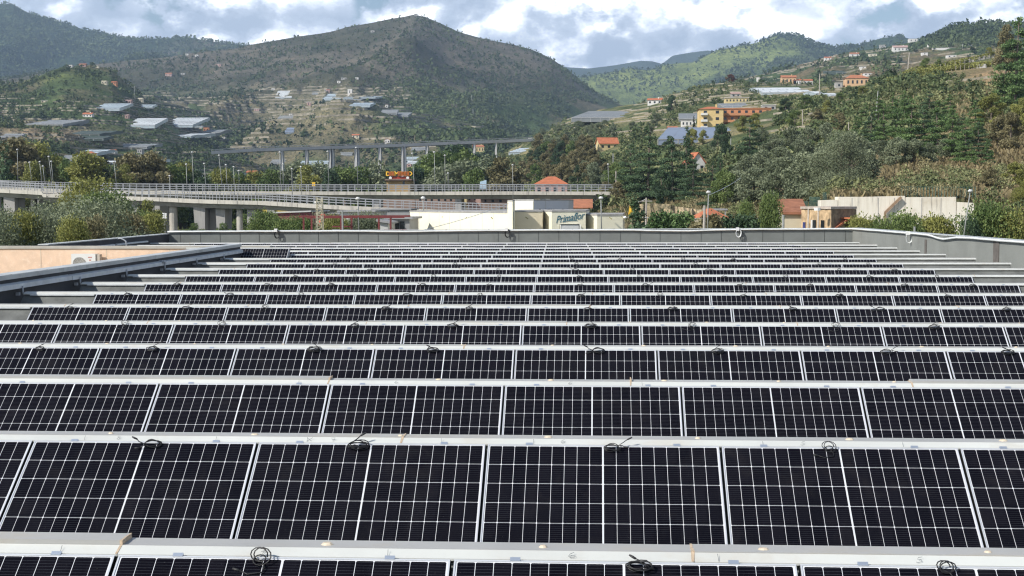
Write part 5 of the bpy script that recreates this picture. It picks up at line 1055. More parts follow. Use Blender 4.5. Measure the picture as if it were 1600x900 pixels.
# yellow and orange apartment blocks
CLEAR.append((1090, 1205, 165, 196))
P = SHEETS[H_].hit(1110, 199); S = P[1] / F; hgt = 30 * S
yb_ = house((P[0] + 0, P[1], P[2] - .5), 37 * S, hgt, 11, YBR, ORT2, 'bright yellow apartment block with a red tiled roof', 'hip', floors=3, cols=2, rh=5 * S, deep=6, name='apartment_block', cat='apartment block')
yb2 = house(np.array(at(1166, 199, P[1] + 3)) * [1, 1, 0] + [0, 0, P[2] - .5], 76 * S, 31 * S, 9, OPL, OPL, 'orange apartment block with long balconies beside the yellow one', 'flat', floors=3, cols=7, name='apartment_block', bal=True, deep=6, cat='apartment block')
house(np.array(at(1190, 195, P[1] + 6)) * [1, 1, 0] + [0, 0, P[2] - .3], 24 * S, 31 * S, 9, RBR, RBR, 'dark red end block of the orange apartments, half behind a tree', 'flat', floors=2, cols=3, name='apartment_block', deep=6, cat='apartment block')
bm_ = MB(); 
for f in (0, 1, 2): bm_.box(-16 * S, -6 * S, -1.6, -.01, hgt / 3 * f + .1, hgt / 3 * f + 1.0)
bm_.build('balcony', WPL, yb_)
hh(H_, 1150, 160, 36, 7, YPL, GRP, 'terraced yellow house with pale arcades above the apartments', 'flat', cols=7); hh(H_, 1148, 152, 14, 6, GRP, PINKW, 'small stone coloured roof house at the top of the yellow terrace', 'gable')
hh(H_, 1200, 172, 20, 8, GRP, WPL, 'grey shed with a blue tarpaulin right of the apartments', 'flat'); hh(H_, 1075, 197, 22, 9, WPL, GRP, 'white terrace house stepping down left of the yellow block', 'flat', cols=4)
hh(H_, 1230, 125, 22, 11, PCH, ORT, 'peach coloured house group on the ridge', 'gable', cols=4); hh(H_, 1243, 127, 12, 7, WPL, ORT2, 'white house with arched windows and a red roof', 'gable', cols=3); hh(H_, 1260, 126, 13, 7, WPL, ORT2, 'white annex with three openings right of the arched house', 'gable', cols=3)
hh(H_, 1336, 134, 34, 12, PCH, ORT, 'orange house with a long tiled roof and dark porch', 'hip', cols=5); hh(H_, 1308, 137, 10, 8, GRP, GRP, 'small stone hut left of the orange house', 'flat', cols=1); hh(H_, 1424, 111, 14, 6, GRP, GRP, 'ruined stone hut below the vineyard', 'flat', cols=2)
V_ = 'village_hill'
for (px, yb, w_, h_, wm, rm, rf, lab) in ((1422, 65, 13, 5, WPL, GRP, 'flat', 'white villa on the skyline shoulder above the village'), (1403, 80, 22, 6, WPL, PINKW, 'gable', 'large white house in the middle of the village hill'), (1332, 88, 14, 4, WPL, ORT, 'gable', 'white house with a pinkish roof among village trees'),
      (1290, 94, 10, 4, WPL, ORT2, 'gable', 'tiny red roofed house at the left end of the village hill'), (1355, 118, 17, 4, WPL, ORT, 'flat', 'low white house with a red roof behind the orange house'), (1360, 88, 12, 4, CREMW, GRP, 'flat', 'beige house row beside the pinkish roofed house'), (1440, 86, 9, 4, WPL, GRP, 'flat', 'small white house under the long wall'), (1482, 90, 14, 4, WPL, GRP, 'flat', 'blue and white roofed sheds by the vineyard skyline'), (1375, 75, 9, 5, GRP, GRP, 'flat', 'grey stone house above the village'), (1345, 108, 9, 4, WPL, GRP, 'flat', 'white cottage right of the dark greenhouse'), (1448, 73, 6, 4, WPL, GRP, 'flat', 'white cube house at the start of the long wall')):
    hh(V_, px, yb, w_, h_, wm, rm, lab, rf, cols=max(1, int(w_ / 5)), deep=3)
for (x0, x1, y_, lab) in ((1452, 1490, 78, 'long pale retaining wall on the wooded village hill'), (1498, 1513, 72.5, 'short pale retaining wall right of the long one')):
    P = SHEETS[V_].hit((x0 + x1) / 2, y_); S = P[1] / F; tag(MB().box(P[0] - (x1 - x0) / 2 * S, P[0] + (x1 - x0) / 2 * S, P[1], P[1] + 1, P[2] - 3, P[2] + 3.2 * S).build('retaining_wall', WPL, None), lab, 'wall')
C_, B_ = 'terraced_hills', 'central_mountain'
for (sh, px, yb, w_, h_, wm, rm, rf, lab) in ((C_, 115, 105.5, 9, 4, WPL, WPL, 'flat', 'white house on top of the left knoll'), (C_, 135, 104.5, 10, 4, PINKW, ORT, 'gable', 'pinkish house in the middle of the knoll top'), (C_, 155, 105.5, 10, 3, CREMW, GRP, 'flat', 'beige low house on the knoll shoulder'), (C_, 168, 132, 8, 6, CREMW, CREMW, 'flat', 'beige house below the knoll'), (C_, 183, 132, 8, 4, OPL, ORT2, 'gable', 'small orange house below the knoll'),
      (B_, 268, 119, 10, 4, PINKW, ORT, 'gable', 'pink house in the middle of the left hills'), (B_, 290, 117, 7, 3, GRP, WPL, 'flat', 'grey roofed house right of the pink one'), (B_, 312, 88.5, 5, 3, WPL, WPL, 'flat', 'small white house near the ridge line'), (B_, 345, 104, 9, 4, PINKW, WPL, 'flat', 'pale house high on the left flank'), (B_, 297, 86.5, 5, 2.5, WPL, WPL, 'flat', 'tiny white house just left of the small ridge house'),
      (C_, 205, 162, 9, 5, PINKW, PINKW, 'gable', 'rosy house above the long bluish greenhouses'), (C_, 223, 158, 8, 4, CREMW, CREMW, 'gable', 'cream house right of the rosy one'), (C_, 141, 183, 15, 5, WPL, ORT2, 'gable', 'white farmhouse with a red roof left of the greenhouses'), (C_, 75, 160, 11, 3, CREMW, GRP, 'flat', 'long beige farm building on the left slope'), (C_, 200, 185, 9, 5, PINKW, PINKW, 'gable', 'pinkish shed at the corner of the big greenhouses'), (C_, 325, 180, 8, 7, OPL, ORT, 'flat', 'orange farmhouse right of the white greenhouses'), (C_, 336, 180, 5, 4, WPL, WPL, 'flat', 'white hut beside the orange farmhouse'),
      (C_, 141, 245, 18, 6, WPL, ORT2, 'hip', 'white villa with dark windows and a red roof'), (C_, 177, 240, 12, 5, WPL, ORT, 'gable', 'white gabled house right of the red roofed villa'), (C_, 221, 239, 8, 6, GRP, GRP, 'flat', 'small grey house below the dull greenhouse'), (C_, 395, 273, 16, 4, OPL, ORT2, 'gable', 'orange roofed house low on the slope behind the lamps'), (C_, 352, 141, 5, 3, WPL, WPL, 'flat', 'little white hut in the mid valley') ,
      (B_, 549, 148, 7, 9, WPL, CREMW, 'flat', 'pale tower house above the central greenhouses'), (B_, 532, 130, 5, 3.5, WPL, WPL, 'flat', 'white cottage above the tower house'), (B_, 540, 124.5, 8, 3, GRP, WPL, 'flat', 'grey and white farm roofs at the top of the spur'), (B_, 560, 124, 5, 3, WPL, WPL, 'flat', 'small white hut right of the spur farm'), (B_, 485, 165, 6, 5, PINKW, WPL, 'front', 'pink gabled house on the tan field'), (B_, 457, 181, 5, 3, WPL, WPL, 'flat', 'white hut at the foot of the tan field'),
      (B_, 606, 168.5, 4, 5, WPL, PINKW, 'flat', 'lone white house at the edge of the wood'), (B_, 557, 216, 11, 5, CREMW, ORT2, 'gable', 'cream house with an orange roof above the viaduct'), (B_, 606.5, 224, 8, 6, WPL, ORT2, 'front', 'white gabled house just above the viaduct deck'), (B_, 585, 50.5, 6, 3, GRP, GRP, 'flat', 'stone ruin high on the mountain ridge'), (B_, 404, 173.5, 8, 3.5, PINKW, WPL, 'flat', 'white house at the left foot of the spur'), (B_, 515, 144, 5, 4, PINKW, ORT, 'gable', 'rosy house between the spur greenhouses'), (B_, 512, 143, 4, 3, GRP, GRP, 'flat', 'grey shed beside the rosy spur house'), (B_, 430, 141, 5, 3, WPL, WPL, 'flat', 'white cottage above the striped greenhouses'),
      (B_, 652, 24.5, 5, 3, GRP, GRP, 'flat', 'tiny stone chapel on the mountain summit'), (H_, 748, 238, 18, 9, YPL, ORT, 'gable', 'yellow house with a brown roof at the end of the viaduct'), (H_, 828, 219, 5, 3, WPL, WPL, 'flat', 'white hut at the edge of the olive slope'), (B_, 500, 262, 8, 4, WPL, WPL, 'flat', 'white hut between the viaduct piers'), (B_, 640, 261, 7, 5, PINKW, WPL, 'front', 'pale pink hut below the last greenhouses')):
    if sh == H_ and px < 790: sh = B_
    hh(sh, px, yb, w_, h_, wm, rm, lab, rf, cols=max(1, int(w_ / 4)), deep=4)
# masts on the skyline
for (sh, px, yt, yb, lab) in (('far_left_mountain', 18, -3, 6, 'thin antenna mast on the left mountain top'), ('far_left_mountain', 24, -2, 6, 'second antenna mast beside the first on the mountain top'), (C_, 215, 134, 160, 'grey lattice power pylon in the left valley'), (B_, 738, 149, 163, 'pale pylon on the dark mountain flank'), (B_, 740, 170, 180, 'lower pylon on the dark mountain flank')):
    P = SHEETS[sh].hit(px, yb); S = P[1] / F; h = (yb - yt) * S; mb = MB(); bw = S * 1.2
    for sx in (-1, 1): mb.beam((P[0] + sx * bw, P[1], P[2] - 2), (P[0] + sx * bw * .2, P[1], P[2] + h), .28 * S, .28 * S)
    for i in range(5): z = h * i / 5; kx = bw * (1 - .8 * i / 5); mb.beam((P[0] - kx, P[1], P[2] + z), (P[0] + kx * .85, P[1], P[2] + z + h / 5), .18 * S, .18 * S)
    tag(mb.build('pylon', LAMPP, None), lab, 'pylon')
# ---- greenhouses
GHB = mat('greenhouse_plastic_blue', (.40, .47, .50), .35, 0, .12, .08, (.30, .35, .36), .05); GHW = mat('greenhouse_plastic_white', (.62, .65, .65), .35, 0, .10, .08, (.48, .50, .50), .05); GHG = mat('greenhouse_netting_grey', (.22, .235, .24), .6, 0, .15, .08, (.16, .17, .17), .05); GHD = mat('greenhouse_netting_dark', (.05, .075, .06), .7, 0, .2, .1)
GHN = mat('greenhouse_blue_netting', (.21, .255, .33), .5, 0, .12, .06); BEAMS = mat('greenhouse_posts', (.5, .5, .48), .6)
def greenhouse(sheet, x0, x1, yt, yb, m, label, spans=None, skew=0.0):
    """a block of low gabled spans following the slope; x0..x1, yt..yb are its extent in the photo"""
    s = SHEETS[sheet]; P = s.hit((x0 + x1) / 2, yb); S = P[1] / F; w_ = (x1 - x0) * S; hv = (yb - yt) * S
    hw = min(1.7, hv * .2); Pt = s.hit((x0 + x1) / 2 + skew, yt + hw / S); dep = max(6., Pt[1] - P[1]); rise = max(.3, Pt[2] - P[2] + .2)
    if dep > 90: rise *= 90 / dep; dep = 90.
    CLEAR.append((x0, x1, yt - 1, yb - 1)); t = thing('greenhouse', label, 'greenhouse', (P[0], P[1], P[2])); n = (spans or 1) * 2; r, wl, ps = MB(), MB(), MB(); dx = skew * S
    for i in range(n):
        a, b = i / n, (i + 1) / n; mid = a + (b - a) * .5; g = min(.9, rise / n * .12 + .3)
        ya, yb_, ym = dep * a, dep * b, dep * mid; za, zb, zm = hw + rise * a, hw + rise * b - g * .6, hw + rise * mid + g
        xa, xb, xm = dx * a, dx * b, dx * mid
        r.quad((-w_ / 2 + xa, ya, za), (w_ / 2 + xa, ya, za), (w_ / 2 + xm, ym, zm), (-w_ / 2 + xm, ym, zm)); r.quad((-w_ / 2 + xm, ym, zm), (w_ / 2 + xm, ym, zm), (w_ / 2 + xb, yb_, zb), (-w_ / 2 + xb, yb_, zb))
        for sx in (-1, 1): wl.quad((sx * w_ / 2 + xa, ya, za - hw - 1.2), (sx * w_ / 2 + xb, yb_, zb - hw - 1.2), (sx * w_ / 2 + xb, yb_, zb), (sx * w_ / 2 + xa, ya, za)); wl.tri((sx * w_ / 2 + xa, ya, za), (sx * w_ / 2 + xb, yb_, zb), (sx * w_ / 2 + xm, ym, zm))
    wl.quad((-w_ / 2, 0, -1.0), (w_ / 2, 0, -1.0), (w_ / 2, 0, hw), (-w_ / 2, 0, hw))
    k = max(2, int(w_ / 6))
    for i in range(k + 1): x = -w_ / 2 + w_ * i / k; ps.box(x - .12, x + .12, -.15, -.02, -1, hw + .1)
    ps.box(-w_ / 2, w_ / 2, -.2, -.02, hw - .1, hw + .15)
    rb = MB(); kk = max(3, int(w_ / 4.5))
    for i in range(n):
        a = i / n; rb.beam((-w_ / 2 + dx * a, dep * a - .05, hw + rise * a + .06), (w_ / 2 + dx * a, dep * a - .05, hw + rise * a + .06), .35, .14)
    for i in range(kk + 1): x = -w_ / 2 + w_ * i / kk; rb.beam((x, 0, hw + g * .6), (x + dx, dep, hw + rise + g * .3), .10, .10)
    tag(rb.build('gutter_and_ribs', GHG if m is not GHG else BEAMS, t), kind='stuff'); r.build('roof', m, t); wl.build('side_walls', m if m is not GHW else GHB, t); ps.build('front_posts', BEAMS, t); return t
for a in ((C_, 146, 192, 162, 172, GHB, 'long bluish greenhouse at the left end of the upper greenhouse row', 2, -6), (C_, 208, 243, 163.5, 168, GHB, 'thin pale greenhouse above the two big white ones', 1), (C_, 244, 328, 159.5, 165, GHW, 'longest white greenhouse of the upper row', 1), (C_, 262, 312, 164.5, 168.5, GHB, 'low greenhouse directly below the longest white one', 1), (C_, 313, 347, 164, 170, GHW, 'bright white greenhouse ending the upper row', 1), (C_, 290, 320, 169, 174, GHB, 'short bluish greenhouse with rounded end', 1), (C_, 350, 360, 164, 168, GHG, 'small grey greenhouse past the bright white one', 1),
      (C_, 197, 246, 185, 199, GHW, 'big greenhouse of three stepped spans, the left one of the pair', 3, -3), (C_, 251, 305, 184, 198, GHW, 'big greenhouse of stepped spans, the right one of the pair', 3, -3), (C_, 270, 302, 206, 214, GHW, 'white low greenhouse below the right stepped one', 1), (C_, 301, 333, 201, 214, GHG, 'grey arched greenhouse with white gable end', 1), (C_, 42, 104, 188, 196, GHG, 'dull slanted net greenhouse on the left slope', 2, 14), (C_, 104, 130, 190, 195, GHG, 'small dull net greenhouse beside the tan heap', 1),
      (C_, 161, 234, 225, 231, GHG, 'long dull roofed greenhouse above the white villa', 1), (C_, 118, 156, 234, 241, GHB, 'grey blue greenhouse behind the red roofed villa', 1), (C_, 92, 128, 243, 249, GHG, 'brownish grey shed greenhouse left of the villa', 1), (C_, 150, 202, 247, 256, GHW, 'white roofed greenhouse behind the overpass trees', 1), (C_, 2, 34, 209, 216, GHG, 'grey net roof at the left edge of the brown terraces', 1), (C_, 298, 340, 270, 280, GHW, 'pale greenhouse roof behind the ramp lamps', 1, 6),
      (C_, 100, 160, 205, 211, GHD, 'upper dark green crop tunnel on the terraces', 1), (C_, 104, 166, 213, 218, GHD, 'lower dark green crop tunnel on the terraces', 1), (C_, 402, 432, 250, 256, GHG, 'grey net greenhouse left of the first viaduct pier', 1),
      (B_, 433, 459, 142, 154, GHW, 'striped greenhouse block of narrow spans', 5, -4), (B_, 506, 535, 146, 156, GHB, 'bluish greenhouse left of the tower house', 1, 4), (B_, 538, 589, 149.5, 153, GHB, 'long thin greenhouse under the tower house', 1), (B_, 538, 567, 153.5, 157, GHG, 'short greenhouse below the long thin one', 1), (B_, 547, 580, 160.5, 166.5, GHB, 'lower greenhouse of the spur group', 1), (B_, 590, 622, 171.5, 178, GHG, 'grey greenhouse on the dark slope', 2, -4), (B_, 607, 639, 176, 182, GHG, 'grey greenhouse at the wood edge below the other grey one', 2, -4), (B_, 436, 482, 180, 186, GHG, 'long grey greenhouse at the foot of the tan field', 1, 3), (B_, 490, 506, 143, 148, GHG, 'little grey greenhouse left of the spur farm', 1), (B_, 446, 461, 199, 209, GHN, 'small blue greenhouse below the tan field', 1),
      (B_, 424, 458, 249, 255, GHG, 'grey greenhouse between the first two viaduct piers', 1), (B_, 470, 514, 251, 257, GHB, 'bluish greenhouse between the second and third viaduct piers', 1), (B_, 524, 552, 238, 243, GHG, 'dull greenhouse high between two viaduct piers', 1), (B_, 630, 666, 245, 250, GHB, 'upper white blue greenhouse behind the last tall piers', 1), (B_, 634, 657, 251.5, 257, GHW, 'lower white greenhouse behind the last tall piers', 1), (B_, 643, 680, 230, 235, GHG, 'grey greenhouse strip under the viaduct deck', 1),
      (H_, 893, 1012, 164, 188, GHG, 'wide slanted grey net greenhouse on the olive slope', 5, 26), (H_, 1028, 1152, 200, 222, GHN, 'huge blue grey greenhouse roof below the apartments', 4, 24), (H_, 1190, 1266, 136, 147, GHW, 'white greenhouse on the ridge below the arched house', 1, 4), (H_, 1295, 1312, 144, 151, GHW, 'small white tunnel under the orange house', 1), (H_, 1060, 1100, 178, 188, GHG, 'grey roofed greenhouse behind the white terrace house', 2, 8), (H_, 795, 829, 231, 240, GHB, 'pale glass greenhouse at the end of the viaduct', 2, 6), (H_, 1130, 1172, 162, 170, GHG, 'grey greenhouse roof just behind the apartments', 1), (V_, 1304, 1331, 107.5, 115, GHD, 'dark green netted greenhouse on the village hill', 2)):
    if a[0] == H_ and a[1] < 790: a = (B_,) + a[1:]
    greenhouse(*a)
# ---- vineyard terraces upper right
CLEAR.append((1410, 1560, 86, 108))
VINE = FM['yellow']
for i, (x0, y0, x1, y1, lab) in enumerate(((1418, 108, 1565, 86, 'upper row of yellow green vines on the terrace'), (1412, 118, 1545, 104, 'lower row of yellow green vines with pale posts'), (1385, 130, 1470, 122, 'short vine row beside the pines'))):
    rng = np.random.RandomState(i); ps = [SHEETS[H_].hit(x0 + (x1 - x0) * u, y0 + (y1 - y0) * u) for u in np.linspace(0, 1, 40)]; cl = [(p[0], p[1], p[2] + 1.0, 1.6, 1.2, 1.1, .3 + .6 * rng.rand()) for p in ps]
    t = thing('vine_row', lab, 'vines'); o = link('foliage', crown_from(cl, 6000, .5, rng, 'vine_row', VINE), t); mb = MB(); [mb.box(p[0] - .06, p[0] + .06, p[1] - 1.4, p[1] - 1.25, p[2] - 1, p[2] + 1.5) for p in ps[::2]]; mb.build('posts', POLEW, t)
for i, (x0, y0, x1, y1, lab) in enumerate(((1412, 115, 1535, 105.5, 'grey dry stone wall under the vine terrace'), (1500, 93, 1566, 85, 'upper dry stone wall beside the crown of the big tree'))):
    ps = [SHEETS[H_].hit(x0 + (x1 - x0) * u, y0 + (y1 - y0) * u) for u in np.linspace(0, 1, 14)]; mb = MB()
    for a, b in zip(ps[:-1], ps[1:]): mb.beam(a + np.array([0, -.6, .2]), b + np.array([0, -.6, .2]), .5, 2.0)
    tag(mb.build('stone_wall', GRP, None), lab, 'wall')
# ================================================================ retaining wall, stone house, hedges on the right
def wall_mat():
    m, nt, b, o = new_mat('streaked_concrete'); g = NN(nt, 'ShaderNodeNewGeometry').outputs['Position']; mp = NN(nt, 'ShaderNodeMapping'); nt.links.new(g, mp.inputs[0]); mp.inputs['Scale'].default_value = (1.5, 1.5, .10)
    n1 = noise(nt, mp.outputs[0], 1.2, 8, .75, .3); n2 = noise(nt, g, .5, 6, .6); sp = NN(nt, 'ShaderNodeSeparateXYZ'); nt.links.new(g, sp.inputs[0])
    top = mrange(nt, sp.outputs[2], 8.2, 12.0, -.14, .10); c = ramp(nt, math_n(nt, 'ADD', n1, top), [(.50, (.80, .75, .64)), (.64, (.74, .68, .56)), (.74, (.42, .39, .34)), (.80, (.17, .16, .15))])
    c = mixc(nt, mrange(nt, n2, .5, .75, 0, .4), c, (.45, .36, .24)); nt.links.new(c, b.inputs['Base Color']); b.inputs['Roughness'].default_value = .95; return m
WM = wall_mat(); Yw = 147.0
mb = MB(); prof = [(1283, 313), (1309, 312), (1310, 307.5), (1352, 307.5), (1414, 306), (1415, 308), (1494, 307.5), (1495, 315.5), (1522, 317)]
for (a, za), (b, zb) in zip(prof[:-1], prof[1:]):
    if b - a < 2: continue
    p, q = at(a, za, Yw), at(b, zb, Yw); mb.hexa([(p[0], Yw, 0), (q[0], Yw, 0), (q[0], Yw + 2.2, 0), (p[0], Yw + 2.2, 0), (p[0], Yw, p[2]), (q[0], Yw, q[2]), (q[0], Yw + 2.2, q[2]), (p[0], Yw + 2.2, p[2])])
wo_ = tag(mb.build('retaining_wall', WM, None), 'tall pale concrete retaining wall with dark vertical streaks', 'wall')
mb = MB(); 
for px in (1331, 1372, 1397, 1440, 1470): p = at(px, 330, Yw - .01); mb.box(p[0] - .03, p[0] + .03, Yw - .02, Yw - .004, 0, at(px, 309, Yw)[2]); mb.cut()
build_each(mb, 'joint', GRP, wo_)
mb = MB(); a, b = at(1383, 332, Yw - .3), at(1408, 308, Yw - .3); mb.beam(a, b, .25, .25); c = at(1383, 350, Yw - .3); mb.beam(a, c, .2, .2); mb.build('handrail', mat('rusty_handrail', (.33, .22, .14), .8), wo_)
mb = MB(); a, b = at(1409, 305.5, Yw + .4), at(1524, 306, Yw + .4); n = 24
mb.beam(a + np.array([0, 0, .9]), b + np.array([0, 0, .9]), .04, .04)
for i in range(n + 1): p = a + (b - a) * i / n; mb.beam(p + np.array([0, 0, -.2]), p + np.array([0, 0, .95]), .04, .04)
FEN = mat('green_fence_mesh', (.05, .12, .10), .6); tag(mb.build('wire_fence', FEN, None), 'thin green wire fence on top of the concrete wall', 'fence')
for (x0, x1, yt, yb, lab) in ((1239, 1262, 315, 321, 'lower green mesh fence panel behind the brown shed'), (1265, 1281, 308, 320, 'green mesh fence panel stepping up to the wall'), (1286, 1291, 301, 307, 'small green mesh panel at the wall corner')):
    a, b = at(x0, yt, 152), at(x1, yb, 152); mb = MB(); k = max(3, int((x1 - x0) / 1.2))
    for i in range(k + 1): x = a[0] + (b[0] - a[0]) * i / k; mb.box(x - .02, x + .02, 152, 152.04, b[2] - 1.5, a[2])
    for i in range(6): z = b[2] + (a[2] - b[2]) * i / 5; mb.box(a[0], b[0], 152.05, 152.08, z - .02, z + .02)
    tag(mb.build('mesh_fence', FEN, None), lab, 'fence')
STONE = mat('ochre_stone_wall', (.60, .43, .25), .95, 0, .5, 1.6, (.26, .19, .12), 1.0, .8, 5); STONE_SHADE = mat('shade_tinted_stone_wall', (.27, .20, .13), .95, 0, .5, 2.0, (.17, .13, .09), 1.4, .8, 5)
# stone house: corner towards the camera, lit side at left, shade of the right front put into darker stone
t = thing('stone_house', 'old stone house with shade coloured into one wall, flat slab roof and tiled porch', 'house'); Yh = 120
A, B, C2 = pxp(1252, 126), pxp(1298, Yh), pxp(1337, 123.5); D2 = (C2[0] + A[0] - B[0] + 2, C2[1] + A[1] - B[1] + 6)
zt = at(1298, 327, Yh)[2]; MB().prism([A, B, C2, D2], 0, zt).build('wall', STONE, t)
w2 = MB(); wallface(w2, (B[0] - .0, B[1] - .01), (C2[0], C2[1] - .01), 0, zt - .02, -.06); w2.build('shade_tinted_wall', STONE_SHADE, t)
cx, cy_ = (A[0] + B[0] + C2[0] + D2[0]) / 4, (A[1] + B[1] + C2[1] + D2[1]) / 4
MB().prism([((p[0] - cx) * 1.04 + cx, (p[1] - cy_) * 1.04 + cy_) for p in (A, B, C2, D2)], zt + .01, zt + .22).build('roof_slab', mat('pale_slab_edge', (.50, .43, .36), .8), t)
dv2 = (np.array(B) - np.array(A)); L_ = np.linalg.norm(dv2); dv2 /= L_; nn2 = np.array([dv2[1], -dv2[0]])
for (u0, u1, z0, z1, mm, nm) in ((.08, .16, .2, 1.7, mat('blue_door', (.05, .06, .20), .6), 'door'), (.42, .52, .3, 1.9, DARKW, 'window'), (.36, .42, .3, 1.9, WPL, 'shutter'), (.70, .80, .3, 1.9, DARKW, 'window')):
    a = np.array(A) + dv2 * L_ * u0 + nn2 * .08; b = np.array(A) + dv2 * L_ * u1 + nn2 * .08; zb = at(1270, 357, 122)[2]; m_ = MB(); wallface(m_, (a[0], a[1]), (b[0], b[1]), zb - .3 if nm != 'door' else zb - 1.4, zb + (.72 if nm != 'door' else .5), .05); m_.build(nm, mm, t)
m_ = MB(); 
for u in (.28, .62): a = np.array(A) + dv2 * L_ * u + nn2 * .1; m_.tube([(a[0], a[1], 4), (a[0], a[1], zt)], .05, 6); m_.cut()
build_each(m_, 'drain_pipe', WPL, t)
p, q = at(1322, 341, 122), at(1337, 341, 122); m_ = MB(); a, b = at(1300, 357, 120.5), at(1322, 341.5, 121.5); m_.beam(a, b, .9, .14); m_.beam(at(1318, 340.8, 121), at(1339, 341.4, 122.4), 1.4, .14); m_.build('porch_tiles', ORT2, t)
p, q = at(1325, 343, 122.1), at(1335, 343, 122.3); MB().box(p[0], q[0], 121.4, 122.2, at(1325, 362, 122)[2], p[2]).build('porch_opening', DARKW, t)
tag(MB().tube([at(1277, 329, 119.5), at(1277, 324.5, 119.5)], .28, 8).build('water_tank', WHITEP, None), 'small white tank on the roof edge of the stone house', 'tank')
house((at(1236, 350, 130)[0], 128, 0), 32 * 128 / F, at(1230, 333, 130)[2], 7, CREMW, mat('rust_brown_tiles', (.32, .14, .08), .9, 0, .3, 1.5), 'shed with rust brown tiles and a cream wall left of the stone house', 'gable', rh=1.1, deep=0, cols=0)
house((at(1124, 345, 140)[0], 140, 0), 26 * 140 / F, at(1124, 341.5, 140)[2], 7, CREMW, ORT2, 'small roof of red tiles above the dark hedge', 'hip', rh=1.0, deep=0, cols=0, rz=.2)
t = thing('carport', 'low grey carport roof beside the small red tiled roof', 'shelter'); a, b = at(1104, 327, 150), at(1137, 329.5, 150); MB().box(a[0], b[0], 150, 156, a[2] - .12, a[2] + .05).build('roof', GRS, t)
m_ = MB(); [m_.box(x, x + .12, 150.1, 150.2, 0, a[2] - .13) for x in (a[0] + .1, (a[0] + b[0]) / 2, b[0] - .3)]; m_.build('post', GRS, t)
# eroded bank
def bank():
    s = np.linspace(0, 1, 90); tv = np.linspace(0, 1, 22); px = 985 + (1128 - 985) * s; top = np.interp(px, [985, 1000, 1012, 1045, 1060, 1090, 1110, 1128], [324, 319, 317.5, 319, 323, 327, 329, 336]); V = []; C = []
    for j, t_ in enumerate(tv):
        for i, x in enumerate(px):
            p = at(x, top[i], 184); z = p[2] * (1 - t_) - 1 * t_; n = fbm(np.array(i * .33), np.array(j * .10), 4, True); n2 = fbm(np.array(i * .9), np.array(j * .5 + 9), 3)
            V.append((p[0], 184 - 6.5 * t_ - 2.6 * n * math.sin(math.pi * min(1, t_ + .12)) - .8 * n2, z)); C.append(np.array((.40, .32, .21)) * (.75 + .5 * n2))
    idx = np.arange(90 * 22).reshape(22, 90); f = np.stack([idx[:-1, :-1], idx[1:, :-1], idx[1:, 1:], idx[:-1, 1:]], -1).reshape(-1, 4)
    tag(link('earth_bank', np_mesh('earth_bank', np.array(V), f, M_NEAR, colattr=np.array(C), smooth=True)), 'pale eroded earth bank under the cedars', None, None, 'structure')
bank()
# hedges
def hedge(x0, x1, yt, Y, dep, m, label, n=9000, leaf=.28, rag=.3, yt2=None, base=0.):
    a, b = at(x0, yt, Y), at(x1, yt2 or yt, Y); rng = np.random.RandomState(int(x0)); cl = []; k = int((b[0] - a[0]) / .9) + 1
    for i in range(k):
        for z in np.arange(.8, 1.001, .2) if base else (.55, .75, .92):
            u = (i + .5) / k; top = a[2] + (b[2] - a[2]) * u; cl.append((a[0] + (b[0] - a[0]) * u, Y + rng.rand() * dep, top * z - .25 + rag * (rng.rand() - .5), .75, .8, top * .11 + .3, .2 + .6 * rng.rand()))
    t = thing('hedge', label, 'hedge'); link('foliage', crown_from(cl, n, leaf, rng, 'hedge', m), t); m_ = MB(); [m_.tube([(a[0] + (b[0] - a[0]) * (i + .5) / 6, Y + .5, 0), (a[0] + (b[0] - a[0]) * (i + .5) / 6, Y + .5, a[2] * .8)], .12, 5) for i in range(6)]; m_.build('stems', BARK, t); return t
hedge(1018, 1081, 338, 128, 1.2, FM['pine'], 'clipped bright green hedge with a flat top', 16000, .24, .12)
hedge(1124, 1182, 343, 120, 1.2, FM['dark'], 'low dark clipped hedge under the small red tiled roof', 12000, .24, .15)
hedge(1080, 1124, 347, 118, 1.6, FM['brown'], 'loose dry hedge around the white lamp post', 9000, .3, .8)
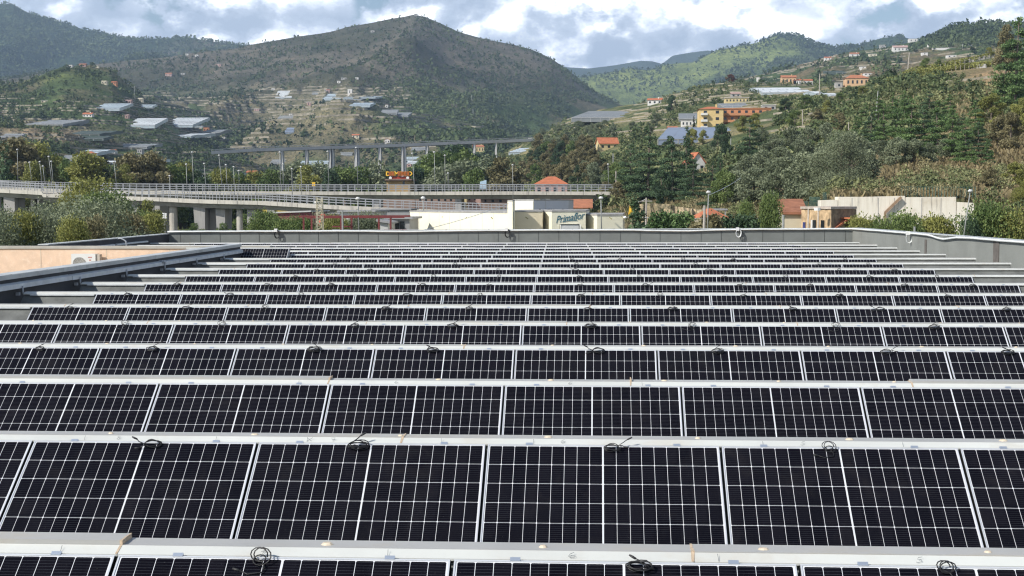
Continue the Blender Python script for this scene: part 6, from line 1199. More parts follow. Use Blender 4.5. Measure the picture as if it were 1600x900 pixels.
# ================================================================ trees
def gt(kind, px, ybase, ytop, Y, wf, label, group=None, z=None, v=None):
    """tree standing on flat ground: its top reaches photo row ytop at distance Y"""
    p = at(px, ytop, Y); zb = 0 if z is None else z; return tree(kind, (p[0], Y, zb), p[2] - zb, wf, label, group, v=v)
gl_ = [('yellow_green_tree', 130, 243, 340, 1.25, 'big yellow green tree behind the overpass, tallest of its clump', 6), ('broadleaf_tree', 112, 256, 352, .9, 'green tree just left of the tallest yellow green one', 6), ('broadleaf_tree', 162, 262, 356, .8, 'dark green tree right of the tallest yellow green one', 6), ('cypress_tree', 163, 247, 352, 1.0, 'slim dark cypress behind the yellow green tree', 4), ('cypress_tree', 156, 258, 362, .9, 'second shorter cypress behind the yellow green tree', 4),
       ('brown_green_tree', 32, 222, 372, 1.15, 'large olive brown tree at the left edge behind the overpass', 5), ('yellow_green_tree', 52, 228, 380, 1.0, 'yellow tinted tree right of the olive brown one', 5), ('conifer_tree', 9, 232, 360, 1.0, 'dark conifer at the left edge of the overpass', 4), ('broadleaf_tree', 74, 244, 392, 1.0, 'dark round tree behind the leaning lamps', 4), ('broadleaf_tree', 92, 250, 396, .9, 'shaded tree between the leaning lamps and the yellow green tree', 4), ('yellow_green_tree', 50, 258, 352, .7, 'small yellow tree behind the second lamp', 4), ('broadleaf_tree', -8, 240, 380, 1.1, 'green tree cut by the left edge', 4),
       ('brown_green_tree', 208, 244, 352, 1.0, 'broad brown green tree, left half of the pair behind the rail', 6), ('brown_green_tree', 238, 243, 356, 1.1, 'broad brown green tree, right half of the pair behind the rail', 6), ('yellow_green_tree', 196, 262, 348, .7, 'light green bush tree left of the brown green pair', 5), ('broadleaf_tree', 262, 262, 362, 1.0, 'dark green tree right of the brown green pair', 5), ('broadleaf_tree', 280, 266, 366, .9, 'rounded green tree behind the short lamp', 5), ('yellow_green_tree', 287, 258, 372, .7, 'yellow green tree behind the stout lamp', 5), ('dark_evergreen_tree', 305, 270, 366, .8, 'dark evergreen between the two ramp lamps', 4), ('broadleaf_tree', 330, 276, 372, .9, 'low green tree in front of the pale greenhouse', 4), ('yellow_green_tree', 346, 268, 372, .8, 'light tree behind the tall lamp of the level overpass', 4), ('broadleaf_tree', 372, 276, 378, 1.0, 'low round tree beside the orange roofed far house', 4), ('yellow_green_tree', 400, 272, 385, 1.0, 'pale green tree right of the orange roofed far house', 4),
       ('broadleaf_tree', 425, 270, 372, 1.0, 'green tree before the first viaduct pier', 4), ('olive_tree', 460, 260, 400, 1.2, 'grey green tree in front of the grey greenhouses', 4), ('yellow_green_tree', 478, 264, 372, .9, 'yellow green tree under the second viaduct pier', 4), ('olive_tree', 497, 260, 386, 1.1, 'grey tree between the second and third piers', 4), ('dark_evergreen_tree', 514, 268, 362, .8, 'dark bush tree at the foot of the third pier', 4), ('broadleaf_tree', 538, 266, 372, 1.1, 'fresh green tree between third and fourth piers', 4), ('broadleaf_tree', 566, 266, 376, 1.0, 'fresh green tree right of the fourth pier', 4), ('olive_tree', 588, 260, 382, 1.0, 'grey green tree below the fifth pier', 4), ('dark_evergreen_tree', 598, 274, 395, .8, 'dark tree directly left of the yellow rooftop sign', 4), ('dark_evergreen_tree', 652, 266, 386, 1.0, 'dark tree directly right of the yellow rooftop sign', 4),
       ('broadleaf_tree', 670, 248, 400, 1.1, 'large bright green tree left of the tall lamp pair', 5), ('broadleaf_tree', 688, 242, 420, 1.0, 'large bright green tree behind the tall lamp pair', 5), ('dark_evergreen_tree', 712, 232, 440, 1.1, 'tall dark green tree at the end of the far viaduct', 5), ('broadleaf_tree', 728, 240, 430, .9, 'green tree below the yellow viaduct house', 5), ('olive_tree', 704, 262, 380, 1.3, 'large grey green tree behind the globe lamp', 5), ('olive_tree', 735, 254, 390, 1.2, 'grey green tree right of the globe lamp', 5), ('olive_tree', 762, 250, 396, 1.2, 'grey green tree above the brown overpass building', 5), ('brown_green_tree', 786, 252, 380, 1.1, 'brownish tree above the orange tiled edge', 5), ('broadleaf_tree', 745, 268, 360, 1.0, 'low green tree right behind the overpass rail', 5)]
for (k, px, yt, Y, wf, lab, z) in gl_: gt(k, px, 0, yt, Y, wf, lab, 'trees behind the overpasses', z)
rt = random.Random(12)
# brownish grove right of the viaduct, on the hillside foot
i = 0
for row, (yb, x0, x1, n) in enumerate(((287, 775, 940, 13), (275, 790, 955, 12), (262, 800, 965, 12), (249, 812, 960, 11), (238, 830, 950, 9))):
    for q in range(n):
        px = x0 + (x1 - x0) * (q + rt.uniform(-.3, .3)) / n; kind = rt.choice(['brown_green_tree'] * 5 + ['olive_tree', 'broadleaf_tree', 'dark_evergreen_tree'])
        names = {'brown_green_tree': 'brownish green', 'olive_tree': 'grey green', 'broadleaf_tree': 'fresh green', 'dark_evergreen_tree': 'dark'}[kind]
        any(a < px < b and c - 4 < yb - 10 < d + 22 for a, b, c, d in CLEAR) or hill_tree('near_hillside', kind, px, yb + 6, rt.uniform(26, 38), rt.uniform(.85, 1.15), '%s tree, %s from left, %s row of the grove behind the orange hipped roof' % (names, ORD[q + 1], ORD[row + 1]), 'trees of the brown green grove')
def rows(defs):
    for d in defs: hill_tree('near_hillside', *d[:5], label=d[5], group=d[6] if len(d) > 6 else None)
CG = 'cedars in front of the hillside'
rows([('cedar_tree', 1012, 316, 108, .85, 'big dark cedar, the largest of the group left of the red roofed hidden house', CG), ('cedar_tree', 985, 316, 84, .8, 'dark cedar at the left edge of the cedar group', CG), ('cedar_tree', 1050, 314, 92, .85, 'dark cedar in the centre of the group below the blue greenhouse', CG), ('conifer_tree', 1072, 300, 98, .9, 'upright dark conifer with a thin bare tip', CG), ('cedar_tree', 1082, 316, 62, 1.0, 'low spreading cedar above the eroded bank', CG),
      ('dark_evergreen_tree', 1035, 322, 56, 1.0, 'dark evergreen under the central cedar', CG), ('cedar_tree', 1112, 326, 66, .9, 'cedar right of the eroded bank', CG), ('dark_evergreen_tree', 1128, 252, 56, .8, 'tall dark evergreen behind the red roofed hidden house', CG), ('cedar_tree', 1170, 252, 60, 1.1, 'flat topped cedar with wide green shelves', CG), ('conifer_tree', 1124, 300, 60, .8, 'blackish conifer below the red roofed hidden house', CG),
      ('broadleaf_tree', 962, 300, 44, 1.1, 'fresh green tree at the end of the level overpass', CG), ('brown_green_tree', 945, 315, 30, 1.2, 'brownish scrub tree over the end of the overpass', CG), ('brown_green_tree', 966, 322, 36, 1.2, 'brownish tree above the end wing of the cream building', CG), ('broadleaf_tree', 1130, 330, 62, .9, 'bright green climbing tree beside the grey olives', CG),
      ('yellow_green_tree', 1080, 228, 26, 1.0, 'yellow green tree in front of the blue greenhouse, left one', CG), ('yellow_green_tree', 1097, 226, 22, .9, 'yellow green tree in front of the blue greenhouse, right one', CG), ('dark_evergreen_tree', 1045, 240, 26, 1.1, 'dark tree left under the blue greenhouse', CG), ('olive_tree', 1120, 236, 30, 1.1, 'grey olive under the right end of the blue greenhouse', CG), ('yellow_green_tree', 1158, 206, 24, 1.2, 'olive yellow tree in front of the orange balconies', CG), ('yellow_green_tree', 1180, 204, 26, 1.2, 'olive yellow tree in front of the dark red block', CG),
      ('dark_evergreen_tree', 1048, 178, 28, .9, 'umbrella shaped dark tree right of the long white ridge house', CG), ('pine_tree', 1188, 114, 12, 1.6, 'umbrella pine beside the pale water house', CG), ('rust_leaved_tree', 1140, 127, 12, 1.3, 'rusty red tree on the ridge', CG), ('cypress_tree', 1083, 199, 18, 1.1, 'single cypress among the white terraces', CG), ('cypress_tree', 1393, 120, 16, 1.0, 'small black cypress left of the vineyard', CG), ('broadleaf_tree', 1443, 104, 18, 1.1, 'round green tree left of the upper vines', CG), ('broadleaf_tree', 1462, 100, 14, 1.1, 'smaller green tree on the vineyard skyline', CG), ('yellow_green_tree', 1540, 88, 16, 1.1, 'yellow green tree left of the big edge tree', CG)])
# the grey olive mass in the centre right
OG = 'grey olives above the stone house'
ol = [(1150, 322, 54), (1178, 326, 60), (1205, 322, 66), (1232, 322, 74), (1258, 318, 78), (1284, 314, 84), (1310, 300, 88), (1330, 292, 80), (1165, 296, 50), (1192, 290, 52), (1222, 284, 52), (1250, 272, 50), (1398, 262, 44), (1424, 260, 40), (1372, 262, 40), (1345, 272, 52), (1448, 258, 32), (1476, 250, 32), (1208, 252, 40), (1236, 240, 40), (1262, 236, 36), (1290, 228, 34), (1186, 236, 34)]
adj = ['tallest', 'broad', 'dense', 'loose', 'round', 'leaning', 'dusty', 'low']
marks = {0: 'above the low dark clipped hedge', 1: 'right of the one above the clipped hedge', 2: 'rising behind the bright green roadside tree', 3: 'directly above the rust brown shed', 4: 'above the gap between shed and stone house', 5: 'above the stone house, the dark edge of the mass', 6: 'at the foot of the pale wall, largest of all', 7: 'meeting the dry slope, rightmost of the lower mass', 8: 'second tier, beside the climbing tree', 9: 'second tier, beside the flat topped cedar', 10: 'second tier, over the roadside tree', 11: 'second tier, over the rust brown shed', 12: 'standing above the bare tan slope', 13: 'just right of the one above the bare tan slope', 14: 'small, left of the one above the bare tan slope', 15: 'at the top of the straw coloured slope', 16: 'small round, on the straw slope under the pines', 17: 'smallest, at the right end of the straw slope', 18: 'in the upper tier below the yellow apartments', 19: 'in the upper tier next to the thin pole', 20: 'in the upper tier under the white greenhouse', 21: 'in the upper tier below the orange house', 22: 'in the upper tier next to the flat topped cedar'}
for i, (px, yb, h) in enumerate(ol): hill_tree('near_hillside', 'olive_tree', px, yb, h, 1.0 if h > 60 else 1.15, 'grey green olive tree ' + marks[i], OG)
# pine group on the right
PG = 'pines on the upper hillside'
pn = [(1358, 236, 62), (1378, 232, 72), (1398, 240, 84), (1420, 246, 96), (1440, 238, 76), (1462, 244, 88), (1484, 250, 84), (1506, 256, 72), (1526, 252, 64), (1348, 206, 46), (1370, 198, 50), (1410, 196, 56), (1448, 194, 54), (1480, 196, 50), (1392, 188, 44), (1520, 215, 60), (1500, 232, 56), (1335, 222, 40), (1540, 262, 44), (1515, 262, 38)]
for i, (px, yb, h) in enumerate(pn):
    front = i < 9; hill_tree('near_hillside', 'pine_tree' if i % 4 else 'cedar_tree', px, yb, h * .88, 1.0, 'green layered pine, %s from the left in the %s row of the pine group' % (ORD[[0, 1, 2, 3, 4, 5, 6, 7, 8, 0, 1, 2, 3, 4, 5, 6, 9, 10, 11, 12][i] + 1], 'front' if front or i > 15 else 'rear'), PG)
rows([('pine_tree', 1582, 172, 128, .9, 'large dark pine at the right edge of the hill, against the sky', None), ('pine_tree', 1606, 160, 118, .9, 'second large pine cut by the right edge', None), ('brown_green_tree', 1566, 120, 74, .8, 'brownish round tree left of the large edge pine', None), ('yellow_green_tree', 1545, 200, 50, 1.1, 'yellow green scrub tree below the dry bank', None), ('brown_green_tree', 1575, 236, 56, 1.1, 'thin brownish tree with visible stems at the right edge', None), ('yellow_green_tree', 1592, 212, 54, 1.0, 'yellowish tree at the right edge over the thin one', None), ('brown_green_tree', 1556, 234, 50, 1.0, 'open brown green tree with bare stems beside the pines', None), ('yellow_green_tree', 1585, 296, 40, 1.2, 'yellow green bush tree above the leaning lamp', None), ('brown_green_tree', 1548, 300, 34, 1.3, 'brownish bush tree above the leaning lamp head', None), ('yellow_green_tree', 1600, 330, 44, 1.2, 'yellow green bush tree cut by the frame beside the lamp', None),
      ('yellow_green_tree', 1345, 152, 16, 1.4, 'bright yellow green tree below the orange house', None), ('broadleaf_tree', 1310, 160, 14, 1.5, 'green tree under the small white tunnel', None), ('yellow_green_tree', 1290, 178, 20, 1.4, 'yellow green tree below the white tunnel', None), ('dark_evergreen_tree', 1225, 176, 22, 1.3, 'dark tree right of the grey shed with a tarpaulin', None), ('broadleaf_tree', 1255, 170, 20, 1.4, 'green tree under the white ridge greenhouse', None), ('brown_green_tree', 1275, 198, 26, 1.3, 'brown green tree next to the low pole', None), ('broadleaf_tree', 1240, 200, 26, 1.2, 'green tree right of the dark red block', None), ('brown_green_tree', 1310, 210, 32, 1.2, 'brownish tree left of the pine group', None)])
# olive orchards on the open slope left of the apartments
for i in range(70):
    px = rt.uniform(835, 1060); yb = rt.uniform(172 + (1060 - px) * .16, 238); 
    any(a - 5 < px < b + 5 and c - 2 < yb < d + 12 for a, b, c, d in CLEAR) or hill_tree('near_hillside', 'olive_tree', px, yb, rt.uniform(8, 14), 1.25, 'small grey green olive of the orchard on the open slope', 'orchard olives on the open slope')
# near things on flat ground
gt('broadleaf_tree', 1205, 0, 313, 122, .36, 'bright green roadside tree left of the rust brown shed', None); gt('conifer_tree', 992, 0, 321, 112, 1.15, 'dark conical bush tree beside the cream building end', None)
gt('broadleaf_tree', 1165, 0, 325, 128, .36, 'feathery green tree behind the low dark hedge', None)
for (px, yt, Y, wf, k, lab) in ((1360, 353, 98, .35, 'yellow_green_tree', 'yellow green bush below the handrail of the concrete wall'), (1385, 350, 96, .3, 'broadleaf_tree', 'dark green bush second from the stone house'), (1410, 346, 98, .38, 'broadleaf_tree', 'dark green bush in the middle of the wall foot'), (1438, 350, 100, .38, 'yellow_green_tree', 'yellowish bush in front of the wall, right of the dark one'), (1462, 350, 100, .38, 'yellow_green_tree', 'straw tinted bush left of the leaning lamp'), (1488, 350, 100, .36, 'broadleaf_tree', 'green bush behind the leaning lamp'),
      (1534, 328, 97, .42, 'broadleaf_tree', 'big dark green bush right of the leaning lamp'), (1562, 332, 96, .42, 'broadleaf_tree', 'rounded green bush near the right edge'), (1592, 338, 96, .4, 'yellow_green_tree', 'yellowish bush at the right edge behind the parapet'), (1515, 350, 95, .25, 'dark_evergreen_tree', 'dark low bush at the foot of the leaning lamp'), (1340, 352, 92, .25, 'yellow_green_tree', 'small straw bush beside the porch of the stone house')):
    gt(k, px, 0, yt, Y, wf * 1.6, lab, 'bushes in front of the concrete wall')
# thicket at the left
TG = 'trees and bushes in front of the ramp'
for (k, px, yt, Y, wf, lab) in (('yellow_green_tree', 146, 288, 150, .9, 'tall yellow green tree covering the ramp rail, right one'), ('yellow_green_tree', 118, 308, 146, .7, 'tall yellow green tree covering the ramp rail, left one'), ('broadleaf_tree', 166, 310, 140, 1.0, 'green tree right under the one covering the rail'), ('olive_tree', 100, 324, 128, 1.0, 'grey green willow below the step of the ramp'), ('olive_tree', 62, 334, 124, .9, 'grey green willow with bare twigs near the left pier'), ('yellow_green_tree', 22, 340, 122, .65, 'yellow green bushy tree at the left edge'), ('olive_tree', -8, 336, 120, .7, 'grey green bush cut by the left edge'), ('olive_tree', 134, 320, 112, 1.0, 'pale willow in the middle of the thicket'), ('olive_tree', 178, 328, 118, 1.0, 'grey green bush at the right end of the thicket'), ('brown_green_tree', 200, 344, 116, .7, 'low brown bush before the ramp pier'),
      ('yellow_green_tree', 40, 344, 104, .65, 'low yellow green bush above the outer parapet'), ('olive_tree', 85, 342, 104, .7, 'low grey bush above the outer parapet'), ('olive_tree', 8, 348, 102, .7, 'grey bush at the left end of the outer parapet'), ('brown_green_tree', 150, 348, 104, .6, 'brownish bush near the hoop on the outer parapet'), ('yellow_green_tree', 112, 352, 100, .55, 'small light bush in front of the pale willow')):
    gt(k, px, 0, yt, Y, wf, lab, TG)
for (px, yt, Y, wf, k, lab) in ((216, 338, 170, .7, 'broadleaf_tree', 'green bush right of the thicket'), (238, 340, 168, .6, 'yellow_green_tree', 'light bush left of the round ramp pillar'), (232, 318, 262, .6, 'yellow_green_tree', 'yellow tinted tree seen under the ramp'), (412, 338, 150, .6, 'broadleaf_tree', 'dark green bush left of the red gantry'), (432, 347, 140, .5, 'broadleaf_tree', 'green bush under the red brown shed'), (452, 350, 132, .55, 'broadleaf_tree', 'leafy bush at the first gantry post'), (505, 343, 134, .5, 'olive_tree', 'grey green bush behind the lattice mast'), (522, 346, 132, .5, 'yellow_green_tree', 'light bush beside the plain pale pole'),
      (565, 343, 136, .5, 'olive_tree', 'grey flowering bush right of the globe lamp'), (580, 344, 138, .5, 'olive_tree', 'grey flowering bush left of the white gable'), (470, 348, 130, .45, 'broadleaf_tree', 'low bush between the first gantry posts'), (400, 348, 200, .5, 'broadleaf_tree', 'bush between the ramp piers and the gantry'), (305, 352, 270, .6, 'broadleaf_tree', 'green bush among the wedge shaped piers'), (350, 352, 262, .6, 'broadleaf_tree', 'bush between the wedge piers and the round pillar'), (378, 338, 300, .9, 'broadleaf_tree', 'dark tree in the shade under the ramp')):
    gt(k, px, 0, yt, Y, wf * 1.3, lab, 'bushes beneath the ramp')
# reeds under the ramp
rng = np.random.RandomState(4); n = 9000; pxs = rng.uniform(205, 400, n); Ys = rng.uniform(180, 262, n); V = []
xs_ = np.array([0.0] * n)
R0 = np.array([rayd(p, 400) for p in pxs]); X = R0[:, 0] / R0[:, 1] * Ys; hgt = 3.6 + 2.6 * rng.rand(n); a = rng.rand(n) * 6.28; wv = np.stack([np.cos(a), np.sin(a), 0 * a], -1) * .16
C = np.stack([X, Ys, np.zeros(n)], -1); lean = np.stack([rng.normal(size=n) * .9, rng.normal(size=n) * .5, hgt], -1)
V = np.stack([C + lean * .35 - wv, C + lean * .35 + wv, C + lean + wv * .2, C + lean * .85 - wv * .9], 1).reshape(-1, 3)
tag(link('reeds', np_mesh('reeds', V, np.arange(4 * n).reshape(-1, 4), FM['reed'], tint=np.repeat(rng.rand(n), 4))), 'dense green reeds growing between the ramp piers', None, None, 'stuff')
# bare branches of the thicket
for i, (px, yb, yt, Y) in enumerate(((92, 360, 318, 112), (60, 350, 318, 114), (112, 362, 334, 108), (44, 340, 308, 120), (150, 366, 346, 104))):
    r = random.Random(i); p = at(px, yt, Y); mb = MB(); H = p[2]
    def br(a, d, L, rad, dep):
        b = a + d * L; mb.tube([a, (a + b) / 2 + Vector((r.gauss(0, .03), r.gauss(0, .03), 0)) * L, b], [rad, rad * .75, rad * .5], 4)
        if dep: [br(b, (d + Vector((r.gauss(0, .25), r.gauss(0, .25), r.gauss(.15, .15)))).normalized(), L * r.uniform(.45, .65), rad * .55, dep - 1) for _ in range(2)]
    for q in range(3): br(Vector((0, 0, 0)), Vector((r.gauss(0, .1), r.gauss(0, .1), 1)).normalized(), H * .42, .09, 4)
    t = thing('bare_tree', 'leafless pale tree %s' % ('in the middle of the thicket', 'left of the middle one, before the round pier', 'with drooping twigs near the thicket centre', 'furthest left, against the dark underside of the ramp', 'low, right side of the thicket')[i], 'tree', (p[0], Y, 0), 0, 'leafless trees in the thicket'); mb.build('branches', BARKG, t)
# wall and fence under the ramp
a, b = at(203, 340, 276), at(258, 342, 276); mb = MB(); mb.box(a[0], b[0], 276, 276.4, 0, a[2] - .2); o = tag(mb.build('garden_wall', GRP, None), 'low grey wall with a white rail seen under the ramp', 'wall')
mb = MB(); [mb.box(a[0] + (b[0] - a[0]) * i / 16, a[0] + (b[0] - a[0]) * i / 16 + .4, 275.7, 275.9, a[2] - .2, a[2] + .9) for i in range(17)]; mb.box(a[0], b[0], 275.65, 275.7, a[2] + .7, a[2] + .95); mb.build('rail', WHITEP, o)
# flag and boards
p = at(983, 326, 150); mb = MB(); mb.quad((p[0] - .1, 150, p[2] - .7), (p[0] + .35, 150.1, p[2] - .6), (p[0] + .6, 150, p[2] + .4), (p[0] + .05, 150.1, p[2] + .3)); mb.quad((p[0] - .1, 150.02, p[2] - .7), (p[0] + .05, 150.12, p[2] + .3), (p[0] + .6, 150.02, p[2] + .4), (p[0] + .35, 150.12, p[2] - .6))
tag(mb.build('tarpaulin', mat('yellow_cloth', (.70, .42, .03), .8), None), 'yellow cloth caught on top of the conical bush tree', 'cloth')
a, b = at(750, 288, 330), at(760, 281, 330); mb = MB(); mb.hexa([(a[0], 330, a[2] - 1), (b[0], 330, a[2] - 1), (b[0], 330.2, a[2] - 1), (a[0], 330.2, a[2] - 1), (a[0], 330, a[2] + .6), (b[0], 330, b[2]), (b[0], 330.2, b[2]), (a[0], 330.2, a[2] + .6)])
t = tag(mb.build('billboard', mat('pale_blue_board', (.42, .56, .66), .5), None), 'tilted pale blue roadside board above the level overpass rail', 'billboard')
a = at(490, 288, 322); tag(MB().box(a[0] - .35, a[0] + .35, 322, 322.1, a[2] - .4, a[2] + .5).build('road_sign', YEL, None), 'small yellow road sign on the level overpass rail', 'road sign')
# ================================================================ woods, scrub and grass (after the houses, so that no tree stands in front of one)
def clear_mask(px, py, hpx):
    ok = np.ones(len(px), bool)
    for (x0, x1, y0, y1) in CLEAR: ok &= ~((px > x0 - hpx * .4) & (px < x1 + hpx * .4) & (py > y0) & (py - hpx * .9 < y1))
    return ok
def terrace_walls(name, sheet, step, h, where, m, label, drop=.5):
    """dry stone walls following the contour lines of a hill"""
    s = SHEETS[sheet]; Z, X, Y = s.Z[:s.nd], s.X[:s.nd], s.Y[:s.nd]; PX, PY = proj(np.stack([X, Y, Z], -1)); V = []; lv = np.arange(np.ceil(Z.min() / step) * step + step, Z.max(), step)
    for L in lv:
        c = (Z[:-1] < L) & (Z[1:] >= L); u = np.where(c, (L - Z[:-1]) / np.maximum(1e-6, Z[1:] - Z[:-1]), 0); xc = X[:-1] + (X[1:] - X[:-1]) * u; yc = Y[:-1] + (Y[1:] - Y[:-1]) * u
        keep = (where(PX[:-1], PY[:-1]) > .5) & (fbm(xc / 55 + L, yc / 55, 3) > drop)
        for dj in (-1, 0, 1):
            a = c[1:-1, :-1] & keep[1:-1, :-1]; b = c[1 + dj:c.shape[0] - 1 + dj, 1:]; jj, ii = np.nonzero(a & b)
            if len(jj) == 0: continue
            j1 = jj + 1; j2 = jj + 1 + dj; x0, y0, x1, y1 = xc[j1, ii], yc[j1, ii], xc[j2, ii + 1], yc[j2, ii + 1]; o = np.ones(len(jj)); zt = L + h * .75; zb = L - h * .5
            f = .12 * h
            V += [np.stack([np.stack([x0, y0 - f, o * zb], -1), np.stack([x1, y1 - f, o * zb], -1), np.stack([x1, y1, o * zt], -1), np.stack([x0, y0, o * zt], -1)], 1), np.stack([np.stack([x0, y0, o * zt], -1), np.stack([x1, y1, o * zt], -1), np.stack([x1, y1 + h * 2.2, o * zt], -1), np.stack([x0, y0 + h * 2.2, o * zt], -1)], 1)]
    V = np.concatenate(V, 0).reshape(-1, 3); tag(link(name, np_mesh(name, V, np.arange(len(V)).reshape(-1, 4), m)), label, None, None, 'stuff')
DRYST = mat('dry_stone', (.29, .26, .20), .95, 0, .4, .15, (.12, .13, .07), .06)
wTB = lambda a, b: np.clip(rect(a, b, 400, 640, 138, 200, 10) + rect(a, b, 150, 420, 150, 235, 12) + .8 * rect(a, b, 560, 760, 180, 235, 12), 0, 1)
wTC = lambda a, b: sst(b, 140, 165)
wTH = lambda a, b: np.clip(rect(a, b, 850, 1320, 128, 215, 8) + rect(a, b, 1370, 1580, 84, 130, 5), 0, 1)
terrace_walls('mountain_terraces', 'central_mountain', 6.0, 2.6, wTB, DRYST, 'stepped dry stone terraces on the mountain foot', .42)
terrace_walls('hill_terraces', 'terraced_hills', 3.6, 1.8, wTC, DRYST, 'stepped dry stone terraces on the left hills', .42)
terrace_walls('village_terraces', 'village_hill', 7.0, 1.8, lambda a, b: sst(b, 72, 80), DRYST, 'stepped terraces around the village', .55)
terrace_walls('orchard_terraces', 'near_hillside', 3.4, 1.0, wTH, DRYST, 'stepped orchard terraces on the near hillside', .54)
# ---- far woods
wood('far_wood', 'green_hills', 100000, lambda a, b, X, Y: (0.12 + 0.88 * sst(fbm(X / 160, Y / 160), 0.42, 0.6)) * (1 - .75 * sst(fbm(X / 420 + 4, Y / 700), 0.44, 0.58)), (6, 14), 4, FM['woodfar'], 'dense wood covering the green hills', 21)
wood('ridge_wood', 'far_left_mountain', 95000, lambda a, b, X, Y: 0.35 + 0.65 * sst(fbm(X / 160, Y / 160), 0.42, 0.6) , (6, 14), 4, FM['woodfar'], 'dense wood on the long far ridge', 22)
def dB(px, py, X, Y):
    n = fbm(X / 120, Y / 160, 5); base = 0.16 + 0.40 * sst(n, 0.52, 0.60)
    flank = sst(px + (py - 100) * -0.9, 560, 640) * sst(py, 95, 130); base = base + flank * 0.75 * sst(n, 0.34, 0.5)
    low = sst(py, 135, 165); base = base + low * 0.5 * sst(n, 0.4, 0.55)
    clear = rect(px, py, 425, 590, 140, 190, 14); return np.clip(base * (1 - 0.55 * clear), 0, 1)
wood('mountain_wood', 'central_mountain', 190000, dB, (2.0, 8.5), 6, FM['woodmid'], 'scattered dark trees and scrub on the brown mountain', 23, band=(6.0, lambda a, b: .85 * wTB(a, b)),
     tintf=lambda a, b, X, Y, r: np.clip(0.38 + 0.9 * (fbm(X / 110 + 9, Y / 110) - .5) + 0.12 * r.rand(len(X)) + 0.25 * rect(a, b, 500, 760, 130, 220, 30), 0, 1))
def dC(px, py, X, Y):
    n = fbm(X / 40, Y / 50, 5); cl = rect(px, py, 10, 110, 200, 222, 8) + rect(px, py, 100, 180, 205, 225, 8) + rect(px, py, 215, 270, 215, 240, 8)
    return np.clip((0.12 + 0.75 * sst(n, 0.46, 0.58)) * (1 - 0.8 * np.clip(cl, 0, 1)), 0, 1)
wood('terrace_wood', 'terraced_hills', 50000, dC, (1.6, 6.5), 14, FM['woodmid'], 'patchy trees and scrub between the farm terraces', 24, band=(3.6, lambda a, b: .82 * wTC(a, b)))
wood('village_wood', 'village_hill', 30000, lambda a, b, X, Y: np.clip(0.12 + 0.6 * sst(fbm(X / 70, Y / 90, 5), 0.46, 0.6) + 0.9 * rect(a, b, 1440, 1620, 30, 72, 10), 0, 1), (3, 10), 9, FM['woodmid'], 'trees around the village houses on the hill', 25, band=(7.0, lambda a, b: .8 * sst(b, 72, 80)))
def dH(px, py, X, Y):
    n = fbm(X / 16, Y / 20, 5); bare = rect(px, py, 1315, 1450, 255, 303, 8) + rect(px, py, 1465, 1610, 236, 268, 8) + rect(px, py, 1510, 1600, 100, 132, 6) + rect(px, py, 1380, 1600, 85, 122, 5) + rect(px, py, 1030, 1150, 200, 225, 6) + rect(px, py, 890, 1000, 165, 192, 6) + rect(px, py, 1190, 1270, 136, 150, 4) + .6 * rect(px, py, 1500, 1620, 130, 300, 15)
    return np.clip((0.22 + 0.7 * sst(n, 0.42, 0.58)) * (1 - 0.9 * np.clip(bare, 0, 1)) * (0.35 + 0.65 * sst(Y, 180, 400)), 0, 1)
nearY = lambda f: (lambda a, b, X, Y: f(a, b, X, Y) * (Y < 300)); farY = lambda f: (lambda a, b, X, Y: f(a, b, X, Y) * (Y >= 300))
wood('slope_scrub', 'near_hillside', 9000, nearY(lambda a, b, X, Y: np.clip(0.05 + .9 * sst(fbm(X / 7, Y / 7, 4), 0.48, 0.62), 0, 1) * (1 - .97 * np.clip(rect(a, b, 1315, 1445, 258, 303, 8) + rect(a, b, 1465, 1610, 238, 268, 8), 0, 1))), (0.9, 2.6), 170, FM['straw'], 'straw coloured scrub on the slope above the concrete wall', 31, lambda a, b, X, Y, r: np.clip(.15 + .5 * r.rand(len(X)), 0, 1), 0.8, 1.1)
wood('slope_bushes', 'near_hillside', 5000, nearY(lambda a, b, X, Y: np.clip(0.03 + .8 * sst(fbm(X / 9 + 4, Y / 9, 4), 0.50, 0.64), 0, 1) * (1 - .97 * np.clip(rect(a, b, 1315, 1445, 258, 303, 8) + rect(a, b, 1465, 1610, 238, 268, 8), 0, 1))), (1.2, 3.2), 220, FM['scrub'], 'olive green bushes on the slope above the concrete wall', 32, None, 0.9, 1.1)
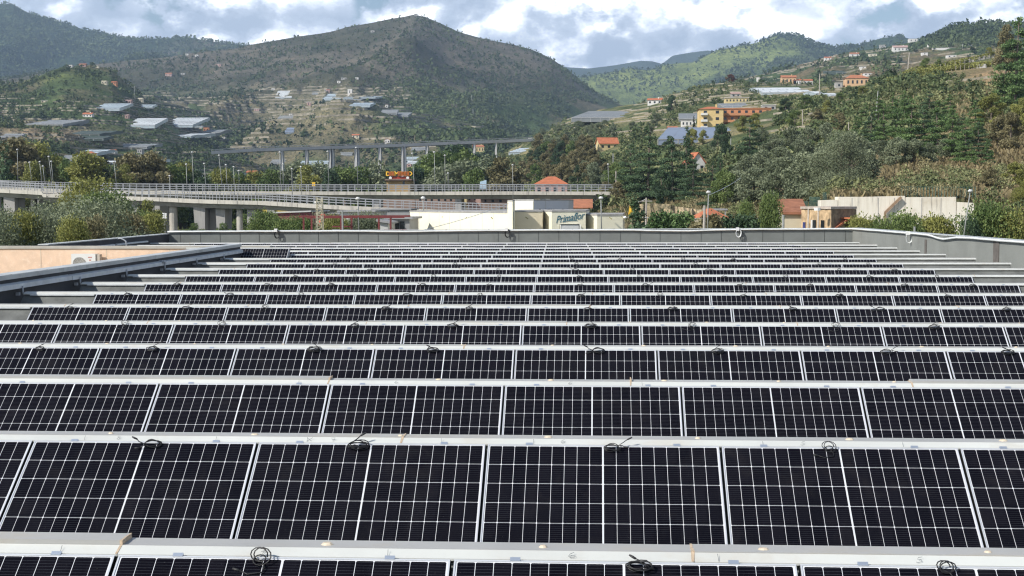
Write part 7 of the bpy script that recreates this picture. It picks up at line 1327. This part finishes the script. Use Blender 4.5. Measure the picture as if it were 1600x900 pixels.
wood('hillside_scrub', 'near_hillside', 30000, farY(dH), (1.0, 3.6), 46, FM['scrub'], 'mixed scrub and low bushes covering the near hillside', 26, None, 0.9, band=(3.4, lambda a, b: .8 * wTH(a, b)))
wood('hillside_green_scrub', 'near_hillside', 13000, farY(dH), (1.3, 4.6), 50, FM['woodmid'], 'darker green bushes among the hillside scrub', 27, None, 0.95)
def dGrass(px, py, X, Y): return np.clip(sst(-Y, -430, -300) * 1.0, 0, 1)
def grass(name, sheet, n, dens, h, m, label, seed):
    rng = np.random.RandomState(seed); X, Y, Z, PX, PY = SHEETS[sheet].scatter(n, dens, rng); k = len(X); C = np.stack([X, Y, Z], -1)
    a = rng.rand(k) * 6.28; wv = np.stack([np.cos(a), np.sin(a), 0 * a], -1) * (h * .28); hh = h * (.5 + rng.rand(k)); lean = np.stack([rng.normal(size=k) * .3, rng.normal(size=k) * .3, np.ones(k)], -1) * hh[:, None]
    V = np.stack([C - wv, C + wv, C + wv * .5 + lean, C - wv * .6 + lean * .9], 1).reshape(-1, 3); t = np.clip(fbm(X / 9, Y / 9) + .2 * rng.normal(size=k), 0, 1)
    tag(link(name, np_mesh(name, V, np.arange(4 * k).reshape(-1, 4), m, tint=np.repeat(t, 4))), label, None, None, 'stuff')
grass('dry_grass', 'near_hillside', 150000, dGrass, 0.7, FM['dry'], 'dry straw coloured grass on the near slope', 28)
# haze: the air of the valley
hz = MB(); hz.box(-5300, 5300, -2100, 9800, -6, 945); ho = hz.build('haze', None, None); ho['kind'] = 'stuff'; ho['label'] = 'thin blue haze filling the valley'
hm = bpy.data.materials.new('haze_air'); hm.use_nodes = True; nt = hm.node_tree; nt.nodes.clear(); o = NN(nt, 'ShaderNodeOutputMaterial'); v = NN(nt, 'ShaderNodeVolumePrincipled')
v.inputs['Color'].default_value = (.56, .75, 1.0, 1); v.inputs['Density'].default_value = 8e-5; v.inputs['Anisotropy'].default_value = 0.1; nt.links.new(v.outputs[0], o.inputs['Volume']); ho.data.materials.append(hm)
